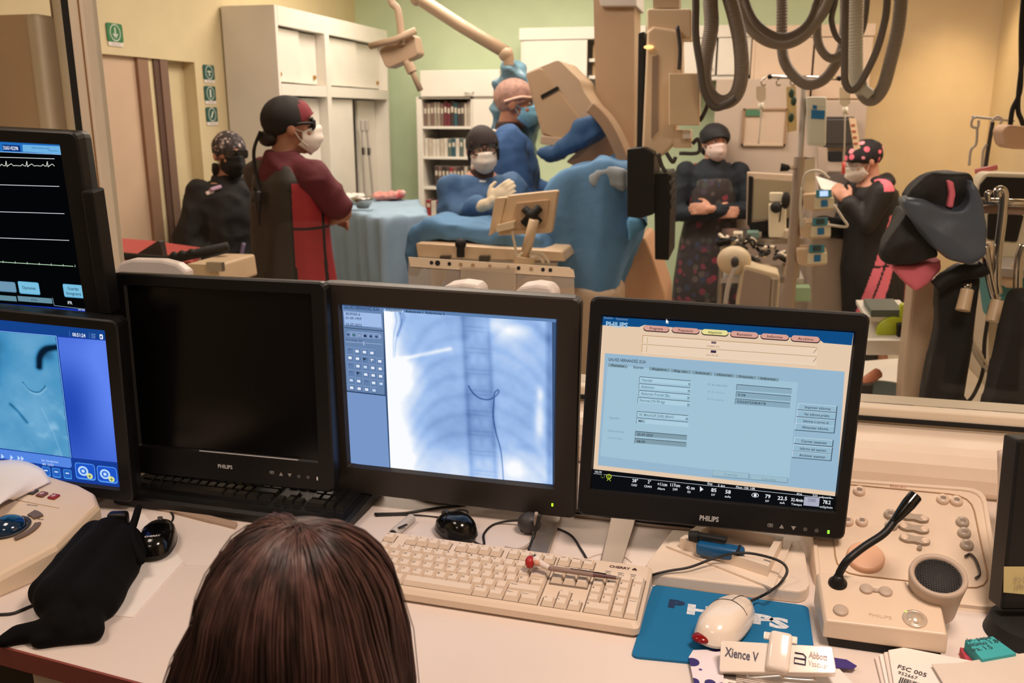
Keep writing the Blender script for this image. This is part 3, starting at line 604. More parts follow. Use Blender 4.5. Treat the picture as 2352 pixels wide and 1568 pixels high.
for s, y, x1 in (('8239305-6', 723, 826), ('01-09-1959', 733, 829), ('25-07-2023', 748, 830)): u.text(s, 793, y, x1, 6, (30, 40, 70), 5)
u.line([(789, 753), (880, 761)], (20, 30, 50), .001)
u.poly([(880, 709), (926, 712), (926, 717), (880, 714)], (170, 196, 232), 3); u.text('Adquisición', 885, 713, 922, 6, (24, 36, 60), 5); u.text('Referencia 1', 932, 717, 971, 6, (24, 36, 60), 5); u.text('Referencia 2', 978, 720, 1021, 6, (24, 36, 60), 5)
u.rect(794, 761, 876, 781, (140, 166, 206), 2, r=.007)
for k in range(6): x = 799+k*13; y = 769+k*1.0; u.rect(x-5, y-6, x+6, y+6, (116, 142, 184), 3); u.rect(x-3, y-2, x+3, y+3, [(60, 76, 110), (60, 110, 110), (150, 170, 200), (20, 24, 40), (50, 66, 100), (60, 76, 110)][k], 4)
u.text('Vel. imag.  0.0', 794, 783, 832, 4, (70, 90, 130)); u.line([(794, 786), (877, 792)], (170, 190, 220)); u.rect(833, 785, 837, 795, (150, 172, 210), 5)
for r_ in range(6):
    for c_ in range(5):
        if (r_ in (0, 5) and c_ == 4): continue
        x = 803+c_*17+r_*1.2; y = 806+r_*17.3+c_*2.0
        u.rect(x-8, y-8, x+8, y+8, (142, 168, 208), 2); u.rect(x-7.2, y-7, x+8, y+8, (98, 126, 170), 3)
        k = (r_*5+c_)
        if k in (0, 10, 15, 22): u.line([(x-4, y-2), (x+4, y-1)], (70, 90, 130), .001, 5); continue
        if k in (7, 8, 16): u.poly([(x-4, y-4), (x+5, y-1), (x-1, y), (x-2, y+5)], (20, 24, 40) if k != 8 else wt, 5); continue
        u.rect(x-4, y-3, x+4, y+3.5, (225, 234, 246) if k % 4 else (190, 210, 236), 5, r=.0007)
# the X-ray picture itself, a lit picture on the glass
def picture(u, corners, nx, ny, fn, name):
    import numpy as np
    uvc = [u.h(*c) for c in corners]; q = MB(u.P.M); vs = []
    for j in range(ny+1):
        for i in range(nx+1):
            a, b = i/nx, j/ny; top = Vector(uvc[0]).lerp(Vector(uvc[1]), a); bot = Vector(uvc[3]).lerp(Vector(uvc[2]), a); p = top.lerp(bot, b); vs.append((p.x, p.y, .0005))
    W = nx+1; fs = [(j*W+i, (j+1)*W+i, (j+1)*W+i+1, j*W+i+1) for j in range(ny) for i in range(nx)]
    m_ = emis_attr(name); q.raw(vs, fs, m_, False)
    A, B = np.meshgrid((np.arange(nx+1)/nx), (np.arange(ny+1)/ny)); c = fn(A, B)
    return q, c
def setcol(o, c):
    import numpy as np
    a = o.data.color_attributes.new('Col', 'FLOAT_COLOR', 'POINT'); c = c.reshape(-1, 3)/255.; c = np.clip(c, 0, 1)
    l = np.where(c <= .04045, c/12.92, ((c+.055)/1.055)**2.4); a.data.foreach_set('color', np.concatenate([l, np.ones((len(l), 1))], 1).ravel())
def seg(np, A, B, pts, w, asp=1.0):
    d = np.full(A.shape, 9.)
    P = [Vector((p[0], p[1], 0)) for p in pts]; P = spline(P, 8) if len(P) > 2 else P
    for a, b in zip(P, P[1:]):
        vx, vy = b.x-a.x, b.y-a.y; L2 = vx*vx+vy*vy+1e-12; tt = np.clip(((A-a.x)*vx+(B-a.y)*vy)/L2, 0, 1); d = np.minimum(d, np.hypot(A-a.x-tt*vx, (B-a.y-tt*vy)))
    return np.exp(-(d/w)**2)
def nfield(np, A, B, sc, seed):
    rs = np.random.RandomState(seed); out = np.zeros(A.shape); amp = 1
    for o in range(4):
        g = rs.rand(int(sc*2**o)+3, int(sc*2**o)+3); X = A*sc*2**o; Y = B*sc*2**o; i = X.astype(int); j = Y.astype(int); fx_ = X-i; fy_ = Y-j; fx_ = fx_*fx_*(3-2*fx_); fy_ = fy_*fy_*(3-2*fy_)
        out += amp*((g[i, j]*(1-fx_)+g[i+1, j]*fx_)*(1-fy_)+(g[i, j+1]*(1-fx_)+g[i+1, j+1]*fx_)*fy_); amp *= .5
    return out/1.875
def xray(A, B):
    import numpy as np
    # px frame of the photo patch: x 880..1275, y 715..1110
    V = .68+.17*(nfield(np, A, B, 5, 3))-.06*nfield(np, A, B, 22, 5)
    V = V+.45*np.exp(-(((A+.02)/.10))**2)                       # bright left margin
    V += .35*np.exp(-((A-.12)/.10)**2-((B-.42)/.12)**2)+.2*np.exp(-((A-.10)/.1)**2)*np.clip((B-.45)*3, 0, 1)
    V += .22*seg(np, A, B, [(.04, .30), (.2, .255), (.40, .20)], .012)+.2*np.exp(-((A-.10)/.09)**2-((B-.33)/.05)**2)+.3*np.exp(-((A-.72)/.13)**2-((B-.06)/.06)**2)
    V += .16*np.exp(-((B-.95)/.14)**2)
    V -= .10*np.exp(-((A-.40)/.2)**2-((B-.72)/.2)**2)
    spx = .555+.03*B; s = np.exp(-(np.abs(A-spx)/.082)**4); V -= .17*s; V += .06*np.exp(-((A-spx)/.05)**2)
    for k in range(8):
        y = .06+k*.128; V -= .055*np.exp(-((B-y)/.007)**2)*s; V -= .05*np.exp(-((B-y-.025)/.007)**2)*s
        for dx in (-.05, .05): V += .07*np.exp(-((A-spx-dx*.6)/.022)**2-((B-y-.07)/.03)**2)
    for dx in (-.075, .075): V -= .10*np.exp(-((A-spx-dx)/.014)**2)
    for k in range(7):   # ribs, left side sweep down to the left, right side sweep down to the right
        y = .0+k*.12
        V -= .055*seg(np, A, B, [(.50, y-.0), (.36, y+.03), (.24, y+.12), (.15, y+.27)], .022)
        V -= .045*seg(np, A, B, [(.66, y+.06), (.78, y+.11), (.90, y+.2), (.98, y+.32)], .022)
    V -= .12*seg(np, A, B, [(.66, .1), (.75, .02), (.88, .02), (.97, .1)], .03)
    V += .3*np.exp(-((A-.925)/.03)**2-((B-.6)/.12)**2)+.2*np.exp(-((A-.93)/.02)**2-((B-.44)/.05)**2); V -= .18*np.clip((A-.955)*40, 0, 1)
    V += .2*np.exp(-((A-.77)/.06)**2-((B-.92)/.06)**2)-.1*np.exp(-((A-.83)/.05)**2-((B-.78)/.03)**2)
    c1 = [(.505, .42), (.53, .46), (.57, .49), (.62, .495), (.66, .475), (.685, .445), (.68, .43), (.66, .455), (.655, .51), (.65, .60), (.665, .70), (.69, .80), (.70, .90), (.705, 1.0)]
    V -= .38*seg(np, A, B, c1, .0042); V -= .2*seg(np, A, B, [(.07, 0), (.075, .06), (.055, .15), (.045, .3), (.04, .45)], .004); V -= .2*seg(np, A, B, [(.10, 0), (.105, .07), (.07, .17), (.055, .28)], .005)
    V -= .15*seg(np, A, B, [(.10, 0), (.12, .03), (.08, .14)], .012)
    V = np.clip(V, .25, 1.05)[..., None]
    lo = np.array([58, 90, 148.]); mid = np.array([158, 190, 238.]); hi = np.array([250, 252, 255.])
    return np.where(V < .72, lo+(mid-lo)*(V-.25)/.47, mid+(hi-mid)*np.clip((V-.72)/.30, 0, 1))
u.q.build('screen', t3)
q, c = picture(u, [(880, 714), (1271, 738), (1265, 1112), (899, 1077)], 230, 220, xray, 'xray_picture_glow'); o = q.build('xray_image', t3); setcol(o, c)

# ---- black switched-off monitor
P2 = pose(-.9203, 1.4385, 1.1126, .01, .0216, 0)
ow, oh, ocx, ocy = outer(P2, [(257, 622), (751, 651), (769, 1126), (300, 1085)])
sw, sh = ow-.062, oh-.085
O2 = P2.w(ocx, -ocy+.018); P2 = PL(O2, P2.ax, P2.ay)
t2, c2 = monitor('black monitor that is switched off, with silver brand lettering, behind the left black mouse', P2, sw, sh, ow, oh, .018, foot=('round', 0, 0), brand=(505, 1071, 538, .0105),
    buttons=((628, 1082, 'rect'), (649, 1086, 'up'), (669, 1088, 'down'), (690, 1091, 'x'), (711, 1093, 'x'), (732, 1096, 'bar')))
q = MB(P2.M); q.box((0, 0, -.003), (sw, sh, .004), mat('dark_screen', (10, 9, 9), .22, spec=.35)); q.build('screen', t2)
q = MB(P2.M); q.box((sw*.12, -sh/2-.001, .0055), (sw*.55, .0016, .001), mat('silver_print', (200, 200, 200), .4)); q.build('silver_trim_line', t2)

# ---- blue angiography monitor, left
P1 = pose(-1.3046, 1.3341, 1.0746, .1166, -.0751, -.0683); W1, H1 = .376*S, .301*S
c1src = [(-220, 715), (240, 757), (281, 1121), (-165, 1063)]
t1, c1 = monitor('black monitor with a blue angiography picture, lower one at the left edge', P1, W1, H1, W1+.055, H1+.05, .002, foot=('round', 0, .02), gap=.008)
u = UI(P1, c1src, W1, H1); u.rect(-220, 715, 281, 1121, (24, 60, 150), 0)
u.poly([(-220, 716), (240, 757), (244, 778), (-218, 736)], (20, 66, 140), 1)
u.text('00:51:24', 164, 770, 194, 8, (235, 240, 255), 4, .02)
for k in range(3): u.line([(207, 765+k*4), (217, 766+k*4)], (150, 180, 230), .0008)
u.rect(226, 765, 235, 777, (225, 235, 250), 4, r=.002); u.rect(228, 769, 232, 774, (24, 66, 140), 5); u.line([(156, 758), (157, 771)], (80, 120, 190)); u.line([(202, 762), (203, 775)], (80, 120, 190))
u.line([(-200, 744), (126, 770), (163, 1050)], (130, 190, 235), .0012)
u.poly([(-170, 1005), (162, 1051), (165, 1070), (160, 1074), (-168, 1024)], (84, 134, 226), 2)
u.text('Sec. fotogramas', 94, 1057, 133, 5, (190, 215, 250), 4); u.text('8/8  23/23', 96, 1066, 122, 5, (200, 220, 250), 4)
for x in (0, 21, 38, 46): u.poly([(x, 1039+x*.12), (x, 1051+x*.12), (x+7, 1046+x*.12)], (190, 215, 250), 4)
for k, x in enumerate((44, 69, 94, 118, 144)): y = 1062+k*3.5; u.rect(x, y, x+22, y+25, (70, 150, 225), 3, r=.003); u.rect(x+1.5, y+1.5, x+20.5, y+22, (40, 96, 190), 4, r=.003); u.rect(x+6, y+8, x+15, y+12, (200, 225, 250), 5, r=.001)
for k, (x, y) in enumerate(((171, 1060), (223, 1068))):
    u.rect(x, y, x+52, y+45, (84, 150, 240), 3, r=.006); u.rect(x+2, y+2, x+50, y+41, (30, 84, 200), 4, r=.005); u.disc(x+21, y+21, .0105, (190, 220, 255), 5); u.disc(x+21, y+21, .007, (60, 120, 220), 6) ; u.disc(x+21, y+21, .0032, (200, 225, 255), 7)
    u.disc(x+37, y+33, .0062, (214, 226, 150), 8); u.line([(x+33, y+33), (x+41, y+34)], (40, 60, 60), .0012, 9); u.line([(x+37, y+29), (x+37.5, y+38)], (40, 60, 60), .0012, 9)
u.q.build('screen', t1)
def angio(A, B):
    import numpy as np
    V = .62+.22*(nfield(np, A, B, 5, 11)-.5)
    V -= .3*np.exp(-((A-.45)/.16)**2-((B-.12)/.16)**2); V -= .2*np.exp(-((A-.5)/.1)**2-((B-.35)/.14)**2)
    V += .3*np.clip(nfield(np, A, B, 12, 21)-.52, 0, 1)*np.clip((B-.35)*2, 0, 1)*np.clip((A-.5)*3, 0, 1)*2.2
    V -= .75*seg(np, A, B, [(.86, .26), (.875, .17), (.92, .11), (1.0, .085)], .022); V -= .25*np.exp(-((A-.93)/.05)**2-((B-.16)/.06)**2)
    V -= .35*seg(np, A, B, [(.73, .40), (.77, .46), (.83, .47), (.875, .43), (.885, .41)], .0045); V += .2*seg(np, A, B, [(.735, .415), (.775, .475), (.835, .485), (.89, .43)], .005)
    V -= .3*seg(np, A, B, [(.62, .6), (.67, .66), (.72, .74)], .012); V += .1*seg(np, A, B, [(.84, .6), (.9, .8), (.94, 1)], .005)
    V = np.clip(V, .02, 1)[..., None]; lo = np.array([6, 22, 40.]); mid = np.array([64, 140, 188.]); hi = np.array([176, 214, 240.])
    return np.where(V < .5, lo+(mid-lo)*V/.5, mid+(hi-mid)*(V-.5)/.5)
q, c = picture(u, [(-200, 746), (124, 771), (161, 1049), (-160, 1004)], 180, 150, angio, 'angiography_picture_glow'); o = q.build('angiography_image', t1); setcol(o, c)
def bluegrad(A, B):
    import numpy as np
    V = .5+.5*np.exp(-((A-1.0)/.5)**2-((B-.45)/.5)**2)+.3*np.exp(-((B-.1)/.2)**2)-.35*np.exp(-((A-.1)/.4)**2-((B-.6)/.35)**2); V = np.clip(V, 0, 1)[..., None]
    return np.array([24, 60, 168.])+(np.array([96, 132, 240.])-np.array([24, 60, 168.]))*V
q, c = picture(u, [(129, 772), (244, 780), (276, 1062), (166, 1050)], 30, 40, bluegrad, 'blue_backdrop_glow'); o = q.build('blue_backdrop', t1); setcol(o, c)

# ---- black ECG monitor above it
P0 = pose(-1.3541, 1.3532, 1.3981, .1043, -.1195, -.0454)
t0, c0 = monitor('black monitor with white heart traces, upper one at the left edge', P0, W1, H1, W1+.075, H1+.05, .0, gap=.012)
u = UI(P0, [(-330, 310), (143, 331), (205, 730), (-240, 690)], W1, H1); u.rect(-330, 310, 205, 730, (4, 5, 7), 0)
u.poly([(-330, 311), (140, 331), (143, 354), (-328, 332)], (34, 110, 190), 1); u.poly([(50, 331), (141, 334), (142, 352), (51, 347)], (110, 178, 226), 2); u.rect(3, 331, 46, 347, (10, 44, 110), 3); u.text('3265142298', 6, 342, 41, 8, (225, 235, 250), 4, .02); u.text('Seleccionar vaso', 72, 339, 114, 4, (40, 100, 170), 4); u.text('Epicárdico', 112, 345, 135, 3, (40, 100, 170), 4)
u.line([(-328, 336), (143, 353)], (150, 190, 230), .0012)
for a, b in (((-200, 356), (125, 363)), ((-200, 419), (136, 427)), ((-200, 480), (148, 490)), ((-200, 538), (159, 552))): u.line([a, b], (215, 220, 224), .0011)
ecg = []
for k in range(6):
    x = -158+k*48; ecg += [(x, 379), (x+12, 380), (x+16, 376), (x+20, 380), (x+24, 380), (x+26, 369), (x+28, 382), (x+31, 379), (x+38, 375), (x+43, 380)]
u.line(ecg, (225, 225, 215), .0011)
u.line([(-200, 588), (169, 612)], (190, 225, 190), .0012)
for k in range(7): u.line([(5+k*28, 598+k*1.8), (5+k*28, 603+k*1.8)], (190, 225, 190), .001)
for (x0, y0, x1, y1, s) in ((-60, 640, 37, 672, ''), (38, 645, 92, 678, 'Opciones'), (143, 652, 197, 687, 'Guardar fotograma')):
    u.rect(x0, y0, x1, y1, (84, 160, 200) if s else (80, 120, 150), 2, r=.003); u.rect(x0+1, y0+1, x1-1, y1-2, (120, 190, 222) if s else (110, 150, 176), 3, r=.003)
    if s == 'Opciones': u.text(s, x0+12, y0+18, x1-11, 7, (30, 60, 90), 5)
    elif s: u.text('Guardar', x0+13, y0+14, x1-14, 7, (30, 60, 90), 5); u.text('fotograma', x0+10, y0+25, x1-9, 7, (30, 60, 90), 5)
for (x0, y0, x1, y1, s) in ((-60, 672, 37, 692, 'PCR'), (38, 679, 120, 698, 'FFR')): u.rect(x0, y0, x1, y1, (100, 140, 156), 2); u.text(s, (x0+x1)/2-8, y0+12, (x0+x1)/2+6, 5, (60, 90, 110), 4)
u.text('iFR', 156, 699, 167, 7, wt); u.line([(120, 684), (124, 702), (202, 712)], (150, 180, 200), .0008)
u.poly([(-240, 676), (203, 713), (205, 729), (-238, 690)], (24, 52, 170), 1); u.text('PPFF FFR3', 181, 714, 196, 3, wt)
u.disc(201, 715, .0022, (90, 230, 120), 5)
u.q.build('screen', t0)
q = MB(P0.M); uu, vv = P0.uv(135, 735); q.cyl((uu, vv, .012), (uu, vv, .014), .003, emis((140, 180, 255), 2), seg=10); q.build('power_light', t0)
q = MB(P0.M); q.box((W1/2+.045, -.03, .0), (.022, H1*.72, .04), M_['black'], bev=.004); q.build('side_guard', t0)
q = MB(P0.M); q.cyl((0, -.02, -.05), (0, -.1, -.30), .03, M_['dgrey']); q.M = Matrix(); b = P0.w(0, -.1, -.30); q.cyl(b, (b.x, b.y, DZ), .028, M_['dgrey']); q.cyl((b.x, b.y, DZ), (b.x, b.y, DZ+.02), .11, M_['dgrey'], seg=32); q.build('stand_pole', t0)
# ================================================================ things on the desk
DESK = PL((0, 1.2, DZ), (1, 0, 0), (0, 1, 0))
def dz(px, py, h=0): return onz(px, py, DZ+h)
def dxy(px, py, h=0): p = dz(px, py, h); return (p.x, p.y)
def baked(o):
    dg = bpy.context.evaluated_depsgraph_get(); dg.update()
    me = bpy.data.meshes.new_from_object(o.evaluated_get(dg)); o.modifiers.clear(); old = o.data; o.data = me; bpy.data.meshes.remove(old); return o
def flat_sheet(name, pxs, h, th, m, label, cat, group=None, n=1):
    q = MB(); q.prism([dxy(*p, h) for p in pxs], DZ+h, DZ+h+th, m); return tag(q.build(name), label, cat, group)
# ---- keyboards
KEYROWS = [
 [('Esc', 1), 1, ('F1', 1), ('F2', 1), ('F3', 1), ('F4', 1), .5, ('F5', 1), ('F6', 1), ('F7', 1), ('F8', 1), .5, ('F9', 1), ('F10', 1), ('F11', 1), ('F12', 1), .25, ('Impr', 1), ('Despl', 1), ('Pausa', 1)],
 [(c, 1) for c in 'º1234567890¡']+[('¿', 1), ('Retroceso', 2), .25, ('Insert', 1), ('Inicio', 1), ('Re Pág', 1), .25, ('Bloq', 1), ('/', 1), ('*', 1), ('-', 1)],
 [('Tab', 1.5)]+[(c, 1) for c in 'QWERTYUIOP`+']+[('Intro', 1.5), .25, ('Supr', 1), ('Fin', 1), ('Av Pág', 1), .25, ('7', 1), ('8', 1), ('9', 1), ('+', 1, 2)],
 [('Bloq Mayús', 1.75)]+[(c, 1) for c in 'ASDFGHJKLÑ´Ç']+[('Intro', 1.25), 3.5, ('4', 1), ('5', 1), ('6', 1)],
 [('Mayús', 1.25)]+[(c, 1) for c in '<ZXCVBNM,.-']+[('Mayús', 2.75), 1.25, ('↑'.replace('↑', '^'), 1), 1.25, ('1', 1), ('2', 1), ('3', 1), ('Intro', 1, 2)],
 [('Ctrl', 1.5), ('Win', 1.25), ('Alt', 1.25), (' ', 5.75), ('Alt Gr', 1.25), ('Win', 1.25), ('Menú', 1.25), ('Ctrl', 1.5), .25, ('<', 1), ('v', 1), ('>', 1), .25, ('0', 2), ('.', 1)]]
def keyboard(label, P, W, D, mc, mk, md, legends=True, kh=.008):
    """P: plane of the keyboard top, origin at its centre"""
    b = P.w(0, 0); t = thing('keyboard', label, 'keyboard', (b.x, b.y, DZ), 0)
    q = MB(); o = [P.w(*c) for c in rrect(W, D, .008, 3)]; i0 = [P.w(*c) for c in rrect(W-.008, D-.008, .006, 3)]
    top = [P.w(c[0], c[1], .003) for c in rrect(W-.012, D-.012, .006, 3)]
    q.loft([[Vector((p.x, p.y, DZ+.002)) for p in i0], [Vector((p.x, p.y, DZ+.006)) for p in o], [p-P.n*.002 for p in o], top], mc, sm=False); q.build('case', t)
    U = .0202; X0 = -11.25*U; Y0 = D/2-.016-U/2+(.0 if legends else .0)
    q = MB(P.M)
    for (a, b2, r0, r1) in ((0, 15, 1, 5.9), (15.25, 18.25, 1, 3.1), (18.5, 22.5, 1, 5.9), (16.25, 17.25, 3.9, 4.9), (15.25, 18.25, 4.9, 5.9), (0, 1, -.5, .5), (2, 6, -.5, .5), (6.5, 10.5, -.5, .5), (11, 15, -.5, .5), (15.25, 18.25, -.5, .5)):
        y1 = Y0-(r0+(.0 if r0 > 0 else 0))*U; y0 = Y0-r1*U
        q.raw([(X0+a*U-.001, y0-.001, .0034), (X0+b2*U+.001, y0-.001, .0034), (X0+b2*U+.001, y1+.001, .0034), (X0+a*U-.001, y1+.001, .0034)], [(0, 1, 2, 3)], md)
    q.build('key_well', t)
    proto = {}
    for r, row in enumerate(KEYROWS):
        x = 0; yc = Y0-(r+(.45 if r else 0))*U
        for k in row:
            if not isinstance(k, tuple): x += k; continue
            wu = k[1]; hu = k[2] if len(k) > 2 else 1; w2 = wu*U/2-.0007; h2 = U/2-.0007; y_ = yc-(hu-1)*U/2; h2 = hu*U/2-.0007
            key = (wu, hu) if not legends else (k[0], wu, hu, r, x)
            cx_, cy_ = X0+(x+wu/2)*U, y_
            if key not in proto:
                q = MB(); tw = w2-.0028; th = h2-.003; s = .0008
                q.loft([[(-w2, -h2, 0), (w2, -h2, 0), (w2, h2, 0), (-w2, h2, 0)], [(-tw, -th+s, kh*.92), (tw, -th+s, kh*.92), (tw, th+s, kh), (-tw, th+s, kh)]], mk, sm=False)
                if legends and k[0].strip():
                    sz = .0062 if len(k[0]) == 1 else .0036
                    q.text(k[0], Matrix.Translation((-tw+.0008, th-.0052 if len(k[0]) == 1 else th-.004, 0)), sz, M_['ink'], width=None if len(k[0]) < 4 else min(tw*1.6, .0022*len(k[0])), z=kh+.00015)
                me = bpy.data.meshes.new('key'); me.from_pydata(q.v, [], q.f); [me.materials.append(m) for m in q.mats]; me.polygons.foreach_set('material_index', q.m); me.update(); proto[key] = me
            o_ = bpy.data.objects.new('key', proto[key]); COL.objects.link(o_); o_.parent = t
            L_ = wm(t).inverted() @ P.M @ Matrix.Translation((cx_, cy_, .0035)); o_.matrix_basis = L_
            x += wu
    return t
a = dz(890, 1221, .034); b = dz(1500, 1303, .034); c = dz(1470, 1442, .018)
ax = (b-a).normalized(); pr = Vector((-ax.y, ax.x, 0)); dep = (b-c).dot(pr); W_ = (b-a).length
nearc = b-pr*dep; nearc.z = DZ+.018
PK = PL((a+b)/2*.5+((a+b)/2-pr*dep)*.5, ax, Vector((pr.x*dep, pr.y*dep, .016))); PK.o.z = DZ+.026; PK = PL(PK.o, PK.ax, PK.ay)
ivory = mat('ivory_keyboard_plastic', (224, 204, 182), .5, bump=.03, bscale=500)
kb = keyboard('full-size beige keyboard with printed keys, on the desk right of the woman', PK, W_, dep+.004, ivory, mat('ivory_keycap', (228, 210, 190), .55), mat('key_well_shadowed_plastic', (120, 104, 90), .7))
q = MB(PK.M); cm = mat('cherry_print', (72, 40, 34), .6); uu, vv = PK.uv(1399, 1306)
q.text('CHERRY', Matrix.Translation((uu, vv, 0)), .0085, cm, width=.034, bold=.03, z=.0036)
for dx, dy in ((0, 0), (.004, 0), (.002, .0028)): q.cyl((uu+.039+dx, vv+.002+dy, .0034), (uu+.039+dx, vv+.002+dy, .0037), .002, cm, seg=10)
for k in range(3):
    for j in range(2): q.box((uu+.001+k*.02, vv-.012-j*.004, .0036), (.009, .0014, .0003), mat('grey_print', (150, 148, 146), .5))
q.build('brand_print', kb)
# black keyboard under the dark monitor
a = dz(372, 1080, .03); b = dz(880, 1140, .03); ax = (b-a).normalized(); ax = Vector((math.cos(R(-1)), math.sin(R(-1)), 0))
ctr = Vector((-.905, 1.475, DZ+.026)); PB = PL(ctr, ax, Vector((-ax.y*.2, ax.x*.2, .014)))
keyboard('black keyboard pushed under the switched-off monitor, behind the dark-haired head', PB, .50, .19, M_['black'], mat('black_keycap', (24, 23, 22), .35), M_['mblack'], legends=False)
q = MB(PB.M)
# ---- mice
def mouse(label, pf, pb, h0, Wd, Ht, m, blist, tail=None, wheel=None, brandt=None):
    """pf, pb: px of front and back ends at mid height"""
    f = dz(*pf, h0); b = dz(*pb, h0); d = (f-b); L = d.length; d.normalize(); c = (f+b)/2
    P = PL((c.x, c.y, DZ+h0-.0), Vector((d.y, -d.x, 0)), Vector((d.x, d.y, 0)))
    t = thing('computer_mouse', label, 'mouse', (c.x, c.y, DZ+h0))
    def surf(i, j, e=0):
        a = 2*math.pi*i; r = j
        cx_, sy = math.cos(a), math.sin(a); x = math.copysign(abs(cx_)**.85, cx_)*r; y = math.copysign(abs(sy)**.85, sy)*r
        wid = Wd/2*(1-.10*y-.08*(y*y)*(1 if y > 0 else -.3)); zz = (1-r**3.2)**.55 if r < 1 else 0
        return (x*wid, y*L/2, .003+Ht*zz*(1-.18*y-.12*max(0, y)**2)+e)
    q = MB(P.M); q.grid(lambda i, j: surf(i, j), 40, 12, m); 
    q.prism([surf(i/40, 1)[:2] for i in range(40)], 0, .0035, blist); q.build('shell', t)
    q = MB(P.M)
    def top(x, y, e=.0006):
        X = x/(Wd/2*(1-.10*y/(L/2))); Y = y/(L/2); r = min(.99, math.hypot(X, Y)); return (x, y, .003+Ht*(1-r**3.2)**.55*(1-.18*Y-.12*max(0, Y)**2)+e)
    dk_ = M_['dgrey'] if m is not M_['gloss'] else M_['mblack']
    q.tube([top(0, L*k) for k in (.1, .2, .3, .4, .46)], .0006, dk_, seg=6); q.tube([top(x*Wd, L*.10-abs(x)*.02) for x in (-.42, -.3, -.15, 0, .15, .3, .42)], .0006, dk_, seg=6); q.build('button_seam', t)
    if wheel: q = MB(P.M); z = top(0, L*.28)[2]; q.cyl((-.0035, L*.28, z-.006), (.0035, L*.28, z-.006), .010, wheel, seg=20); q.build('scroll_wheel', t)
    if tail: q = MB(P.M); q.sph((-Wd*.16, -L*.470, .007), (Wd*.20, .011, .006), tail, 20); q.build('tail_light_window', t)
    if brandt: q = MB(P.M); z = top(0, -L*.33)[2]; q.text(brandt, Matrix.Translation((0, -L*.36, 0)) @ Matrix.Rotation(R(brandrot), 4, 'Z'), .008, mat('white_print', (230, 230, 230), .5), width=.026, align='C', z=z+.0005, bold=.02); q.build('brand_print', t)
    return t, P, L
brandrot = 180
mouse('glossy white mouse with red tail window on the blue mouse mat', (1712, 1385), (1622, 1484), .014, .067, .030, mat('glossy_white_plastic', (238, 224, 208), .18, coat=.5), M_['ltgrey'], tail=mat('translucent_red', (130, 14, 20), .15))
brandrot = 0
mouse('glossy black mouse with white brand print beside the black pouch', (376, 1207), (350, 1283), .010, .064, .030, M_['gloss'], M_['mblack'], wheel=M_['dgrey'], brandt='CHERRY')
mouse('glossy black mouse lying behind the beige keyboard in its own cord', (1010, 1200), (1082, 1240), .010, .062, .032, M_['gloss'], M_['mblack'], wheel=M_['dgrey'])
# mouse mat
q = MB(); mmx = mat('blue_mouse_mat_rubber', (0, 108, 158), .7, bump=.1, bscale=600)
cs = [Vector(dxy(*p)) for p in ((1500, 1347), (1856, 1396), (1858, 1512), (1449, 1512))]; cs[2] = Vector((cs[1].x+.0, cs[3].y+.02)); poly = []
for i in range(4):
    p = cs[i]; a = (cs[i-1]-p).normalized()*.012; b = (cs[(i+1) % 4]-p).normalized()*.012
    for k in range(5): t_ = k/4; poly.append(((p+a*(1-t_)**2+b*t_**2).x, (p+a*(1-t_)**2+b*t_**2).y))
q.prism(poly[::-1], DZ+.0, DZ+.004, mmx); t = thing('mouse_mat', 'blue mouse mat with worn white lettering under the white mouse', 'mouse mat', (cs[0].x+.13, cs[0].y-.1, DZ)); q.build('mat_pad', t)
wp = mat('worn_white_print', (222, 226, 232), .7, var=.25, vscale=150)
d = (cs[1]-cs[0]).normalized(); Mr = Matrix.Rotation(math.atan2(d.y, d.x), 4, 'Z')
q = MB()
for s, px, py, sz, mm in (('P', 1534, 1393, .033, mat('faded_dark_print', (20, 44, 84), .7)), ('H', 1577, 1408, .040, wp), ('I', 1640, 1414, .040, wp), ('L', 1665, 1420, .040, wp), ('I', 1712, 1420, .040, wp), ('P', 1728, 1430, .040, wp), ('S', 1766, 1438, .040, wp)):
    p = dz(px, py, .004); q.text(s, Matrix.Translation(p) @ Mr @ Matrix.Diagonal((1.4, .95, 1, 1)), sz, mm, bold=.06, z=.0004)
q.build('lettering', t)
# ---- cables
def cable(name, pts, r, m, label, group=None):
    q = MB(); q.tube([dz(p[0], p[1], (p[2] if len(p) > 2 else 0)+r) for p in pts], r, m, seg=8); return tag(q.build(name), label, 'cable', group)
bk = mat('black_cable_rubber', (26, 23, 22), .5); gy = mat('grey_cable_rubber', (176, 160, 146), .5)
cable('mouse_cable', [(1718, 1382, .026), (1742, 1372, .014), (1768, 1358, .03), (1793, 1338, .027), (1808, 1310, .04), (1790, 1288, .05), (1735, 1272, .05), (1690, 1270, .048), (1640, 1282, .036), (1585, 1302, .03), (1540, 1310, .026), (1505, 1318, .022), (1490, 1326, .004), (1480, 1334, .002)], .0022, bk, 'dark cord of the white mouse looping over the ivory monitor plinth')
cable('mouse_cable', [(1075, 1236, .01), (1110, 1252, 0), (1112, 1225), (1140, 1202), (1200, 1195, .01), (1262, 1208), (1310, 1228), (1335, 1262), (1347, 1282)], .0022, bk, 'thin black cord looping behind the beige keyboard to its top edge')
cable('mouse_cable', [(862, 1184), (940, 1182), (1010, 1188), (1060, 1190, .02), (1074, 1175, .03), (1050, 1172, .02), (1020, 1192, .015), (1015, 1205, .01)], .002, bk, 'thin black cord curling over the black mouse behind the beige keyboard')
cable('power_cable', [(1070, 1158), (1010, 1165), (930, 1178), (860, 1180)], .0028, bk, 'black cable lying beneath the X-ray monitor')
cable('signal_cable', [(940, 1130), (980, 1146), (1030, 1152), (1100, 1146), (1150, 1160)], .0045, gy, 'thick grey cable sagging beneath the X-ray monitor')
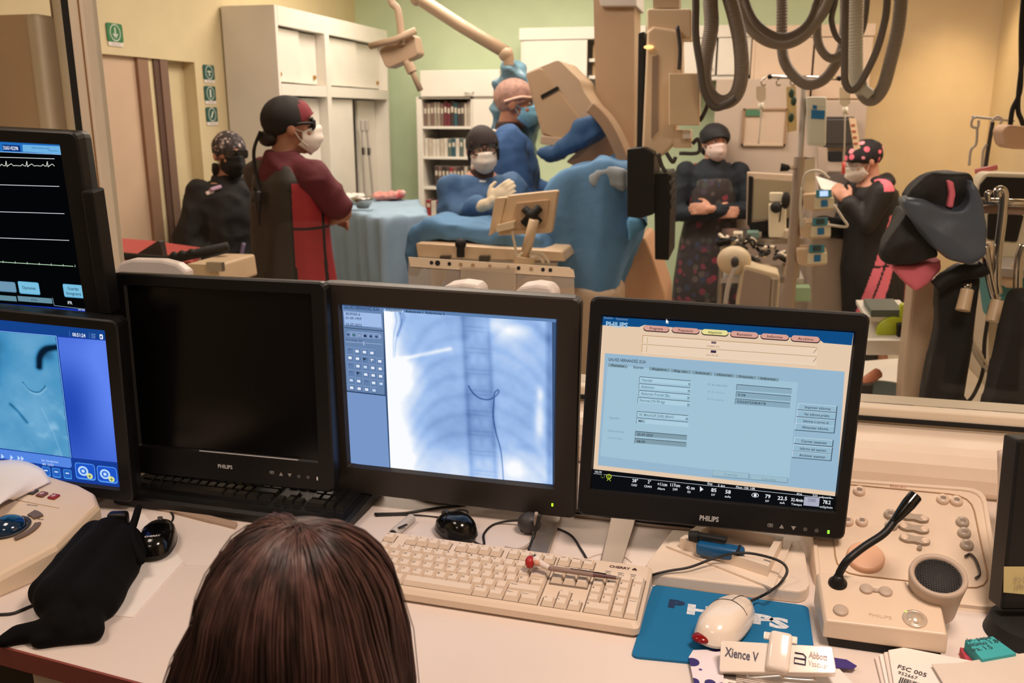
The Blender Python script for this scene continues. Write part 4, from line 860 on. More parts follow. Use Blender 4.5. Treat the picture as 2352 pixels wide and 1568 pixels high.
cable('signal_cable', [(1232, 1178, .05), (1228, 1215, .01), (1222, 1245), (1192, 1262), (1160, 1258)], .0035, gy, 'grey cable hanging below the X-ray monitor stand')
cable('signal_cable', [(1240, 1180, .05), (1226, 1230, .01), (1215, 1262)], .0028, bk, 'black cable hanging below the X-ray monitor stand')
for k, (dy, mm) in enumerate(((0, gy), (7, bk), (13, gy))): cable('signal_cable', [(1318, 1170+dy), (1400, 1180+dy), (1480, 1192+dy), (1560, 1200+dy), (1660, 1212+dy)], .0028, mm, ['grey', 'black', 'second grey'][k]+' cable of the bundle behind the examination monitor foot, '+['rearmost', 'middle', 'frontmost'][k])
cable('thin_cable', [(1345, 1283), (1375, 1272), (1410, 1272), (1438, 1280), (1450, 1290)], .0014, mat('white_cable_rubber', (225, 214, 204), .5), 'thin white cable arching behind the beige keyboard')
cable('thin_cable', [(1502, 1322), (1500, 1345), (1512, 1340), (1545, 1325), (1575, 1330), (1585, 1352)], .0014, mat('white_cable_rubber', (225, 214, 204), .5), 'thin white cable loop above the blue mouse mat corner')
cable('thin_cable', [(0, 1411), (30, 1408), (60, 1396), (110, 1375)], .0025, bk, 'black cord running out from under the black pouch')
cable('mouse_cable', [(372, 1208, .008), (392, 1200), (398, 1186), (390, 1172)], .002, bk, 'short black cord from the left black mouse')
q = MB(); q.tube([dz(332, 1106, .02), dz(360, 1094, .02), dz(385, 1076, .02)], .004, mat('white_cable_rubber', (225, 214, 204), .5)); tag(q.build('network_cable'), 'stiff white cable end between the blue screen and the black keyboard', 'cable')
# marker, tray, plinth, small things
q = MB(); q.cyl(dz(903, 1226, .008), dz(945, 1190, .008), .009, M_['ltgrey'], seg=16); q.cyl(dz(901, 1229, .008), dz(905, 1224, .008), .0075, M_['mblack'], seg=16); q.box(dz(925, 1208, .017), (.004, .02, .002), M_['ink'], rot=-.5)
tag(q.build('marker_pen'), 'grey marker pen lying behind the top left corner of the beige keyboard', 'pen')
t = thing('webcam', 'small dark round webcam lying behind the beige keyboard', 'webcam', tuple(dz(1216, 1205)))
q = MB(); q.sph(dz(1216, 1200, .02), (.022, .02, .02), M_['dgrey'], 20); q.build('camera_body', t)
q = MB(); q.cyl(dz(1216, 1205, 0), dz(1216, 1205, .012), .02, M_['black'], seg=20); q.build('base', t)
iv = mat('ivory_plastic', (232, 214, 194), .4)
t = thing('monitor_plinth', 'ivory plinth with a recessed tray in front of the examination monitor', 'plinth', tuple(dz(1680, 1300)))
q = MB(); pp = [dxy(*p, .022) for p in ((1482, 1296), (1545, 1215), (1835, 1240), (1850, 1270), (1860, 1340), (1852, 1352), (1835, 1357), (1500, 1318))]
q.prism(pp[::-1], DZ, DZ+.022, iv); o = q.build('plinth_block', t, bevel=.003)
q = MB(); P_ = [dz(*p, .026) for p in ((1530, 1252), (1612, 1200), (1820, 1243), (1776, 1350))]
q.raw(P_+[Vector((p.x, p.y, DZ+.0225)) for p in P_], [(3, 2, 1, 0), (0, 1, 5, 4), (1, 2, 6, 5), (2, 3, 7, 6), (3, 0, 4, 7), (4, 5, 6, 7)], iv)
I_ = [dz(*p, .045) for p in ((1562, 1235), (1625, 1196), (1800, 1232), (1765, 1300))]; J_ = [p+(sum(I_, Vector())/4-p)*.16 for p in I_]
q.raw([Vector((p.x, p.y, DZ+.026)) for p in I_]+I_+J_+[Vector((p.x, p.y, DZ+.0285)) for p in J_], [(i, (i+1) % 4, 4+(i+1) % 4, 4+i) for i in range(4)]+[(4+i, 4+(i+1) % 4, 8+(i+1) % 4, 8+i) for i in range(4)]+[(8+i, 8+(i+1) % 4, 12+(i+1) % 4, 12+i) for i in range(4)]+[(12, 13, 14, 15)], iv)
q.build('tray', t)
a = dz(1610, 1252, .045); b = dz(1700, 1268, .045); d = (b-a).normalized(); rot = math.atan2(d.y, d.x)
t = thing('dictation_device', 'small blue device with black clip lying in the ivory tray', 'device', ((a.x+b.x)/2, (a.y+b.y)/2, DZ+.03))
q = MB(); q.box((a+b)/2+Vector((0, 0, -.003)), (.078, .026, .022), mat('deep_blue_plastic', (18, 84, 132), .35), rot=rot, bev=.006, seg=3); q.box(b+Vector((-.002, 0, -.003)), (.01, .028, .023), M_['mblack'], rot=rot, bev=.005, seg=3); q.build('device_body', t)
q = MB(); c_ = dz(1632, 1233, .06); q.box(c_, (.055, .013, .008), M_['mblack'], rot=rot, bev=.003, seg=3); q.cyl(c_+Vector((-.035, .004, -.004)), c_+Vector((-.02, .002, -.002)), .009, M_['mblack']); q.build('clip', t)
# pen on the keyboard
t = thing('topper_pen', 'clear pen with red and white toy topper lying across the beige keyboard', 'pen', tuple(dz(1300, 1310, .045)))
a, b = dz(1262, 1304, .052), dz(1425, 1328, .046)
q = MB(); q.cyl(a, a.lerp(b, .62), .0042, mat('smoky_clear_plastic', (150, 128, 120), .2)); q.cyl(a.lerp(b, .62), b.lerp(a, .06), .0040, mat('pen_grip_dark', (104, 76, 74), .3), r1=.0028); q.cyl(b.lerp(a, .06), b, .0028, M_['steel'], r1=.0006); q.cyl(a.lerp(b, .30)+Vector((0, 0, .004)), a.lerp(b, .80)+Vector((0, 0, .004)), .0011, M_['ink']); q.build('pen_barrel', t)
q = MB(); c_ = dz(1226, 1291, .054); q.sph(c_+Vector((-.006, 0, 0)), (.008, .011, .010), M_['red'], 18); q.sph(c_+Vector((.004, .003, .002)), (.008, .009, .009), mat('topper_white', (228, 214, 206), .4), 18); q.sph(c_+Vector((.006, -.006, .003)), (.005, .004, .005), mat('topper_flesh', (214, 160, 134), .4), 12); q.sph(c_+Vector((.001, .004, .009)), (.003, .003, .003), M_['ink'], 10)
q.cyl(c_+Vector((.010, 0, 0)), a, .006, mat('topper_white', (228, 214, 206), .4), r1=.0042); q.build('pen_topper', t)

# ---- left: trackball console, pouch, papers
e = onz(223, 1157, DZ+.068); PT = PL((-1.28, 1.28, DZ+.066), (math.cos(R(3)), math.sin(R(3)), 0), (-math.sin(R(3)), math.cos(R(3)), .13))
t = thing('trackball_console', 'cream control console with dark blue trackball at the left edge of the desk', 'console', (-1.35, 1.28, DZ))
cc = mat('cream_console_plastic', (228, 206, 178), .45, bump=.03, bscale=500)
rim = [PT.uv(*p) for p in ((-260, 1060), (104, 1089), (178, 1112), (212, 1130), (223, 1158), (128, 1250), (0, 1318), (-300, 1450))]
def ins(poly, k):
    c_ = Vector((sum(p[0] for p in poly)/len(poly), sum(p[1] for p in poly)/len(poly))); return [tuple(c_+(Vector(p)-c_)*k) for p in poly]
q = MB(); W3_ = [PT.w(*p) for p in ins(rim, .97)]; W2_ = [PT.w(*p, -.003) for p in rim]; W1_ = [PT.w(*p, -.010) for p in ins(rim, 1.03)]; W0_ = [Vector((p.x, p.y, DZ)) for p in [PT.w(*p) for p in ins(rim, 1.045)]]
q.loft([W0_[::-1], W1_[::-1], W2_[::-1], W3_[::-1]], cc, sm=False); q.build('housing', t, bevel=.004)
q = MB(PT.M); uu, vv = PT.uv(20, 1213); q.M = PT.M @ Matrix.Translation((uu, vv, 0)); q.lathe([(.034, .0), (.036, .003), (.031, .004), (.029, .0), (.029, -.002)], M_['dgrey'], seg=32); q.build('trackball_ring', t)
q = MB(PT.M); q.sph((uu, vv, .002), (.0285, .0285, .020), mat('dark_blue_trackball', (8, 44, 74), .08, coat=1), 32); q.build('trackball', t)
for px, py, mm in ((75, 1131, M_['dgrey']), (97, 1137, mat('button_brown', (120, 70, 62), .4)), (124, 1142, mat('button_red_dark', (150, 36, 40), .4))):
    q = MB(PT.M); a, b = PT.uv(px, py); q.box((a, b, .002), (.017, .016, .004), mm, rot=-.15, bev=.002); q.box((a, b, .004), (.007, .007, .001), mat('button_mark', (200, 160, 150), .5), rot=.6); q.build('push_button', t)
def arc_key(cx_, cy_, r0, r1, a0, a1, nm):
    q = MB(PT.M); n = 10; A = [R(a0+(a1-a0)*i/n) for i in range(n+1)]; q.prism([(cx_+r1*math.cos(x), cy_+r1*math.sin(x)) for x in A]+[(cx_+r0*math.cos(x), cy_+r0*math.sin(x)) for x in A[::-1]], 0, .004, mat('taupe_key', (112, 92, 78), .5)); q.build(nm, t)
arc_key(uu, vv, .040, .056, 50, 80, 'arc_key'); arc_key(uu, vv, .042, .052, -40, 25, 'arc_key')
q = MB(PT.M); a, b = PT.uv(35, 1148); c_, d_ = PT.uv(136, 1167); q.M = PT.M; q.tube([(a, b, .0006), (c_, d_, .0006)], .0007, M_['putty'], smooth=False); q.text('Opciones', Matrix.Translation((*PT.uv(60, 1160), 0)), .006, M_['ink'], z=.0006); q.text('Menú', Matrix.Translation((*PT.uv(84, 1193), 0)), .006, M_['ink'], z=.0006); q.text('OK', Matrix.Translation((*PT.uv(96, 1130), 0)), .005, M_['ink'], z=.0006); q.text('Cerrar', Matrix.Translation((*PT.uv(120, 1136), 0)), .005, M_['ink'], z=.0006); q.build('panel_print', t)
# paper curling over the console
q = MB()
A0 = [(-60, 1066), (20, 1077), (70, 1086), (104, 1096), (118, 1110)]; A1 = [(-160, 1230), (-60, 1228), (0, 1192), (26, 1165), (34, 1152)]
def pf(i, j):
    k = i*4; a = int(min(3, k)); f = k-a; p0 = Vector(A0[a]).lerp(Vector(A0[a+1]), f); p1 = Vector(A1[a]).lerp(Vector(A1[a+1]), f); p = p0.lerp(p1, j)
    return PT.w(*PT.uv(*p), .004+.022*math.sin(min(1, i*1.02)*math.pi)*.8+.006*(1-i))
q.grid(pf, 20, 10, M_['paper']); 
pp_ = tag(q.build('paper_sheet', solid=.0004), 'curled white printed sheet lying on the cream trackball console', 'paper')
q = MB(PT.M)
for k in range(4): a, b = PT.uv(2, 1096+k*5); q.box((a, b, .012), (.04, .0008, .0003), mat('grey_text', (150, 130, 116), .7), rot=-.12)
a = 0; q.build('printed_lines', pp_)
# papers under the pouch
flat_sheet('paper_sheet', [(160, 1250), (330, 1180), (420, 1290), (305, 1419), (235, 1412)], 0, .0015, M_['paper'], 'blank white sheet on the desk beneath the black pouch', 'paper')
flat_sheet('paper_sheet', [(352, 1178), (545, 1215), (480, 1300), (430, 1300), (320, 1230)], 0, .0008, mat('paper_b', (226, 214, 204), .8), 'blank white sheet under the left black mouse', 'paper')
q = MB(); q.prism([dxy(*p) for p in ((330, 1163), (345, 1156), (545, 1205), (540, 1217))], DZ, DZ+.006, mat('light_wood_strip', (176, 152, 132), .5)); tag(q.build('ruler_strip'), 'narrow beige strip in front of the black keyboard', 'ruler')
flat_sheet('paper_sheet', [(430, 1088), (575, 1104), (560, 1122), (452, 1120)], .020, .002, M_['paper'], 'scrap of lined paper under the switched-off monitor', 'paper')
flat_sheet('grey_tray', [(430, 1095), (590, 1100), (700, 1150), (420, 1140)], .015, .004, M_['ltgrey'], 'grey tray edge under the switched-off monitor', 'tray')
# ---- blobs: one continuous voxel-remeshed surface grown from capsules, ellipsoids and lofts
def blob(name, prims, m, parent=None, voxel=.01, smooth=6, M=None, amp=0, fscale=8, fdir=None, seed=0, matf=None, mats=(), decim=None):
    q = MB(M or Matrix())
    for p in prims:
        if p[0] == 'c':
            _, a, b, r0, r1 = p; a = Vector(a); b = Vector(b); q.sph(a, r0, m, 14); q.sph(b, r1, m, 14)
            d = b-a; L = d.length
            if L > 1e-6: q.cyl(a, b, r0, m, r1=r1, seg=16)
        elif p[0] == 'e': q.sph(p[1], p[2], m, 20, rot=p[3] if len(p) > 3 else None)
        elif p[0] == 'l':   # loft of elliptical rings (z,cx,cy,rx,ry)
            q.loft([[(cx+rx*math.cos(2*math.pi*i/24), cy+ry*math.sin(2*math.pi*i/24), z) for i in range(24)] for z, cx, cy, rx, ry in p[1]], m)
        elif p[0] == 'r':   # loft of explicit rings
            q.loft(p[1], m)
        elif p[0] == 'b': q.box(p[1], p[2], m, rot=p[3] if len(p) > 3 else None, bev=p[4] if len(p) > 4 else 0)
        elif p[0] == 'p': q.prism(p[1], p[2], p[3], m, M=p[4] if len(p) > 4 else None)
    # recalc outward normals are guaranteed by construction; union by voxels
    o = q.build(name, parent)
    k = o.modifiers.new('r', 'REMESH'); k.mode = 'VOXEL'; k.voxel_size = voxel; k.use_smooth_shade = True
    if smooth: k = o.modifiers.new('s', 'SMOOTH'); k.iterations = smooth; k.factor = .5
    baked(o); me = o.data
    if amp:
        W = wm(o) if parent else Matrix.Translation(o.location); n = len(me.vertices)
        nn = [v.normal.copy() for v in me.vertices]
        for v, nr in zip(me.vertices, nn):
            p = W @ v.co; s = fscale
            if fdir == 'v': pp = Vector((p.x*s, p.y*s, p.z*s*.18))
            elif fdir == 'h': pp = Vector((p.x*s*.3, p.y*s*.3, p.z*s))
            else: pp = p*s
            pp += Vector((seed*3.1, seed, 0)); f = 1-abs(noise.noise(pp))*2.2+.5*noise.noise(pp*2.3); v.co += nr*((max(f, -.1)-.42)*amp)
    me.polygons.foreach_set('use_smooth', [True]*len(me.polygons))
    me.materials.clear(); me.materials.append(m)
    if matf:
        for x in mats: me.materials.append(x)
        Mi = (M or Matrix()).inverted(); W = Mi @ (wm(o) if parent else Matrix.Translation(o.location))
        for p in me.polygons: p.material_index = matf(W @ p.center, p.normal)
    return o
# black pouch
pz = mat('black_pouch_fabric', (9, 8, 8), .9, bump=.15, bscale=50, spec=.15)
def dv(px, py, h): return onz(px, py, DZ+h)
t = thing('pouch', 'black fabric pouch with straps lying between the cream console and the left mouse', 'pouch', tuple(dz(210, 1330)))
blob('pouch_body', [('c', dv(250, 1225, .035), dv(130, 1375, .035), .030, .034), ('c', dv(290, 1240, .03), dv(200, 1385, .03), .028, .032), ('c', dv(215, 1225, .03), dv(105, 1360, .03), .024, .026), ('c', dv(320, 1260, .02), dv(240, 1390, .02), .018, .022),
  ('c', dv(130, 1375, .028), dv(150, 1440, .02), .03, .022), ('c', dv(150, 1440, .014), dv(40, 1455, .014), .018, .014), ('c', dv(40, 1455, .012), dv(5, 1472, .012), .014, .011), ('c', dv(200, 1400, .02), dv(215, 1452, .014), .026, .015), ('c', dv(90, 1470, .01), dv(200, 1460, .010), .012, .012), ('c', dv(270, 1200, .03), dv(275, 1225, .03), .02, .02)],
  pz, t, voxel=.004, smooth=16, amp=.0018, fscale=14, seed=3)
q = MB(); q.tube([dv(325, 1290, .03), dv(302, 1225, .05), dv(312, 1185, .06), dv(318, 1165, .065), dv(312, 1190, .05), dv(296, 1240, .04)], .006, pz, seg=10); q.build('strap', t)
q = MB(); q.box(dv(272, 1192, .045), (.035, .02, .028), M_['black'], rot=.3, bev=.006, seg=3); q.build('buckle', t)

# ---- intercom and button console on the right
PT2 = R(24)
def tilted(px, py, h, tilt=24, yaw=-1.5):
    o = onz(px, py, DZ+h); y = R(yaw); a = Vector((math.cos(y), math.sin(y), 0)); b = Vector((-math.sin(y)*math.cos(R(tilt)), math.cos(y)*math.cos(R(tilt)), math.sin(R(tilt)))); return PL(o, a, b)
cs_ = mat('console_ivory', (230, 208, 184), .42, bump=.02, bscale=500)
PC = tilted(2290, 1392, .012, 24, -3)
t = thing('button_console', 'slanted ivory control panel with round buttons and a large peach knob, behind the intercom', 'console', tuple(PC.w(-.1, .1, -.05).xy)+(DZ,))
def rpoly(cs, r, n=5):
    out = []
    for i in range(len(cs)):
        p = Vector(cs[i]); a = (Vector(cs[i-1])-p); b = (Vector(cs[(i+1) % len(cs)])-p); rr = min(r, a.length*.45, b.length*.45); a = a.normalized()*rr; b = b.normalized()*rr
        for k in range(n): t_ = k/(n-1); out.append(tuple(p+a*(1-t_)**2+b*t_**2))
    return out
oc = rpoly([PC.uv(*p) for p in ((1855, 1092), (2262, 1122), (2306, 1398), (1878, 1352))], .03)[::-1]
q = MB(); lo = [PC.w(*p) for p in ins(oc, 1.02)]; yb = max(p.y for p in lo)
q.loft([[Vector((p.x, p.y, DZ)) for p in lo], [PC.w(*p, -.006) for p in ins(oc, 1.015)], [PC.w(*p) for p in oc], [PC.w(*p, -.001) for p in ins(oc, .96)], [PC.w(*p, -.004) for p in ins(oc, .95)], [PC.w(*p, -.004) for p in ins(oc, .5)]], cs_, sm=False); q.build('housing', t)
q = MB(PC.M); gp_ = rpoly([PC.uv(*p) for p in ((1905, 1105), (2232, 1136), (2276, 1352), (1922, 1312))], .035)
q.tube([(*p, -.003) for p in gp_+gp_[:1]], .0012, mat('seam_tan', (178, 142, 104), .5), smooth=False, seg=6); q.build('panel_seam', t)
bt = mat('grey_beige_button', (176, 160, 142), .35); bl = mat('ivory_button', (226, 200, 176), .35)
def rb(px, py, r, m_, h=.008, nm='round_button'):
    q = MB(PC.M @ Matrix.Translation((*PC.uv(px, py), -.004))); q.lathe([(r, 0), (r, h*.6), (r*.88, h), (0.0001, h*1.05)], m_, seg=24); q.lathe([(r*.45, h*1.06), (r*.4, h*1.09), (0.0001, h*1.09)], mat('button_mark2', (140, 122, 108), .5), seg=12); q.build(nm, t)
for p in ((1974, 1127, .0105, bl), (2166, 1146, .0105, bl), (2197, 1150, .0105, bl), (2045, 1181, .0105, bt), (2048, 1205, .0105, bt), (1947, 1196, .010, bl), (1980, 1197, .010, bl), (2211, 1198, .0105, bt), (2215, 1223, .0105, bt), (2221, 1251, .0105, bt), (2112, 1258, .004, bt)): rb(*p)
for px, py in ((2099, 1188), (2099, 1213), (2101, 1239)):
    u0, v0 = PC.uv(px, py); q = MB(PC.M @ Matrix.Translation((u0, v0, -.004)) @ Matrix.Rotation(-.08, 4, 'Z')); out = []
    for i in range(32): a = 2*math.pi*i/32; out.append((.024*math.cos(a)*1.0, .0092*math.sin(a)*(1-.38*math.exp(-(math.cos(a)/.35)**2))/max(.55, 1)+.0))
    q.prism(out, 0, .007, bt); q.sph((.016, 0, .007), (.006, .006, .0015), bl, 12); q.sph((-.016, 0, .007), (.006, .006, .0015), bl, 12); q.build('rocker_button', t, bevel=.0015)
q = MB(PC.M @ Matrix.Translation((*PC.uv(1988, 1280), -.004))); q.lathe([(.0295, 0), (.0298, .006), (.0285, .0095), (.0265, .011), (.0255, .0112), (.0001, .0114)], mat('peach_knob', (226, 178, 146), .4), seg=40); q.build('large_knob', t)
q = MB(PC.M); u0, v0 = PC.uv(2229, 1302); q.tube([(u0-.006, v0+.02, .001), (u0+.003, v0+.026, .001), (u0+.010, v0+.012, .001), (u0+.012, v0-.012, .001), (u0+.005, v0-.022, .001)], .0022, M_['dsteel']); q.build('key_loop', t)
q = MB(PC.M); q.text('PHILIPS', Matrix.Translation((*PC.uv(2046, 1116), 0)), .007, mat('peach_print', (196, 130, 100), .5), z=.0005, width=.026); q.build('brand_print', t)
# intercom
PI_ = tilted(2172, 1456, .046, 17, -5)
t = thing('intercom', 'ivory desk intercom with black gooseneck microphone and round black speaker', 'intercom', tuple(PI_.w(-.08, .08, 0).xy)+(DZ,))
cs2 = mat('intercom_ivory', (224, 202, 178), .42, bump=.02, bscale=500); cs3 = mat('intercom_taupe', (186, 166, 148), .5)
top = [PI_.uv(*p) for p in ((1882, 1314), (2080, 1334), (2096, 1360), (2128, 1378), (2160, 1390), (2174, 1456), (1899, 1424))][::-1]
q = MB(); bot = [PI_.w(*p) for p in ins(top, 1.04)]
q.loft([[Vector((p.x, p.y, DZ+.016)) for p in bot], [PI_.w(*p, -.006) for p in ins(top, 1.04)], [PI_.w(*p) for p in top]], cs2, sm=False); q.build('housing', t, bevel=.002)
q = MB(); q.loft([[Vector((p.x, p.y, DZ)) for p in [PI_.w(*p) for p in ins(top, .93)]], [Vector((p.x, p.y, DZ+.0158)) for p in [PI_.w(*p) for p in ins(top, .95)]]], M_['mblack'], sm=False); q.build('base', t)
cu, cv = PI_.uv(2158, 1318); ppx = PI_.w(cu, cv, .028)
# speaker plane: raised
PS = PL(onz(2156, 1318, DZ+.098), PI_.ax, Vector((PI_.ay.x, PI_.ay.y, math.tan(R(22)))))
q = MB(PS.M); q.lathe([(.001, -.075), (.034, -.075), (.037, -.03), (.040, -.006), (.039, -.001), (.0365, .0), (.0325, -.002), (.0315, -.006)], cs3, seg=48); sp_ = q.build('speaker_housing', t)
gm = mat('speaker_mesh_black', (22, 20, 20), .6)
q = MB(PS.M); q.lathe([(.0315, -.005), (.02, -.0035), (.0001, -.003)], gm, seg=40)
for i in range(-9, 10):
    for j in range(-9, 10):
        x, y = i*.0034, j*.0034
        if math.hypot(x, y) < .030: q.box((x, y, -.0032), (.0018, .0018, .0012), mat('speaker_mesh_dot', (36, 32, 31), .5))
q.build('speaker_mesh', sp_)
q = MB(PI_.M); bp = PI_.uv(1924, 1340); q.lathe([(.0135, 0), (.0135, .003), (.009, .008), (.0065, .016), (.0001, .016)], M_['black'], M=Matrix.Translation((*bp, 0)), seg=24); q.build('microphone_socket', t)
b0 = PI_.w(*bp, .01)
gp2 = [b0]+[onz(x, y, DZ+h) for x, y, h in ((1930, 1312, .085), (1948, 1285, .105), (1985, 1255, .12), (2030, 1225, .135), (2055, 1195, .15))]
q = MB(); q.tube(gp2, .0058, M_['black'], seg=12, sub=10); gn = q.build('gooseneck', t)
e0, e1 = onz(2052, 1199, DZ+.149), onz(2103, 1138, DZ+.182)
q = MB(); q.tube([e0, e0.lerp(e1, .25), e0.lerp(e1, .6), e0.lerp(e1, .9), e1], .010, M_['gloss'], seg=20, rf=lambda x: .55+.5*min(1, x*1.8) if x < .97 else .8); q.build('microphone_head', t)
for px, py, r in ((1990, 1354, .0095), (2034, 1360, .0095), (1931, 1403, .0105)):
    q = MB(PI_.M @ Matrix.Translation((*PI_.uv(px, py), 0))); q.lathe([(r, 0), (r, .003), (r*.85, .0045), (.0001, .004)], cs3, seg=24); q.build('round_button', t)
q = MB(PI_.M); a = PI_.uv(1990, 1354); b = PI_.uv(2034, 1360); q.tube([(a[0]+.008, a[1], .0006), (b[0]-.008, b[1], .0006)], .0035, cs3, smooth=False); q.build('button_bridge', t)
q = MB(PI_.M @ Matrix.Translation((*PI_.uv(2101, 1422), 0))); q.lathe([(.0165, 0), (.0165, .002), (.0125, .003), (.012, .001), (.0115, .004), (.0001, .005)], mat('pearl_button', (214, 196, 176), .25, metal=.35), seg=32); q.build('talk_button', t)
q = MB(PI_.M @ Matrix.Translation((*PI_.uv(2081, 1407), .001))); q.sph((0, 0, 0), .0022, emis((190, 255, 90), 1.5), 10); q.build('power_light', t)
q = MB(PI_.M); q.text('PHILIPS', Matrix.Translation((*PI_.uv(1996, 1414), 0)), .008, mat('faint_print', (196, 170, 146), .5), z=.0004, width=.03); q.build('brand_print', t)
# clear sheet and dark monitor at right edge
q = MB(); A_ = [(2290, 1035), (2292, 1120), (2284, 1230), (2282, 1330), (2290, 1390)]; B_ = [(2352, 1022), (2352, 1130), (2330, 1240), (2316, 1330), (2300, 1394)]
def shf(i, j):
    k = i*4; a = int(min(3, k)); f = k-a; p0 = Vector(A_[a]).lerp(Vector(A_[a+1]), f); p1 = Vector(B_[a]).lerp(Vector(B_[a+1]), f); p = p0.lerp(p1, j); return ony(p.x, p.y, 1.66-.26*i*i)
q.grid(shf, 16, 6, mat('milky_sheet', (206, 186, 168), .4)); tag(q.build('plastic_sheet', solid=.0012), 'milky curved plastic sheet standing between the ivory console and the dark screen', 'sheet')
a = onz(2292, 1405, DZ+.055); PR = PL(onz(2316, 1402, DZ+.035), (1, .25, 0), (0, .12, 1)); 
t = thing('monitor', 'black screen edge at the right border with a yellowed note stuck on it', 'monitor', (a.x+.2, 1.5, DZ))
u0, v0 = PR.uv(2345, 1010); u1, v1 = PR.uv(2300, 1402); 
q = MB(PR.M); q.prism([(u1, v1), (u1+.36, v1), (u0+.33, v0), (u0-.004, v0)], -.04, 0, M_['black']); q.build('casing', t, bevel=.004)
q = MB(PR.M); nu, nv = PR.uv(2308, 1300); mu, mv = PR.uv(2352, 1362); q.raw([(nu, mv+.002, .0015), (nu+.07, mv-.004, .0035), (nu+.07, nv-.0, .001), (nu-.002, nv, .001)], [(0, 1, 2, 3)], mat('yellowed_note', (196, 182, 128), .8)); q.text('dra.9', Matrix.Translation((nu+.012, (nv+mv)/2, 0)), .009, mat('grey_text', (110, 100, 86), .7), z=.004); q.text('(49) 2', Matrix.Translation((nu+.014, (nv+mv)/2-.012, 0)), .009, mat('grey_text', (110, 100, 86), .7), z=.004); q.build('sticky_note', t)
q = MB(); p = dz(2330, 1455); q.cyl(Vector((p.x+.02, p.y, DZ)), Vector((p.x+.02, p.y, DZ+.022)), .062, M_['mblack'], r1=.055, seg=40); q.cyl(Vector((p.x+.04, p.y+.02, DZ+.02)), PR.w(u1+.12, v1+.03, -.045), .014, M_['mblack']); q.build('stand_foot', t)
# sticky pads
def pad(pxs, h, th, m_, label, txt=None):
    P4_ = [dz(*p, h+th) for p in pxs]; q = MB(); q.prism([(p.x, p.y) for p in P4_], DZ+h, DZ+h+th, m_)
    if txt:
        c_ = sum(P4_, Vector())/4; d = (P4_[1]-P4_[0]).normalized()
        for k, s in enumerate(txt): q.text(s, Matrix.Translation(c_+Vector((-.026, .006-k*.012, 0))) @ Matrix.Rotation(math.atan2(d.y, d.x), 4, 'Z'), .012, M_['ink'], z=.0006)
    return tag(q.build('sticky_note_pad'), label, 'note pad')
pad([(2205, 1486), (2290, 1500), (2352, 1560), (2240, 1560)], .0, .012, mat('pink_note_paper', (206, 74, 92), .7), 'pink sticky note pad underneath the turquoise one')
pad([(2217, 1470), (2280, 1461), (2334, 1500), (2256, 1514)], .0125, .016, mat('turquoise_note_paper', (60, 172, 178), .7), 'turquoise sticky note pad with handwriting, on top of the pink pad', ['dr. pepe', 'ultimo 1.89', 'ura. 1.5'])
# badge holder, cards and papers, bottom right
flat_sheet('notepad_sheet', [(1640, 1500), (1905, 1520), (1960, 1580), (1600, 1600)], 0, .006, M_['paper'], 'stack of white forms beneath the white clip box', 'paper')
PX = PL(onz(1780, 1545, DZ+.022), (math.cos(R(-4)), math.sin(R(-4)), 0), (0, math.cos(R(38)), math.sin(R(38))))
t = thing('clip_box', 'white magnetic clip box reading Xience V and Abbott Vascular, at the bottom edge', 'clip box', tuple(PX.w(0, .02, -.03).xy)+(DZ+.008,))
bx_ = [PX.uv(*p) for p in ((1656, 1470), (1912, 1484), (1922, 1546), (1652, 1542))][::-1]; gw = mat('glossy_white_box', (238, 226, 214), .15, coat=.6)
q = MB(PX.M); q.prism(rpoly(bx_, .004), -.016, 0, gw); q.build('box_body', t, bevel=.0015)
q = MB(PX.M); a, b = PX.uv(1790, 1500); q.box((a, b, .006), (.030, .054, .014), gw, rot=-.04, bev=.006, seg=4, sm=True); q.box((a, b+.021, .001), (.044, .010, .004), gw, bev=.001); q.build('clip_block', t)
q = MB(PX.M); nb_ = mat('navy_print', (40, 36, 66), .5); a, b = PX.uv(1664, 1506); c_, _ = PX.uv(1742, 1510); q.text('Xience V', Matrix.Translation((a, b, 0)), .018, nb_, width=c_-a, bold=.02, z=.0005)
a, b = PX.uv(1857, 1510); c_, _ = PX.uv(1903, 1512); gy_ = mat('peach_grey_print', (176, 150, 140), .5); q.text('Abbott', Matrix.Translation((a, b, 0)), .013, gy_, width=(c_-a)*.95, bold=.03, z=.0005); q.text('Vascular', Matrix.Translation((a, b-.011, 0)), .012, gy_, width=c_-a, z=.0005)
a, b = PX.uv(1817, 1521); q.tube([(a+.004, b+.014, .0006), (a+.015, b+.014, .0006), (a+.018, b+.011, .0006), (a+.018, b, .0006), (a+.004, b, .0006), (a+.004, b+.007, .0006), (a+.017, b+.007, .0006)], .0011, nb_, smooth=False, seg=6); q.build('printed_lettering', t)
q = MB(); q.tube([onz(1715, 1548, DZ+.02), onz(1725, 1556, DZ+.02), onz(1790, 1552, DZ+.024), onz(1800, 1557, DZ+.02), onz(1868, 1562, DZ+.02), onz(1872, 1556, DZ+.02)], .0016, M_['steel']); q.build('wire_spring', t)
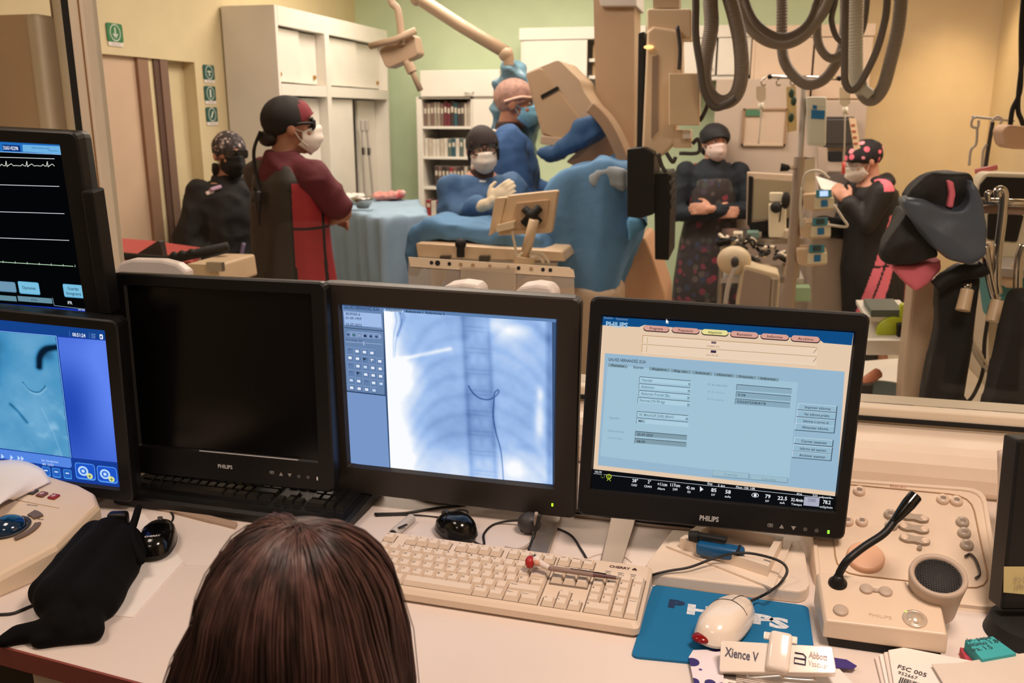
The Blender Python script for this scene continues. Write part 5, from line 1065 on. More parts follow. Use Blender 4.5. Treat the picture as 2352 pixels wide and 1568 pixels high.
# purple spotted card
pur = spotmat('purple_blotched_card', (232, 222, 226), [(70, 50, 120), (52, 40, 110), (96, 70, 140), (60, 46, 116)], scale=38, thr=.42, rough=.6)
flat_sheet('patterned_card', [(1592, 1494), (1660, 1492), (1662, 1560), (1650, 1600), (1600, 1600), (1582, 1510)], .007, .0012, pur, 'white card with purple blotches at the lower left of the clip box', 'card')
flat_sheet('patterned_card', [(1895, 1508), (1945, 1516), (1968, 1530), (1960, 1537), (1900, 1532)], .007, .0012, mat('purple_card', (64, 48, 124), .6), 'purple card edge sticking out right of the clip box', 'card')
q = MB()
for k in range(5):
    a = dz(1690, 1556+k*4, .0066); q.box(a+Vector((.05, 0, 0)), (.12-.02*(k % 2), .0015, .0002), mat('grey_text', (150, 130, 116), .7), rot=-.05)
q.box(dz(1673, 1552, .0066), (.02, .012, .0003), mat('stamp_dark', (84, 76, 72), .7)); tag(q.build('printed_form_text'), 'printed lines and stamp on the forms under the clip box', 'print')
# labelled envelopes
for k in range(4):
    o_ = k*8; flat_sheet('envelope', [(2040-o_*1.3, 1498+k*5), (2075-o_*.5, 1492+k*6), (2320, 1540+k*6), (2400, 1640), (2060-o_, 1620)], .014-.0042*k, .0038, M_['paper'] if k % 2 == 0 else mat('paper_b', (226, 214, 204), .8),
        ['top white envelope with barcode label at the bottom right', 'white envelope just under the barcoded one', 'third white envelope in the stack under the barcoded one', 'lowest white envelope in the stack at the bottom right'][k], 'envelope', 'stacked envelopes at the bottom right')
q = MB(); p0 = dz(2061, 1534, .0182); q.M = Matrix.Translation(p0) @ Matrix.Rotation(R(-20), 4, 'Z')
q.text('FSC 005', Matrix(), .014, M_['ink'], width=.036, z=.0003, bold=.01); q.text('952667', Matrix.Translation((.003, -.013, 0)), .011, M_['ink'], width=.024, z=.0003)
random.seed(5); x = .008
while x < .056: w_ = random.choice([.0006, .001, .0016]); q.box((x+w_/2, -.031, .0003), (w_, .025, .0002), M_['ink']); x += w_+random.choice([.0006, .001])
tag(q.build('barcode_label'), 'printed label reading FSC 005 with a barcode on the top envelope', 'label')
PW = [dz(*p, .024) for p in ((2140, 1524), (2200, 1522), (2300, 1506), (2380, 1496), (2420, 1640), (2210, 1640))]
q = MB(); q.prism([(p.x, p.y) for p in PW], DZ+.0225, DZ+.024, mat('paper_c', (220, 206, 194), .8)); tag(q.build('paper_sheet'), 'blank white sheet lying over the envelopes and note pads, bottom right corner', 'paper')

# ================================================================ woman seated in front, seen from behind
hp = ond(693, 1440, .88)   # centre of the cranium
t = thing('person', 'person seated at the desk seen from behind, long dark reddish brown straight hair', 'person', (hp.x, hp.y-.02, .1))
HM = Matrix.Translation(hp)
sk = M_['skin']; HZ = hp.z
blob('body', [('e', (0, .0, 0), (.072, .092, .10)), ('e', (0, .05, -.06), (.055, .06, .065)), ('e', (0, .095, -.05), (.012, .015, .02)), ('e', (0, .085, -.085), (.022, .012, .01)), ('e', (.074, .01, -.03), (.01, .02, .03)), ('e', (-.074, .01, -.03), (.01, .02, .03)), ('c', (0, -.01, -.05), (0, -.03, -.2), .05, .055),
  ('l', [(-.75, 0, -.02, .17, .12), (-.45, 0, -.02, .15, .11), (-.28, 0, -.03, .17, .09), (-.19, 0, -.03, .08, .06)]), ('c', (.16, -.03, -.27), (.24, .0, -.50), .055, .045), ('c', (.24, 0, -.50), (.20, .20, -.43), .042, .03), ('c', (-.16, -.03, -.27), (-.24, .0, -.50), .055, .045), ('c', (-.24, 0, -.50), (-.20, .20, -.43), .042, .03)], sk, t, voxel=.009, M=HM)
fl = HZ-.1
blob('dark_top', [('l', [(-.72, 0, -.02, .19, .14), (-.45, 0, -.02, .17, .125), (-.28, 0, -.03, .185, .10), (-.21, 0, -.03, .09, .07)]), ('c', (.165, -.03, -.27), (.245, .0, -.51), .066, .056), ('c', (.245, 0, -.51), (.205, .16, -.455), .054, .042), ('c', (-.165, -.03, -.27), (-.245, .0, -.51), .066, .056), ('c', (-.245, 0, -.51), (-.205, .16, -.455), .054, .042)], mat('dark_knit', (30, 27, 30), .85), t, voxel=.009, M=HM, amp=.004, fscale=12)
blob('trousers', [('c', (.09, 0, -.70), (.10, .42, -.68), .09, .065), ('c', (-.09, 0, -.70), (-.10, .42, -.68), .09, .065), ('c', (.10, .42, -.68), (.10, .40, -fl+.06), .06, .045), ('c', (-.10, .42, -.68), (-.10, .40, -fl+.06), .06, .045), ('e', (.1, .46, -fl+.035), (.04, .11, .035)), ('e', (-.1, .46, -fl+.035), (.04, .11, .035))], mat('dark_trousers', (26, 26, 32), .85), t, voxel=.012, M=HM)
# hair: an under-mass plus thousands of strands falling from the crown
hm = bpy.data.materials.new('dark_reddish_brown_hair'); hm.use_nodes = True; N = hm.node_tree.nodes; L = hm.node_tree.links
hb = N['Principled BSDF']; hb.inputs['Roughness'].default_value = .42; hb.inputs['Specular IOR Level'].default_value = .5; hb.inputs['Anisotropic'].default_value = .6
at = N.new('ShaderNodeTexCoord'); oi = N.new('ShaderNodeTexNoise'); mp = N.new('ShaderNodeMapping'); mp.inputs['Scale'].default_value = (60, 60, 4); L.new(at.outputs['Object'], mp.inputs[0]); L.new(mp.outputs[0], oi.inputs['Vector']); oi.inputs['Scale'].default_value = 1; oi.inputs['Detail'].default_value = 3
cr_ = N.new('ShaderNodeValToRGB'); e_ = cr_.color_ramp.elements; e_[0].position = .35; e_[0].color = lin((46, 31, 28)); e_[1].position = .66; e_[1].color = lin((100, 70, 64)); L.new(oi.outputs['Fac'], cr_.inputs[0]); L.new(cr_.outputs[0], hb.inputs['Base Color'])
rr_ = random.Random(4)
crown = Vector((.012, -.025, .118))
def hair_path(az, lay, rnd):
    """az: 0 = front(+y), falls outward over the skull then down and slightly out"""
    dx, dy = math.sin(az), math.cos(az); pts = []
    rx, ry = .089+.010*lay, .108+.010*lay
    part = rnd.uniform(-.008, .008)
    for k in range(13):
        s = k/12
        if s < .55:
            th = s/.55*math.pi/2; r = math.sin(th); z = math.cos(th)*(.110+.010*lay)
            pts.append(Vector((dx*rx*r+crown.x*(1-r)+part*(1-r), dy*ry*r+(crown.y)*(1-r), z+.008)))
        else:
            f = (s-.55)/.45; sat = 1-math.exp(-f*6); fl_ = 1+.42*sat; wob = .004*math.sin(f*5+az*7)
            back = -.02*f
            pts.append(Vector((dx*rx*fl_+wob-.020*sat, dy*ry*(1+.10*f)+back, .008-.33*f)))
    return pts
q = MB(HM); rings = []
NA = 48
front = lambda az: max(0, math.cos(az))   # hair opens at the face
for k in range(13):
    rg_ = []
    for i in range(NA):
        az = 2*math.pi*i/NA
        if front(az) > .62: az2 = math.copysign(math.acos(.62), math.sin(az) if abs(math.sin(az)) > 1e-6 else 1) if k > 6 else az
        else: az2 = az
        rg_.append(hair_path(az2, -.3, random.Random(1))[k])
    rings.append(rg_)
q.loft(rings[::-1], hm, caps=False)
und = q.build('hair', t)
cu = bpy.data.curves.new('hair_strands', 'CURVE'); cu.dimensions = '3D'; cu.bevel_depth = .00075; cu.bevel_resolution = 1; cu.resolution_u = 2
Hl = wm(t).inverted() @ HM
for i in range(5200):
    az = rr_.uniform(-math.pi, math.pi)
    if math.cos(az) > .66: az = rr_.uniform(math.acos(.66), math.pi)*rr_.choice((-1, 1))
    lock = round(az*9)/9; az = az*.72+lock*.28+rr_.gauss(0, .015)
    pts = hair_path(az, rr_.uniform(-.25, .35)+.25*noise.noise(Vector((lock*5, 0, 0))), rr_); sp_l = cu.splines.new('POLY'); n0 = 13-rr_.choice((0, 0, 0, 1)); sp_l.points.add(n0-1)
    jx, jy, jz = rr_.gauss(0, .0016), rr_.gauss(0, .0016), rr_.gauss(0, .0016); tw = rr_.gauss(0, .007)
    for k in range(n0): p = Hl @ (pts[k]+Vector((jx+tw*(k/12)**2, jy, jz if k < 10 else 0))); sp_l.points[k].co = (*p, 1); sp_l.points[k].radius = 1-.5*(k/12)
cu.materials.append(hm)
ho = bpy.data.objects.new('hair_strands', cu); COL.objects.link(ho)
me = bpy.data.meshes.new_from_object(ho); COL.objects.unlink(ho); bpy.data.objects.remove(ho); me.polygons.foreach_set('use_smooth', [True]*len(me.polygons))
ho = bpy.data.objects.new('hair_strands', me); COL.objects.link(ho); ho.parent = t; ho['kind'] = 'stuff'
# her chair
t = thing('office_chair', 'dark office chair under the seated person with long hair', 'chair', (hp.x, hp.y-.02, .1))
q = MB(); s0 = HZ-.8; q.box((hp.x, hp.y+.12, s0-.03), (.46, .44, .05), M_['mblack'], bev=.02, seg=3); q.build('seat', t)
q = MB(); q.cyl((hp.x, hp.y+.1, .16), (hp.x, hp.y+.1, s0-.05), .03, M_['dsteel']); q.build('pedestal', t)
for k in range(5):
    a = R(72*k); q = MB(); q.tube([(hp.x, hp.y+.1, .18), (hp.x+.26*math.cos(a), hp.y+.1+.26*math.sin(a), .15)], .018, M_['black'], smooth=False); q.sph((hp.x+.26*math.cos(a), hp.y+.1+.26*math.sin(a), .125), .025, M_['black'], 12); q.build('leg', t)
# ================================================================ procedure room equipment
def P3(px, py, Y): return ony(px, py, Y)
def YP(Y): return PL((0, Y, 0), (1, 0, 0), (0, 0, 1))      # upright plane, u = x, v = z, normal towards the window
def pp(pxs, Y): return [(P3(*p, Y).x, P3(*p, Y).z) for p in pxs]
def pprism(q, pxs, Y, th, m, r=0):
    poly = pp(pxs, Y)
    A = sum(poly[i][0]*poly[i-1][1]-poly[i-1][0]*poly[i][1] for i in range(len(poly)))
    if A > 0: poly = poly[::-1]
    if r: poly = rpoly(poly, r)
    q.prism(poly, -th, 0, m, M=YP(Y).M); return q
def pbox(q, x0, y0, x1, y1, Y, th, m, r=0): return pprism(q, [(x0, y0), (x1, y0), (x1, y1), (x0, y1)], Y, th, m, r)
def ptube(q, pts, Y, r, m, seg=10, **k): return q.tube([P3(p[0], p[1], Y+(p[2] if len(p) > 2 else 0)) for p in pts], r, m, seg=seg, **k)
def foot(px, py, Y, z=0): p = P3(px, py, Y); return (p.x, p.y, z)
def cloth(name, pxs, Y, th, m, parent=None, smooth=14, amp=.02, fs=7, fd=None, voxel=.018, seed=0, dy=0, matf=None, mats=()):
    poly = pp(pxs, Y); A = sum(poly[i][0]*poly[i-1][1]-poly[i-1][0]*poly[i][1] for i in range(len(poly)))
    if A > 0: poly = poly[::-1]
    return blob(name, [('p', poly, -th, 0, YP(Y).M)], m, parent, voxel=voxel, smooth=smooth, amp=amp, fscale=fs, fdir=fd, seed=seed, matf=matf, mats=mats)
tan = mat('tan_enamel', (182, 157, 130), .45, bump=.02, bscale=300); tan2 = mat('warm_beige_enamel', (222, 194, 160), .4)
# instrument table with blue cloth
ZT = 1.08
tb = [onz(*p, ZT) for p in ((740, 474), (812, 458), (962, 456), (986, 488), (878, 500))]
t = thing('instrument_table', 'instrument table under a pale blue cloth, between the bareheaded forearms and the seated gowned assistant', 'table', (sum(p.x for p in tb)/5, sum(p.y for p in tb)/5, 0))
t['label'] = 'instrument table covered by a pale blue cloth, in front of the white storage cabinet'
poly = [(p.x, p.y) for p in tb]; A = sum(poly[i][0]*poly[i-1][1]-poly[i-1][0]*poly[i][1] for i in range(5)); poly = poly if A < 0 else poly[::-1]
blob('cloth', [('p', poly, .25, ZT)], M_['ltblue'], t, voxel=.02, smooth=6, amp=.014, fscale=7, fdir='v', seed=2)
for p in tb[1:4]: q = MB(); c = Vector((sum(p.x for p in tb)/5, sum(p.y for p in tb)/5, 0)); a = c.lerp(Vector((p.x, p.y, 0)), .7); q.cyl((a.x, a.y, 0), (a.x, a.y, .6), .018, M_['steel']); q.build('leg', t)
b = onz(834, 478, ZT+.012); t = thing('bowl', 'small steel bowl with gauze on the pale blue instrument table', 'bowl', (b.x, b.y, ZT+.012))
q = MB(Matrix.Translation((b.x, b.y, ZT+.012))); q.lathe([(.0001, 0), (.03, 0), (.062, .045), (.066, .06), (.062, .06), (.028, .006), (.0001, .006)], M_['steel'], seg=32); q.build('bowl_body', t)
for nm, px, py, rr, mm, lb in (('surgical_pack', 880, 458, .05, mat('pink_white_pack', (222, 150, 140), .6), 'pink and white crumpled pack on the instrument table near its right side'), ('surgical_pack', 905, 456, .045, mat('red_white_pack', (206, 84, 80), .6, c2=(230, 210, 200), vscale=20), 'reddish crumpled pack at the right end of the instrument table'), ('gauze_pile', 806, 462, .05, M_['paper'], 'white gauze pile on the instrument table beside the steel bowl')):
    b = onz(px, py, ZT+.012); tag(blob(nm, [('e', (b.x, b.y, ZT+.032), (rr*1.6, rr, .022)), ('e', (b.x+rr, b.y, ZT+.04), (rr*.7, rr*.6, .024))], mm, voxel=.008, smooth=4, amp=.012, fscale=22), lb, 'gauze' if 'gauze' in nm else 'pack')
# patient table, drape, patient form
t = thing('patient_table', 'beige patient table under the blue surgical drape', 'table', foot(1250, 560, 4.1))
q = MB(); pprism(q, [(955, 558), (1290, 578), (1300, 600), (960, 592)], 3.72, .38, tan2, .01); q.build('tabletop', t, bevel=.006)
q = MB(); pprism(q, [(960, 590), (1280, 604), (1280, 616), (965, 603)], 3.70, .04, M_['steel']); q.build('side_rail', t)
for x in (1010, 1100, 1190): q = MB(); pbox(q, x, 588, x+22, 606, 3.69, .05, M_['dsteel']); q.build('rail_clamp', t)
q = MB(); c = P3(1300, 600, 4.0); q.box((c.x, 4.1, .42), (.5, .34, .84), tan, bev=.05, seg=4); q.build('pedestal', t)
q = MB(); ptube(q, [(1058, 562), (1058, 590)], 3.68, .018, M_['mblack']); q.sph(P3(1058, 560, 3.68), .025, M_['mblack'], 14); q.build('control_knob', t)
t = thing('surgical_drape', 'blue surgical drape heaped over the patient table below the C-arm', 'drape', foot(1350, 560, 4.2, .3))
cloth('drape_cloth', [(1250, 424), (1290, 398), (1317, 380), (1371, 368), (1420, 376), (1444, 392), (1448, 490), (1462, 520), (1446, 570), (1425, 620), (1402, 680), (1395, 760), (1300, 760), (1262, 640), (1235, 575), (1228, 520), (1235, 460)], 3.95, .5, M_['blue'], t, smooth=16, amp=.03, fs=4.5, seed=5, fd='v')
cloth('drape_wing', [(928, 550), (942, 520), (978, 504), (1030, 512), (1120, 522), (1240, 540), (1260, 584), (1240, 600), (1170, 574), (1090, 560), (1000, 548), (962, 560), (944, 640), (930, 640), (926, 600)], 3.78, .34, M_['blue'], t, smooth=8, amp=.022, fs=6, seed=9)
cloth('light_fold', [(1340, 400), (1400, 380), (1441, 392), (1440, 440), (1400, 436), (1350, 430)], 3.93, .12, mat('pale_grey_cloth', (150, 160, 168), .85), t, smooth=8, amp=.012, fs=8, seed=4)
cloth('hanging_corner', [(1440, 500), (1478, 505), (1484, 520), (1465, 535), (1442, 560)], 3.9, .1, mat('bright_blue_cloth', (90, 150, 190), .8), t, smooth=5, amp=.01, voxel=.012)
# C-arm with column
t = thing('c_arm', 'beige C-arm X-ray machine with tilted detector housing hanging over the patient', 'x-ray machine', foot(1410, 500, 4.6))
q = MB(); pprism(q, [(1207, 168), (1283, 137), (1306, 160), (1333, 186), (1338, 206), (1366, 248), (1388, 303), (1371, 272), (1329, 270), (1283, 324), (1244, 312), (1241, 293)], 4.5, .42, tan, .02); q.build('detector_housing', t, bevel=.012)
q = MB(); pprism(q, [(1210, 168), (1242, 155), (1335, 275), (1290, 322), (1246, 306)], 4.485, .05, mat('detector_face_tan', (176, 148, 116), .5), .015); q.build('housing_face', t, bevel=.005)
q = MB(); pprism(q, [(1243, 311), (1300, 318), (1296, 338), (1240, 330)], 4.47, .3, tan, .01); q.build('collimator_plate', t, bevel=.006)
q = MB(); pprism(q, [(1241, 219), (1280, 198), (1283, 205), (1244, 227)], 4.478, .02, M_['black']); q.build('brand_strip', t)
q = MB(); pprism(q, [(1300, 372), (1360, 316), (1392, 306), (1428, 372), (1420, 385), (1317, 380)], 4.55, .35, mat('pinkish_beige_enamel', (216, 170, 134), .5), .01); q.build('lower_housing', t, bevel=.01)
arc = [(1362, 246), (1380, 262), (1398, 284), (1418, 320), (1440, 375), (1450, 430), (1452, 500), (1440, 560)]
q = MB(); pts_ = spline([P3(x, y, 4.35) for x, y in arc], 6)
rings = []
for i, p in enumerate(pts_):
    d = (pts_[min(i+1, len(pts_)-1)]-pts_[max(i-1, 0)]).normalized(); n = Vector((0, 1, 0)).cross(d).normalized()*.026; y_ = Vector((0, .11, 0))
    rings.append([p+n-y_, p-n-y_, p-n+y_, p+n+y_])
q.loft(rings, mat('c_arm_rail_brown', (150, 120, 92), .45), sm=False); q.build('curved_rail', t, bevel=.006)
q = MB(); pprism(q, [(1362, -60), (1457, -60), (1457, 420), (1372, 420)], 4.85, .3, mat('column_tan', (172, 144, 114), .5)); a = P3(1362, -55, 4.85); b = P3(1457, -55, 4.85); q.box2((a.x, 4.85, a.z), (b.x, 5.15, HC), mat('column_tan', (172, 144, 114), .5)); q.build('column', t)
q = MB(); pprism(q, [(1365, -40), (1462, -40), (1462, 14), (1380, 14)], 4.80, .36, M_['ltgrey']); q.build('column_collar', t, bevel=.005)
q = MB(); pprism(q, [(1444, 560), (1480, 540), (1500, 590), (1530, 680), (1530, 760), (1390, 760), (1405, 660)], 4.3, .4, mat('pinkish_beige_enamel', (216, 170, 134), .5), .03); q.build('tube_housing', t, bevel=.02)
q = MB(); c = P3(1440, 600, 4.6); q.box((c.x, 4.75, .2), (.5, .5, .4), tan2, bev=.05, seg=3); q.build('floor_base', t)
t = thing('detector_cover', 'dark blue sterile cover hanging under the tilted detector', 'cover', foot(1300, 350, 4.4, P3(1300, 380, 4.4).z))
cloth('cover_cloth', [(1231, 352), (1240, 342), (1270, 340), (1288, 318), (1326, 275), (1345, 270), (1372, 272), (1392, 302), (1370, 318), (1300, 352), (1255, 374), (1238, 372)], 4.36, .34, mat('navy_blue_cover', (46, 84, 126), .8, bump=.25, bscale=25), t, smooth=8, amp=.018, fs=7, seed=7, voxel=.014)
# ceiling arm, lamp, plastic covered shield
t = thing('support_arm', 'long tan support arm slanting down to the teal blue plastic covered shield', 'arm', foot(955, 0, 5.0, 2.2))
q = MB(); q.tube([P3(900, -60, 5.0), P3(955, -8, 5.0), P3(1060, 60, 5.0), P3(1165, 122, 5.0)], .036, tan, seg=14, smooth=False); q.build('arm_tube', t)
for x, y in ((1162, 124), (958, -4)): q = MB(); q.sph(P3(x, y, 5.0), .042, tan, 20); q.build('joint', t)
q = MB(); a = P3(900, -60, 5.0); q.cyl(a, (a.x, a.y, HC), .04, tan); q.build('ceiling_stem', t)
q = MB(); a = P3(1168, 128, 5.0); q.cyl(a, a-Vector((0, 0, .05)), .03, tan); q.build('drop_stem', t)
t = thing('covered_shield', 'teal blue plastic covered shield behind the standing masked surgeon', 'shield', foot(1175, 250, 5.05, 1.3))
cloth('plastic_cover', [(1150, 140), (1180, 134), (1200, 158), (1210, 180), (1228, 236), (1236, 275), (1226, 320), (1220, 372), (1190, 380), (1132, 330), (1126, 250), (1128, 196), (1150, 170)], 5.06, .10, M_['plast'], t, smooth=6, amp=.02, fs=9, seed=8, voxel=.013)
t = thing('surgical_lamp', 'small beige tilted surgical lamp with crossbar handle hanging in front of the green wall', 'lamp', foot(915, 100, 4.4, 1.7))
q = MB(); pprism(q, [(868, 116), (884, 104), (950, 78), (961, 122), (955, 130), (892, 157), (884, 152)], 4.4, .1, tan, .02); q.build('lamp_head', t, bevel=.01)
q = MB(); q.tube([P3(850, 106, 4.38), P3(905, 92, 4.36), P3(955, 70, 4.38)], .017, tan, smooth=False); q.build('handle_bar', t)
q = MB(); q.tube([P3(932, 140, 4.4), P3(945, 160, 4.4), P3(966, 208, 4.4)], .016, tan, smooth=False); q.cyl(P3(938, 146, 4.4), P3(947, 166, 4.4), .026, tan); q.build('rod_handle', t)
q = MB(); q.tube([P3(890, -80, 4.4), P3(898, 0, 4.4), P3(914, 24, 4.4), P3(922, 84, 4.4), P3(925, 104, 4.4)], .018, tan, seg=12); a = P3(890, -80, 4.4); q.cyl(a, (a.x, a.y, HC), .018, tan); q.build('hanging_arm', t)
# control panel on a stand at the table foot
Y = 3.62
t = thing('table_control_panel', 'beige touch control panel on a stalk, seen from behind at the table foot', 'control panel', foot(1206, 590, Y, P3(1206, 600, Y).z))
q = MB(); pprism(q, [(1165, 449), (1281, 437), (1266, 535), (1142, 541)], Y, .05, tan2, .012); q.build('panel_shell', t, bevel=.008)
q = MB(); pprism(q, [(1185, 466), (1262, 458), (1252, 522), (1170, 528)], Y-.012, .02, mat('panel_recess', (198, 164, 130), .5), .008); q.build('panel_back_plate', t, bevel=.004)
q = MB(); pprism(q, [(1137, 455), (1162, 453), (1146, 524), (1122, 543)], Y-.01, .06, tan2, .006); q.build('side_handle', t, bevel=.006)
q = MB(); pprism(q, [(1138, 518), (1180, 508), (1181, 524), (1140, 533)], Y-.05, .05, mat('light_cream', (236, 214, 184), .5), .004); q.build('lower_bracket', t)
q = MB(); a = [P3(1203, 478, Y-.03), P3(1240, 512, Y-.03)]; b = [P3(1240, 476, Y-.03), P3(1202, 514, Y-.03)]; q.tube(a, .017, M_['mblack'], smooth=False); q.tube(b, .017, M_['mblack'], smooth=False); q.sph(P3(1221, 495, Y-.035), .026, M_['mblack'], 14); q.build('swivel_bracket', t)
q = MB(); q.tube([P3(1227, 505, Y-.06), P3(1205, 590, Y-.02)], .021, tan2, seg=14, smooth=False); q.cyl(P3(1205, 588, Y-.02), P3(1202, 615, Y-.02), .045, tan2, seg=20); q.build('stalk', t)
for k, pts in enumerate(([(1176, 530), (1184, 570), (1188, 600)], [(1216, 585), (1235, 588), (1250, 604)], [(1218, 578), (1245, 582), (1262, 604)], [(1190, 600), (1196, 584), (1204, 580)])): q = MB(); ptube(q, pts, Y-.04, .006, M_['cream'], 8); q.build('cable', t)
# plastic sleeve taped on the window
t = thing('plastic_sleeve', 'clear punched plastic pocket with cream strip standing at the window above the X-ray monitor', 'sleeve', foot(1130, 700, 1.93, .955))
PP = YP(1.935); c = pp([(938, 590), (1318, 618), (1322, 730), (940, 730)], 1.935)
q = MB(); q.prism(c[::-1] if False else [c[3], c[2], c[1], c[0]], 0, .001, clear('sleeve_plastic', (.93, .92, .9, 1), .06, .25, .28, (226, 206, 180)), M=PP.M); q.build('pocket_film', t)
q = MB(); pprism(q, [(938, 590), (1308, 614), (1318, 624), (1320, 637), (942, 612)], 1.932, .002, mat('cream_strip', (226, 206, 176), .5)); q.build('punched_strip', t)
for k, (x, dk_) in enumerate(((991, 1), (1005, 1), (1032, .5), (1058, 0), (1086, 0), (1125, 0), (1167, 0), (1191, .5), (1220, 0), (1247, .5), (1264, 1))):
    y = 603+(x-991)*.0625; q = MB(); p = P3(x, y, 1.9305); q.cyl(p, p+Vector((0, .001, 0)), .0042 if k != 1 else .006, M_['ink'] if dk_ > .4 else mat('punch_tan', (170, 136, 100), .6), seg=16); q.build('punch_hole', t)
q = MB(); pbox(q, 1058, 612, 1184, 700, 1.928, .001, clear('inner_film', (.95, .94, .92, 1), .05, .3, .25, (236, 220, 196))); q.build('inner_pocket', t)
for nm, pts, lb in (('plastic_hood', [(1010, 668), (1022, 655), (1060, 650), (1095, 655), (1105, 668)], 'low ivory hump just above the X-ray monitor, left one'), ('plastic_hood', [(1180, 672), (1195, 658), (1230, 653), (1262, 658), (1275, 674)], 'low ivory hump just above the X-ray monitor, right one'),
                    ('tray_handle', [(262, 622), (275, 602), (300, 595), (370, 597), (405, 606), (428, 624)], 'white rounded tray rim rising behind the switched-off monitor')):
    q = MB(); Yh = 1.72 if 'hood' in nm else 1.62; pprism(q, pts+[(pts[-1][0], 1130 if 'hood' in nm else 1160), (pts[0][0], 1130 if 'hood' in nm else 1160)], Yh, .06 if 'hood' in nm else .03, mat('soft_white_plastic', (222, 212, 204), .4)); o = q.build(nm, bevel=.006); tag(o, lb, 'plastic rim')
    o['category'] = 'rim'
# red-topped counter behind the left monitors
t = thing('equipment_cart', 'cart with a red padded top and dark folder, below the door behind the left monitors', 'cart', foot(370, 600, 3.1))
zc = P3(300, 560, 3.3).z; cp = [onz(*p, zc) for p in ((262, 545), (350, 552), (466, 568), (440, 600), (262, 600))]
q = MB(); pl_ = [(p.x, p.y) for p in cp][::-1]; q.prism(pl_, zc-.03, zc, mat('dull_red_vinyl', (196, 74, 74), .5)); q.build('padded_top', t, bevel=.006)
q = MB(); q.prism(ins(pl_, .94), .12, zc-.03, tan2); q.build('cabinet_body', t)
for i in (0, 2, 3, 4): p = ins(pl_, .85)[i]; q = MB(); q.sph((p[0], p[1], .05), .05, M_['dgrey'], 12); q.cyl((p[0], p[1], .05), (p[0], p[1], .13), .015, M_['steel']); q.build('castor', t)
q = MB(); pprism(q, [(300, 592), (362, 553), (368, 556), (374, 590)], 3.0, .03, M_['dgrey']); tag(q.build('folder'), 'dark grey folder propped on the red-topped cart', 'folder')
q = MB(); q.tube([P3(262, 588, 2.95), P3(380, 598, 2.9), P3(524, 566, 2.95)], .018, M_['mblack'], smooth=False, seg=8); [q.sph(P3(x, 587-(x-400)*.16, 2.9), .016, M_['mblack'], 8) for x in (400, 418, 440)]; tag(q.build('padded_rail'), 'black padded rail crossing in front of the red-topped cart', 'rail')
q = MB(); pprism(q, [(425, 606), (500, 608), (508, 660), (420, 660)], 2.75, .25, tan2, .01); q.box(P3(495, 612, 2.74), (.06, .02, .03), M_['steel']); tag(q.build('equipment_box'), 'beige box below the black rail, left of the person in the red lead apron', 'box')

# vertical boom with box and edge-on screens
t = thing('equipment_boom', 'cream ceiling boom with box and edge-on black screens, right of the beige column', 'boom', foot(1520, 600, 3.75, .9))
Y = 3.75
q = MB(); pprism(q, [(1486, 72), (1500, 60), (1565, 70), (1568, 200), (1548, 330), (1520, 360), (1474, 352)], Y, .16, mat('boom_cream', (226, 200, 168), .4), .01); q.build('housing', t, bevel=.01)
q = MB(); pbox(q, 1486, 20, 1588, 90, Y+.02, .16, mat('boom_cream', (226, 200, 168), .4), .01); q.build('top_bracket', t, bevel=.006); q = MB(); pbox(q, 1500, -120, 1560, 18, Y+.05, .12, mat('boom_shaft', (190, 166, 138), .4)); a = P3(1500, -115, Y+.05); b = P3(1560, -115, Y+.05); q.box2((a.x, Y+.05, a.z-.02), (b.x, Y+.17, HC), mat('boom_shaft', (190, 166, 138), .4)); q.build('ceiling_shaft', t)
q = MB(); pbox(q, 1536, 168, 1606, 288, Y-.14, .13, mat('boom_box', (222, 196, 162), .4), .006); q.build('junction_box', t, bevel=.006)
q = MB(); pprism(q, [(1498, 130), (1512, 126), (1512, 300), (1496, 318)], Y-.004, .01, mat('boom_recess', (150, 128, 110), .5)); q.build('recess_panel', t)
q = MB(); pprism(q, [(1466, 76), (1480, 72), (1476, 350), (1462, 340)], Y+.05, .4, M_['mblack']); q.build('edge_on_screen', t, bevel=.004)
q = MB(); pprism(q, [(1440, 342), (1478, 338), (1502, 350), (1502, 492), (1470, 502), (1440, 498)], Y-.1, .3, M_['black'], .008); q.build('edge_on_screen', t, bevel=.006)
q = MB(); pprism(q, [(1502, 400), (1536, 398), (1540, 460), (1536, 598), (1504, 596)], Y-.05, .35, M_['black'], .006); q.build('edge_on_screen', t, bevel=.006)
for y in (402, 424, 446, 468): q = MB(); pbox(q, 1532, y, 1542, y+12, Y-.06, .3, M_['mblack']); q.build('cooling_fin', t)
q = MB(); pbox(q, 1546, 298, 1588, 340, Y, .08, tan2, .006); q.build('connector_block', t); q = MB(); pbox(q, 1568, 300, 1586, 318, Y-.05, .05, M_['paper']); q.build('connector_label', t)
q = MB(); q.sph(P3(1490, 108, Y-.005), (.02, .006, .008), emis((255, 190, 120), 2), 12); q.build('indicator_light', t)
for pts in ([(1556, 60), (1562, 110), (1560, 160)], [(1606, 180), (1626, 230), (1612, 270), (1600, 280)], [(1590, 330), (1604, 320), (1604, 350), (1560, 352)], [(1530, 350), (1545, 372), (1552, 360)], [(1512, 352), (1520, 380), (1530, 396)]): q = MB(); ptube(q, pts, Y-.08, .008, M_['dgrey'], 8); q.build('cable', t)
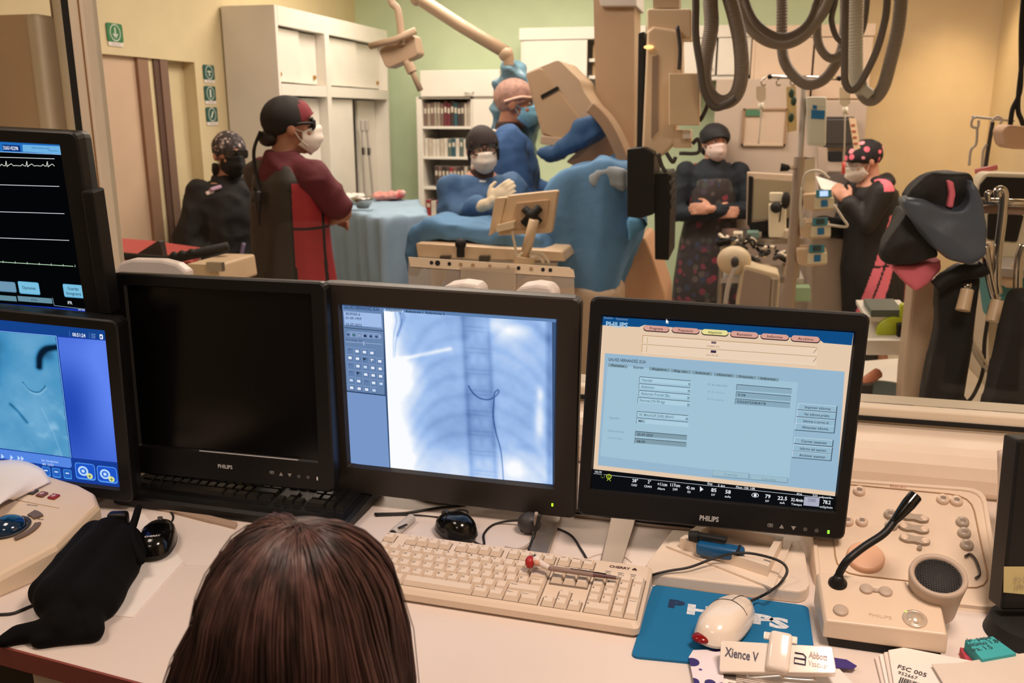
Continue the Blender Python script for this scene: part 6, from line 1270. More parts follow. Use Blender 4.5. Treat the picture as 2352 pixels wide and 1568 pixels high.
# corrugated hoses
hz = [(.042, (116, 100, 86), 3.6, [(1640, -120), (1632, 0), (1634, 60), (1622, 130), (1618, 185), (1634, 222), (1662, 235), (1690, 218), (1703, 170), (1700, 100), (1688, 40), (1672, -20), (1668, -120)], 'thick grey corrugated hose forming the leftmost deep loop', 1),
      (.018, (70, 60, 52), 3.5, [(1592, -120), (1598, 0), (1598, 80), (1608, 150), (1618, 210), (1640, 246), (1668, 240), (1690, 225)], 'thin dark hose running down along the leftmost loop', 0),
      (.030, (128, 112, 96), 3.8, [(1690, -120), (1698, 0), (1715, 55), (1755, 92), (1800, 102), (1842, 86), (1880, 45), (1905, 0), (1915, -120)], 'grey corrugated hose in a broad shallow loop, second from the left', 1),
      (.022, (96, 82, 70), 3.7, [(1702, -120), (1712, 0), (1735, 50), (1775, 80), (1812, 83), (1850, 60), (1872, 18), (1885, -120)], 'brown hose nested inside the broad shallow loop', 1),
      (.034, (118, 104, 90), 4.0, [(1790, -120), (1796, 0), (1797, 115), (1813, 161), (1850, 193), (1887, 186), (1914, 156), (1935, 110), (1942, 46), (1945, -120)], 'grey corrugated hose looping down to the infusion stand bar', 1),
      (.026, (122, 108, 92), 3.9, [(1890, -120), (1887, 0), (1877, 60), (1882, 105), (1905, 133), (1930, 125), (1948, 90), (1952, -120)], 'grey hose in a short loop between the broad loop and the pale hose', 1),
      (.015, (88, 76, 66), 3.8, [(1920, -120), (1919, 0), (1910, 46), (1924, 88), (1951, 97), (1980, 72), (1992, 0), (1992, -120)], 'thin dark hose in a small loop near the top right', 0),
      (.040, (176, 172, 152), 3.6, [(1970, -120), (1967, 0), (1965, 138), (1972, 196), (1997, 222)], 'pale green grey corrugated hose hanging almost straight', 1),
      (.036, (122, 108, 92), 3.6, [(1972, 180), (1984, 218), (2005, 228), (2028, 200), (2046, 138), (2062, 69), (2070, 0), (2072, -120)], 'grey corrugated hose forming the rightmost deep loop', 1),
      (.017, (86, 74, 64), 3.5, [(1945, -120), (1942, 0), (1940, 138), (1942, 190), (1958, 207), (1979, 186), (2012, 120), (2032, 50), (2038, 0), (2040, -120)], 'dark hose crossing in front of the pale corrugated hose', 0)]
for r, c, Yh, pts, lb, corr in hz:
    n = 240; q = MB(); P_ = [P3(x, max(y, -60), Yh) for x, y in pts]; 
    if pts[0][1] < 0: P_.insert(0, Vector((P_[0].x, P_[0].y, HC)))
    if pts[-1][1] < 0: P_.append(Vector((P_[-1].x, P_[-1].y, HC)))
    L_ = sum((a-b).length for a, b in zip(P_, P_[1:]))
    q.tube(P_, r*(.66 if corr else .75), mat('hose_%d_%d' % (c[0], c[1]), tuple(min(255, int((v*.6+sum(c)/3*.4)*1.24)) for v in c), .5), seg=12, sub=110 if corr else 10, rf=(lambda x, L_=L_: 1+.035*math.sin(x*L_/.011*6.2832)) if corr else None)
    o = q.build('corrugated_hose' if corr else 'hose'); tag(o, lb, 'hose', 'hoses hanging from the ceiling')
# infusion stand
Y = 4.5; ch = mat('chrome', (210, 205, 200), .15, metal=1)
t = thing('infusion_stand', 'tall infusion stand with chrome crossbar, in front of the grey wardrobe', 'infusion stand', foot(1836, 560, Y))
q = MB(); a = P3(1848, 180, Y); b = P3(1838, 360, Y); q.cyl(a, b, .014, M_['ltgrey']); q.build('upper_pole', t)
q = MB(); c = P3(1826, 640, Y); q.cyl(b, (b.x, b.y, .1), .028, mat('stand_grey', (178, 162, 148), .35, metal=.3), seg=20); q.build('column', t)
q = MB(); q.tube([P3(1770, 176, Y), P3(1926, 180, Y)], .009, ch, smooth=False); [q.sph(P3(x, y, Y), .012, M_['mblack'], 10) for x, y in ((1768, 176), (1928, 180))]; q.build('crossbar', t)
for x in (1755, 1790, 1822, 1876, 1940): q = MB(); ptube(q, [(x+4, 177), (x-6, 186), (x-4, 196), (x+4, 194)], Y, .004, ch, 6); q.build('hook', t)
q = MB(); q.cyl(P3(1793, 384, Y-.05), P3(1812, 386, Y-.05), .02, M_['mblack'], r1=.014); q.cyl(P3(1812, 386, Y-.05), P3(1836, 384, Y), .008, M_['steel']); q.build('clamp_knob', t)
for k in range(5):
    a = R(72*k+20); q = MB(); q.tube([(b.x, b.y, .12), (b.x+.3*math.cos(a), b.y+.3*math.sin(a), .07)], .018, M_['ltgrey'], smooth=False); q.cyl((b.x+.3*math.cos(a)-.02, b.y+.3*math.sin(a), .035), (b.x+.3*math.cos(a)+.02, b.y+.3*math.sin(a), .035), .035, M_['dgrey']); q.build('foot', t)
def drip(px0, y0, y1, w_, label, col, tubeto):
    t = thing('infusion_bag', label, 'infusion bag', foot(px0, y1, Y-.03, P3(px0, y1, Y).z))
    bm_ = clear('bag_film_%d' % px0, (.93, .92, .86, 1), .05, .2, .35, col)
    q = MB(); pprism(q, [(px0-w_, y0), (px0+w_, y0), (px0+w_, y1-8), (px0, y1), (px0-w_, y1-8)], Y-.03, .03, bm_, .01); q.build('bag', t)
    q = MB(); ptube(q, [(px0, y1), (px0, y1+18)], Y-.03, .013, mat('drip_white', (232, 226, 206), .4), 10); q.build('drip_chamber', t)
    q = MB(); ptube(q, [(px0, y1+16)]+tubeto, Y-.04, .0035, mat('line_clear', (214, 206, 190), .3), 6); q.build('infusion_line', t)
drip(1748, 198, 236, 11, 'clear infusion bag hanging at the left end of the crossbar', (222, 206, 180), [(1746, 290), (1742, 330)])
drip(1941, 200, 246, 12, 'clear infusion bag hanging at the right end of the crossbar', (220, 214, 190), [(1940, 320), (1938, 372)])
q = MB(); ptube(q, [(1938, 372), (1937, 400)], Y-.04, .008, mat('coral_clip', (236, 96, 88), .4), 8); tag(q.build('line_clip'), 'coral red clip on the right infusion line', 'clip')
q = MB(); pprism(q, [(1806, 200), (1828, 198), (1830, 300), (1808, 304)], Y-.02, .015, clear('yellow_film', (.95, .9, .7, 1), .04, .3, .4, (212, 184, 120)), .004); tag(q.build('infusion_bag'), 'yellowish flat bag hanging left of the stand pole', 'infusion bag')
q = MB(); [q.sph(P3(x, y, Y-.05), (.014, .008, .022), mat('green_black_tag', (52, 74, 56), .5), 10) for x, y in ((1818, 214), (1823, 232), (1817, 270))]; tag(q.build('line_valve'), 'dark green valves on the yellowish flat bag', 'valve')
t = thing('flow_box', 'white upright box with a blue label fixed on the infusion stand', 'box', foot(1877, 335, Y-.06, P3(1877, 335, Y-.06).z))
q = MB(); pprism(q, [(1852, 222), (1899, 222), (1897, 336), (1855, 334)], Y-.06, .07, mat('box_white', (226, 226, 212), .35), .012); q.build('box_body', t, bevel=.008)
q = MB(); pprism(q, [(1864, 240), (1896, 242), (1893, 330), (1860, 329)], Y-.062, .004, mat('label_white', (214, 216, 200), .5)); pprism(q, [(1864, 252), (1895, 254), (1893, 274), (1863, 272)], Y-.064, .003, mat('label_blue', (30, 118, 176), .5)); pprism(q, [(1867, 241), (1876, 242), (1876, 251), (1867, 250)], Y-.064, .003, mat('label_blue', (30, 118, 176), .5)); q.build('label_panel', t)
t0_ = None
for k, (y0, lb) in enumerate(((436, 'topmost infusion pump on the stand, with its screen lit'), (500, 'middle infusion pump on the stand, with a dark screen'), (562, 'lowest infusion pump on the stand, with a dark screen'))):
    x0 = 1872-k*8; t = thing('infusion_pump', lb, 'infusion pump', foot(x0+20, y0+44, Y-.1, P3(x0, y0+46, Y-.1).z), group='infusion pumps stacked on the stand')
    q = MB(); pprism(q, [(x0-26, y0+10), (x0+42, y0+8), (x0+44, y0+46), (x0-4, y0+50), (x0-24, y0+44)], Y-.1, .14, tan2, .01); q.build('pump_body', t, bevel=.006)
    q = MB(); pprism(q, [(x0+0, y0+20), (x0+44, y0+18), (x0+44, y0+42), (x0-3, y0+45)], Y-.115, .03, mat('pump_front_cream', (236, 226, 196), .4), .004); q.build('front_plate', t, bevel=.003)
    q = MB(); pprism(q, [(x0+3, y0+1), (x0+38, y0), (x0+38, y0+17), (x0+2, y0+18)], Y-.125, .02, mat('pump_teal', (70, 146, 164), .3), .003); q.build('display_hood', t)
    q = MB(); pprism(q, [(x0+11, y0+3), (x0+30, y0+2), (x0+30, y0+14), (x0+11, y0+15)], Y-.129, .003, emis((190, 214, 255), 1.2) if k == 0 else mat('pump_dark_lcd', (58, 76, 76), .3)); q.build('display', t)
    q = MB(); pprism(q, [(x0+14, y0+24), (x0+29, y0+23), (x0+29, y0+38), (x0+14, y0+39)], Y-.122, .01, mat('label_blue', (30, 118, 176), .5)); q.build('blue_latch', t)
for i, pts in enumerate(([(1842, 440), (1850, 400), (1880, 392), (1905, 410)], [(1915, 470), (1935, 500), (1945, 520), (1900, 516)], [(1842, 430), (1838, 480), (1843, 520), (1850, 500)])):
    q = MB(); ptube(q, pts, Y-.15, .006, mat('line_clear', (214, 206, 190), .3), 6); tag(q.build('infusion_line'), ['cream line arching above the topmost pump', 'cream line looping right of the pumps', 'cream line hanging left of the pumps'][i], 'line')
q = MB(); pbox(q, 1846, 365, 1872, 445, Y-.02, .1, mat('manometer_cream', (220, 206, 178), .5), .01); q.cyl(P3(1862, 360, Y), P3(1862, 400, Y), .02, M_['ltgrey']); tag(q.build('flow_meter'), 'cream flow meter block on the stand above the pumps', 'flow meter')
# trolley with monitor and clutter
Y = 4.9
t = thing('equipment_trolley', 'grey metal trolley cluttered with equipment between the nurse and infusion stand', 'trolley', foot(1745, 600, Y+.2))
q = MB(); pbox(q, 1655, 548, 1846, 560, Y, .45, M_['steel']); q.build('shelf', t); q = MB(); pbox(q, 1655, 640, 1846, 650, Y, .45, M_['ltgrey']); q.build('shelf', t)
for x in (1660, 1838):
    for dy in (.02, .42): q = MB(); a = P3(x, 555, Y); q.cyl((a.x, Y+dy, 0), (a.x, Y+dy, a.z), .012, M_['steel']); q.build('post', t)
t = thing('monitor', 'beige framed screen standing on the trolley before the grey wardrobe', 'monitor', foot(1765, 545, Y+.2, P3(1765, 548, Y).z))
q = MB(); pprism(q, [(1716, 396), (1822, 402), (1822, 512), (1714, 520)], Y+.1, .08, mat('monitor_beige', (200, 180, 158), .5), .006); q.build('casing', t, bevel=.006); q = MB(); pprism(q, [(1731, 410), (1820, 416), (1820, 500), (1729, 505)], Y+.096, .01, mat('dull_screen', (150, 138, 112), .35)); q.build('screen', t)
q = MB(); pprism(q, [(1720, 404), (1730, 406), (1726, 516), (1716, 517)], Y+.09, .03, M_['black']); q.build('side_bezel', t); q = MB(); pprism(q, [(1718, 512), (1820, 500), (1822, 524), (1725, 534)], Y+.08, .1, M_['black'], .006); pbox(q, 1750, 530, 1790, 549, Y+.12, .1, M_['black']); q.build('stand', t)
t = thing('vaporizer', 'white upright device with a black knob standing on the trolley', 'medical device', foot(1785, 540, Y-.02, P3(1785, 548, Y).z))
q = MB(); pbox(q, 1766, 470, 1806, 546, Y-.04, .1, mat('device_white', (232, 222, 194), .4), .008); q.build('body', t, bevel=.006); q = MB(); pbox(q, 1768, 444, 1800, 462, Y-.06, .08, mat('device_white', (232, 222, 194), .4), .008); q.build('head_block', t); q = MB(); q.sph(P3(1805, 460, Y-.08), (.022, .022, .045), M_['mblack'], 16); q.sph(P3(1783, 476, Y-.08), .03, M_['mblack'], 16); q.build('knob', t); q = MB(); ptube(q, [(1794, 480), (1790, 510)], Y-.09, .004, M_['mblack'], 6); q.build('lever', t)
t = thing('suction_unit', 'grey rounded equipment case on the floor trolley just above the examination monitor', 'equipment case', foot(1745, 690, 4.6, .3))
q = MB(); pprism(q, [(1708, 608), (1792, 630), (1785, 720), (1688, 715)], 4.6, .25, mat('case_cream', (218, 200, 168), .45), .02); q.build('case', t, bevel=.01); q = MB(); pprism(q, [(1710, 618), (1774, 636), (1768, 716), (1696, 712)], 4.595, .02, mat('case_grey', (166, 148, 134), .5), .02); q.build('front_panel', t)
t = thing('ultrasound_disc', 'round beige disc-shaped device head with a dark centre, left of the grey case', 'medical device', foot(1684, 640, 4.65, P3(1684, 640, 4.65).z))
q = MB(); c = P3(1686, 598, 4.65); q.sph(c, (.085, .05, .075), mat('case_cream', (218, 200, 168), .45), 24); q.build('disc_head', t); q = MB(); q.sph(P3(1688, 602, 4.6), (.02, .02, .03), M_['dgrey'], 12); q.build('centre_knob', t); q = MB(); ptube(q, [(1690, 610), (1672, 660), (1664, 720)], 4.6, .012, M_['ltgrey'], 8); q.build('stem', t)
rc = random.Random(3)
for i, (x, y, lb) in enumerate(((1670, 545, 'black cable coil at the left end of the trolley shelf'), (1715, 552, 'dark cable bundle in the middle of the trolley shelf'), (1760, 575, 'dark cable bundle hanging below the trolley shelf'), (1800, 590, 'dark cable coil beside the stand column'), (1735, 600, 'cable loop above the grey case'))):
    q = MB()
    for k in range(3): pts = [(x+rc.uniform(-24, 24), y+rc.uniform(-14, 18), rc.uniform(-.05, .05)) for _ in range(6)]; ptube(q, pts, 4.82, rc.uniform(.006, .01), [M_['mblack'], M_['dgrey'], M_['cream']][k], 6)
    tag(q.build('cable_bundle'), lb, 'cable bundle')
for i, (x, y, w_, h_, c, lb) in enumerate(((1700, 545, 16, 10, (220, 206, 180), 'small cream box on the trolley shelf left of the white device'), (1736, 545, 20, 12, (120, 150, 140), 'small green grey box on the trolley shelf'), (1824, 545, 22, 16, (206, 190, 166), 'small beige box on the trolley shelf right of the white device'), (1822, 630, 24, 20, (196, 180, 160), 'beige box beside the stand column low down'), (1850, 690, 30, 30, (150, 178, 140), 'pale green container low beside the infusion stand'))):
    q = MB(); pbox(q, x-w_, y-h_, x+w_*.4, y+3, 4.88-.02*i, .1, mat('clutter_%d' % i, c, .5), .006); tag(q.build('supply_box', bevel=.004), lb, 'box')
# shelf devices right of the stand
q = MB(); pbox(q, 1893, 268, 1962, 338, 5.8, .12, M_['dgrey'], .006); pbox(q, 1898, 274, 1957, 330, 5.795, .01, mat('dark_screen2', (70, 66, 62), .3)); tag(q.build('mounted_screen', bevel=.004), 'dark grey screen mounted right of the infusion stand box', 'screen')
t = thing('anaesthesia_cart', 'grey anaesthesia cart behind the infusion pumps and the person reading papers', 'cart', foot(1905, 600, 5.42))
q = MB(); pbox(q, 1862, 470, 1990, 900, 5.42, .4, mat('cart_grey', (184, 166, 148), .5), .02); q.build('cart_body', t, bevel=.01); q = MB(); pbox(q, 1890, 400, 1955, 470, 5.45, .3, mat('cart_dark', (110, 100, 94), .5), .01); q.build('upper_unit', t); q = MB(); pbox(q, 1905, 348, 1935, 372, 5.45, .1, M_['mblack'], .006); pbox(q, 1880, 340, 1900, 400, 5.45, .1, mat('cart_grey', (184, 166, 148), .5)); q.build('vapour_block', t)
q = MB(); pprism(q, [(1950, 270), (1966, 272), (1976, 340), (1962, 346)], 5.1, .01, mat('lined_tag', (224, 196, 160), .6)); [pbox(q, 1955+k*2, 285+k*14, 1964+k*2, 290+k*14, 5.098, .004, mat('tag_red', (170, 90, 70), .6)) for k in range(4)]; tag(q.build('hanging_tag'), 'narrow lined tag hanging right of the infusion line', 'tag')

# ================================================================ right foreground of the procedure room
Y = 2.75
t = thing('apron_rack', 'steel rail rack with curved hooks at the right, holding lead aprons', 'rack', foot(2150, 900, Y))
q = MB(); a = P3(2230, 462, Y); b = P3(2420, 470, Y); q.tube([a, b], .012, ch, smooth=False); q.build('rail', t)
q = MB(); pprism(q, [(2258, 470), (2420, 478), (2420, 496), (2262, 490)], Y+.01, .02, mat('worn_metal', (150, 124, 110), .5, metal=.5)); q.build('rail_plate', t)
q = MB(); pprism(q, [(2098, 640), (2212, 640), (2205, 800), (2130, 1010), (2066, 1010), (2075, 860)], Y+.15, .12, mat('post_taupe', (196, 172, 148), .4)); q.build('post', t, bevel=.01)
for i, pts in enumerate(([(2294, 452), (2291, 440), (2300, 436), (2306, 450), (2302, 500), (2292, 580), (2288, 640), (2292, 675)], [(2270, 462), (2268, 444), (2276, 444)], [(2262, 560), (2270, 620), (2284, 680), (2292, 690)], [(2352, 560), (2340, 600), (2338, 680), (2352, 700)], [(2222, 660), (2222, 650)])):
    q = MB(); ptube(q, pts, Y-.06, .012 if i != 1 else .008, ch, 10); q.build('hook', t)
for x, y in ((2222, 665), (2291, 690)): q = MB(); c = P3(x, y, Y-.1); q.cyl(c, c+Vector((-.01, -.02, -.055)), .017, tan2, r1=.019, seg=16); q.cyl(c+Vector((0, 0, .001)), c+Vector((0, 0, .003)), .013, M_['mblack'], seg=16); q.build('hook_tip', t)
t = thing('lead_apron', 'folded lead apron with grey blue outside and pink trim bundled on the rack', 'lead apron', foot(2170, 600, Y-.1, P3(2170, 640, Y).z))
gb = mat('grey_blue_leatherette', (78, 88, 104), .42, bump=.1, bscale=60)
cloth('outer_shell', [(2073, 457), (2100, 458), (2140, 468), (2180, 480), (2212, 482), (2226, 460), (2232, 430), (2229, 406), (2241, 427), (2261, 471), (2273, 538), (2265, 585), (2229, 606), (2190, 598), (2150, 568), (2103, 505), (2083, 480)], Y-.16, .12, gb, t, smooth=9, amp=.010, fs=7, seed=11, voxel=.007)
cloth('inner_lining', [(2078, 456), (2103, 425), (2127, 405), (2166, 401), (2228, 405), (2236, 440), (2225, 480), (2180, 500), (2120, 490)], Y-.10, .10, M_['apron'], t, smooth=8, amp=.012, fs=9, seed=12, voxel=.008)
cloth('pink_trim', [(2178, 414), (2190, 418), (2195, 445), (2190, 478), (2176, 476), (2182, 446)], Y-.13, .03, M_['pink'], t, smooth=3, amp=.002, voxel=.004)
cloth('black_lobe', [(2082, 478), (2104, 504), (2128, 540), (2160, 575), (2165, 592), (2095, 612), (2045, 608), (2028, 595), (2030, 565), (2050, 530)], Y-.10, .14, M_['apron'], t, smooth=9, amp=.012, fs=8, seed=13, voxel=.009)
cloth('pink_underside', [(2048, 610), (2090, 612), (2165, 595), (2168, 612), (2135, 655), (2104, 668), (2072, 640)], Y-.06, .10, M_['pink'], t, smooth=7, amp=.006, fs=9, seed=14, voxel=.008)
q = MB(); ptube(q, [(2150, 660), (2175, 640), (2210, 625), (2250, 620), (2262, 612)], Y-.08, .022, M_['mblack'], 8); q.build('strap', t)
t = thing('lead_apron', 'black lead apron hanging straight down below the grey blue bundle', 'lead apron', foot(2180, 900, Y, .7))
cloth('apron_cloth', [(2150, 640), (2215, 615), (2248, 640), (2240, 760), (2222, 900), (2205, 1010), (2106, 1010), (2120, 900), (2150, 760)], Y-.05, .09, M_['apron'], t, smooth=8, amp=.014, fs=7, seed=15, fd='v', voxel=.012)
t = thing('lead_apron', 'black lead apron hanging at the far right edge of the window', 'lead apron', foot(2320, 900, 2.5, .7))
cloth('apron_cloth', [(2340, 680), (2440, 660), (2470, 1020), (2250, 1020), (2262, 960), (2290, 860), (2318, 760)], 2.45, .09, M_['apron'], t, smooth=8, amp=.012, fs=6, seed=16, fd='v', voxel=.012)
q = MB(); q.tube([P3(2420, 470, Y), P3(2440, 660, 2.5)], .01, ch, smooth=False); q.build('hanger', t)
# machine with screens at the right edge
t = thing('ultrasound_machine', 'cream machine with two dark screens behind the apron rack, right edge', 'medical device', foot(2310, 700, 3.5))
cm_ = mat('machine_cream', (226, 214, 188), .45)
q = MB(); pprism(q, [(2246, 420), (2262, 396), (2460, 402), (2460, 470), (2238, 462)], 3.4, .1, cm_, .02); q.build('screen_casing', t, bevel=.01); q = MB(); pprism(q, [(2252, 424), (2268, 406), (2460, 412), (2460, 466), (2246, 458)], 3.39, .02, M_['black']); q.build('screen', t)
q = MB(); pprism(q, [(2250, 480), (2450, 484), (2440, 600), (2262, 590)], 3.38, .1, cm_, .02); q.build('lower_casing', t, bevel=.01); q = MB(); pprism(q, [(2270, 490), (2352, 494), (2336, 556), (2268, 550)], 3.37, .02, M_['black'], .008); q.build('lower_screen', t)
q = MB(); pbox(q, 2270, 600, 2440, 900, 3.5, .4, mat('machine_tan', (206, 190, 164), .5), .02); q.build('base', t)
q = MB(); pprism(q, [(2292, 640), (2352, 630), (2400, 640), (2400, 760), (2310, 770)], 3.2, .3, mat('teal_bin_plastic', (70, 140, 142), .5), .03); tag(q.build('waste_bin', bevel=.01), 'teal bin low behind the apron rack hooks', 'bin')
q = MB(); c = P3(2325, 612, 3.2); q.M = Matrix.Translation(c); q.lathe([(.001, -.02), (.10, -.02), (.13, .01), (.12, .012), (.09, -.01), (.001, -.01)], M_['ltgrey'], seg=32); tag(q.build('steel_dish'), 'round grey dish on the teal bin at the right', 'dish')
for i, (x0, y0, x1, y1) in enumerate(((2275, 590, 2262, 560), (2320, 640, 2352, 590))): q = MB(); ptube(q, [(x0, y0), (x1, y1)], 3.15, .018, tan2, 10); q.sph(P3(x0, y0, 3.15), .03, tan2, 12); tag(q.build('probe_holder'), ['beige probe standing left of the round dish', 'beige probe slanting over the round dish'][i], 'probe')
# thin stand, lines, folded cushion top right
t = thing('drip_stand', 'thin drip stand with hook and hoses near the tan wall, top right', 'drip stand', foot(2255, 560, 3.9))
q = MB(); ptube(q, [(2280, 280), (2262, 400), (2250, 560)], 3.9, .008, M_['dgrey'], 8); a = P3(2250, 560, 3.9); q.cyl(a, (a.x, a.y, .05), .012, M_['dgrey']); q.build('pole', t); q = MB(); ptube(q, [(2232, 268), (2330, 278)], 3.9, .005, M_['ltgrey'], 6); q.build('bar', t)
for pts in ([(2245, 268), (2234, 274), (2232, 290), (2246, 292), (2248, 276)], [(2245, 290), (2242, 330), (2230, 345), (2226, 380)], [(2278, 280), (2290, 268), (2302, 275), (2296, 285)], [(2266, 330), (2258, 350), (2255, 400)]): q = MB(); ptube(q, pts, 3.88, .005, M_['ltgrey'], 6); q.build('tubing', t)
for pts, lb in (([(2356, -60), (2346, 60), (2344, 200), (2326, 250), (2320, 290)], 'black ceiling cable at the top right corner, left strand'), ([(2370, -60), (2350, 120), (2338, 240), (2346, 275), (2352, 290)], 'black ceiling cable at the top right corner, right strand')): q = MB(); ptube(q, pts, 3.8, .009, M_['mblack'], 8); a = P3(*pts[0], 3.8); q.cyl(a, (a.x, a.y, HC), .009, M_['mblack'], seg=8); tag(q.build('black_cable'), lb, 'cable')
q = MB(); pprism(q, [(2302, 300), (2316, 286), (2420, 296), (2430, 345), (2310, 342)], 3.7, .15, mat('folded_tan_cloth', (200, 164, 136), .8), .03); tag(q.build('folded_cushion', bevel=.01), 'folded tan cushion at the right edge above the dark screens', 'cushion')
q = MB(); a = P3(2240, 394, 3.6); b = P3(2290, 384, 3.6); q.tube([a, b], .01, mat('pink_tube', (214, 120, 120), .5), smooth=False); tag(q.build('pink_tube'), 'short pink tube above the dark screens', 'tube')
# low table with basin
zt = .62; t = thing('side_table', 'low white table holding a basin, just right of the examination monitor', 'table', tuple(onz(2030, 900, zt).xy)+(0,))
c = [onz(*p, zt) for p in ((1960, 830), (2085, 820), (2080, 935), (1960, 935))]; q = MB(); pl_ = [(p.x, p.y) for p in c][::-1]; q.prism(pl_, zt-.03, zt, M_['white']); q.build('tabletop', t, bevel=.004)
for p in ins(pl_, .9): q = MB(); q.cyl((p[0], p[1], 0), (p[0], p[1], zt-.03), .015, M_['steel']); q.build('leg', t)
b = onz(2018, 905, zt+.03); t = thing('basin', 'grey green oval basin with side handles on the low white table', 'basin', (b.x, b.y, zt)); gg = mat('grey_green_enamel', (92, 106, 100), .4)
q = MB(Matrix.Translation((b.x, b.y, zt)) @ Matrix.Diagonal((1.05, .8, 1, 1))); q.lathe([(.001, .0), (.10, .0), (.125, .045), (.135, .048), (.13, .052), (.118, .048), (.095, .008), (.001, .006)], gg, seg=40); q.build('basin_body', t)
q = MB(); q.box((b.x+.14, b.y, zt+.047), (.03, .05, .006), gg, bev=.002); q.build('handle', t)
q = MB(); q.tube([(b.x-.06, b.y+.0, zt+.06), (b.x+.0, b.y+.06, zt+.09)], .02, mat('orange_rubber', (206, 130, 100), .5), smooth=False); q.cyl((b.x-.06, b.y, zt+.012), (b.x-.06, b.y, zt+.07), .04, M_['dgrey']); tag(q.build('rubber_bulb'), 'orange rubber bulb on a dark cup inside the basin', 'bulb')
q = MB(); q.M = Matrix.Translation(P3(2050, 762, 3.2)); q.lathe([(.001, -.02), (.05, -.02), (.055, 0), (.05, .02), (.001, .02)], mat('lime_plastic', (190, 206, 50), .4), M=Matrix.Rotation(R(90), 4, 'X'), seg=32); q.box((.04, .01, .05), (.05, .04, .1), mat('lime_plastic', (190, 206, 50), .4), bev=.01); tag(q.build('lime_wheel'), 'lime green wheel-shaped tool hanging behind the apron post', 'tool')
q = MB(); pbox(q, 2000, 712, 2075, 728, 3.2, .2, mat('grey_green_enamel', (92, 106, 100), .4), .006); tag(q.build('shelf_tray'), 'grey green tray above the lime wheel', 'tray')
q = MB(); pbox(q, 2062, 745, 2090, 780, 3.15, .08, M_['mblack'], .006); tag(q.build('black_box'), 'small black box right of the lime wheel', 'box')
q = MB(); pprism(q, [(2080, 650), (2092, 650), (2086, 760), (2074, 760)], 3.3, .02, mat('dark_red_pole', (150, 40, 56), .5)); tag(q.build('red_pole'), 'dark red upright strip left of the apron post', 'pole')
t = thing('supply_shelf', 'white supply shelf visible between the examination monitor and apron post', 'shelf', foot(2040, 800, 3.3)); q = MB()
pbox(q, 1990, 728, 2100, 738, 3.2, .3, M_['white']); pbox(q, 1990, 782, 2100, 815, 3.1, .35, M_['white']); q.build('shelf_board', t); q = MB(); a = P3(2100, 780, 3.4); q.cyl((a.x, 3.45, 0), (a.x, 3.45, 1.0), .015, M_['steel']); q.cyl((a.x-.5, 3.45, 0), (a.x-.5, 3.45, 1.0), .015, M_['steel']); q.build('post', t)
for i, pts in enumerate(([(2225, 730), (2232, 780), (2256, 820), (2275, 852)], [(2228, 740), (2236, 800), (2260, 842), (2278, 858)], [(2275, 700), (2262, 780), (2258, 850), (2240, 900), (2222, 922), (2210, 910)])):
    q = MB(); ptube(q, pts, 2.9, .007 if i < 2 else .006, [M_['cream'], mat('line_clear', (214, 206, 190), .3), M_['dgrey']][i], 8); tag(q.build('hanging_tube'), ['cream tube curving right of the black apron, upper', 'clear tube curving right of the black apron, lower', 'dark cord hanging from the steel hook'][i], 'tube')
# ================================================================ people beyond the window
def fdir(a):
    fh = Vector((-math.sin(YAW), math.cos(YAW), 0)); r_ = Vector((math.cos(YAW), math.sin(YAW), 0)); a = R(a); return -fh*math.cos(a)+r_*math.sin(a)
def E3(x=0, y=0, z=0): return Matrix.Rotation(R(z), 3, 'Z') @ Matrix.Rotation(R(x), 3, 'X') @ Matrix.Rotation(R(y), 3, 'Y')
HC_ = Vector((0, .02, 1.585))
def headprims(Rh, c=HC_, ears=True):
    f = lambda *v: c+Rh @ Vector(v)
    P = [('e', f(0, 0, .02), (.077, .096, .098), Rh), ('e', f(0, .035, -.045), (.058, .062, .07), Rh), ('e', f(0, .1, -.022), (.013, .018, .022), Rh), ('e', f(0, .062, -.095), (.03, .028, .022), Rh), ('e', f(0, .07, .028), (.05, .03, .02), Rh), ('e', f(0, .088, -.068), (.022, .012, .011), Rh)]
    for s in (-1, 1): P.append(('e', f(s*.08, -.005, -.01), (.011, .022, .032), Rh)); P.append(('e', f(s*.045, .07, -.03), (.02, .018, .016), Rh))
    P.append(('c', f(0, -.015, -.06), Vector((0, -.02, 1.42)), .052, .058)); return P
def handprims(w, d, n, side, curl=.5, k=1.0):
    w = Vector(w); d = Vector(d).normalized(); n = Vector(n); n = (n-d*n.dot(d)).normalized(); s = d.cross(n)*side; P = []
    P.append(('c', w, w+d*.03*k, .026*k, .028*k)); Rm = Matrix((s, d, n)).transposed(); P.append(('e', w+d*.055*k, (.042*k, .052*k, .016*k), Rm))
    for i, (o, l) in enumerate(((-.032, .066), (-.011, .076), (.011, .071), (.032, .055))):
        b = w+d*.095*k+s*o*k; m1 = b+(d*math.cos(curl*.6)-n*math.sin(curl*.6))*l*.5*k; m2 = m1+(d*math.cos(curl*1.5)-n*math.sin(curl*1.5))*l*.5*k
        P.append(('c', b-d*.02*k, m1, .0095*k, .009*k)); P.append(('c', m1, m2, .009*k, .0075*k))
    b = w+d*.03*k-s*.035*k; m1 = b+(d*.7-s*.6-n*.2).normalized()*.04*k; P.append(('c', b, m1, .012*k, .0105*k)); P.append(('c', m1, m1+(d*.9-s*.15-n*.35).normalized()*.032*k, .0105*k, .009*k)); return P
TORSO = [(.86, 0, 0, .16, .11), (1.05, 0, 0, .14, .10), (1.25, 0, 0, .165, .115), (1.37, 0, -.005, .165, .10), (1.43, 0, -.01, .10, .075), (1.47, 0, -.015, .06, .06)]
def grow(T, g): return [(z, cx, cy, rx+g, ry+g) for z, cx, cy, rx, ry in T]
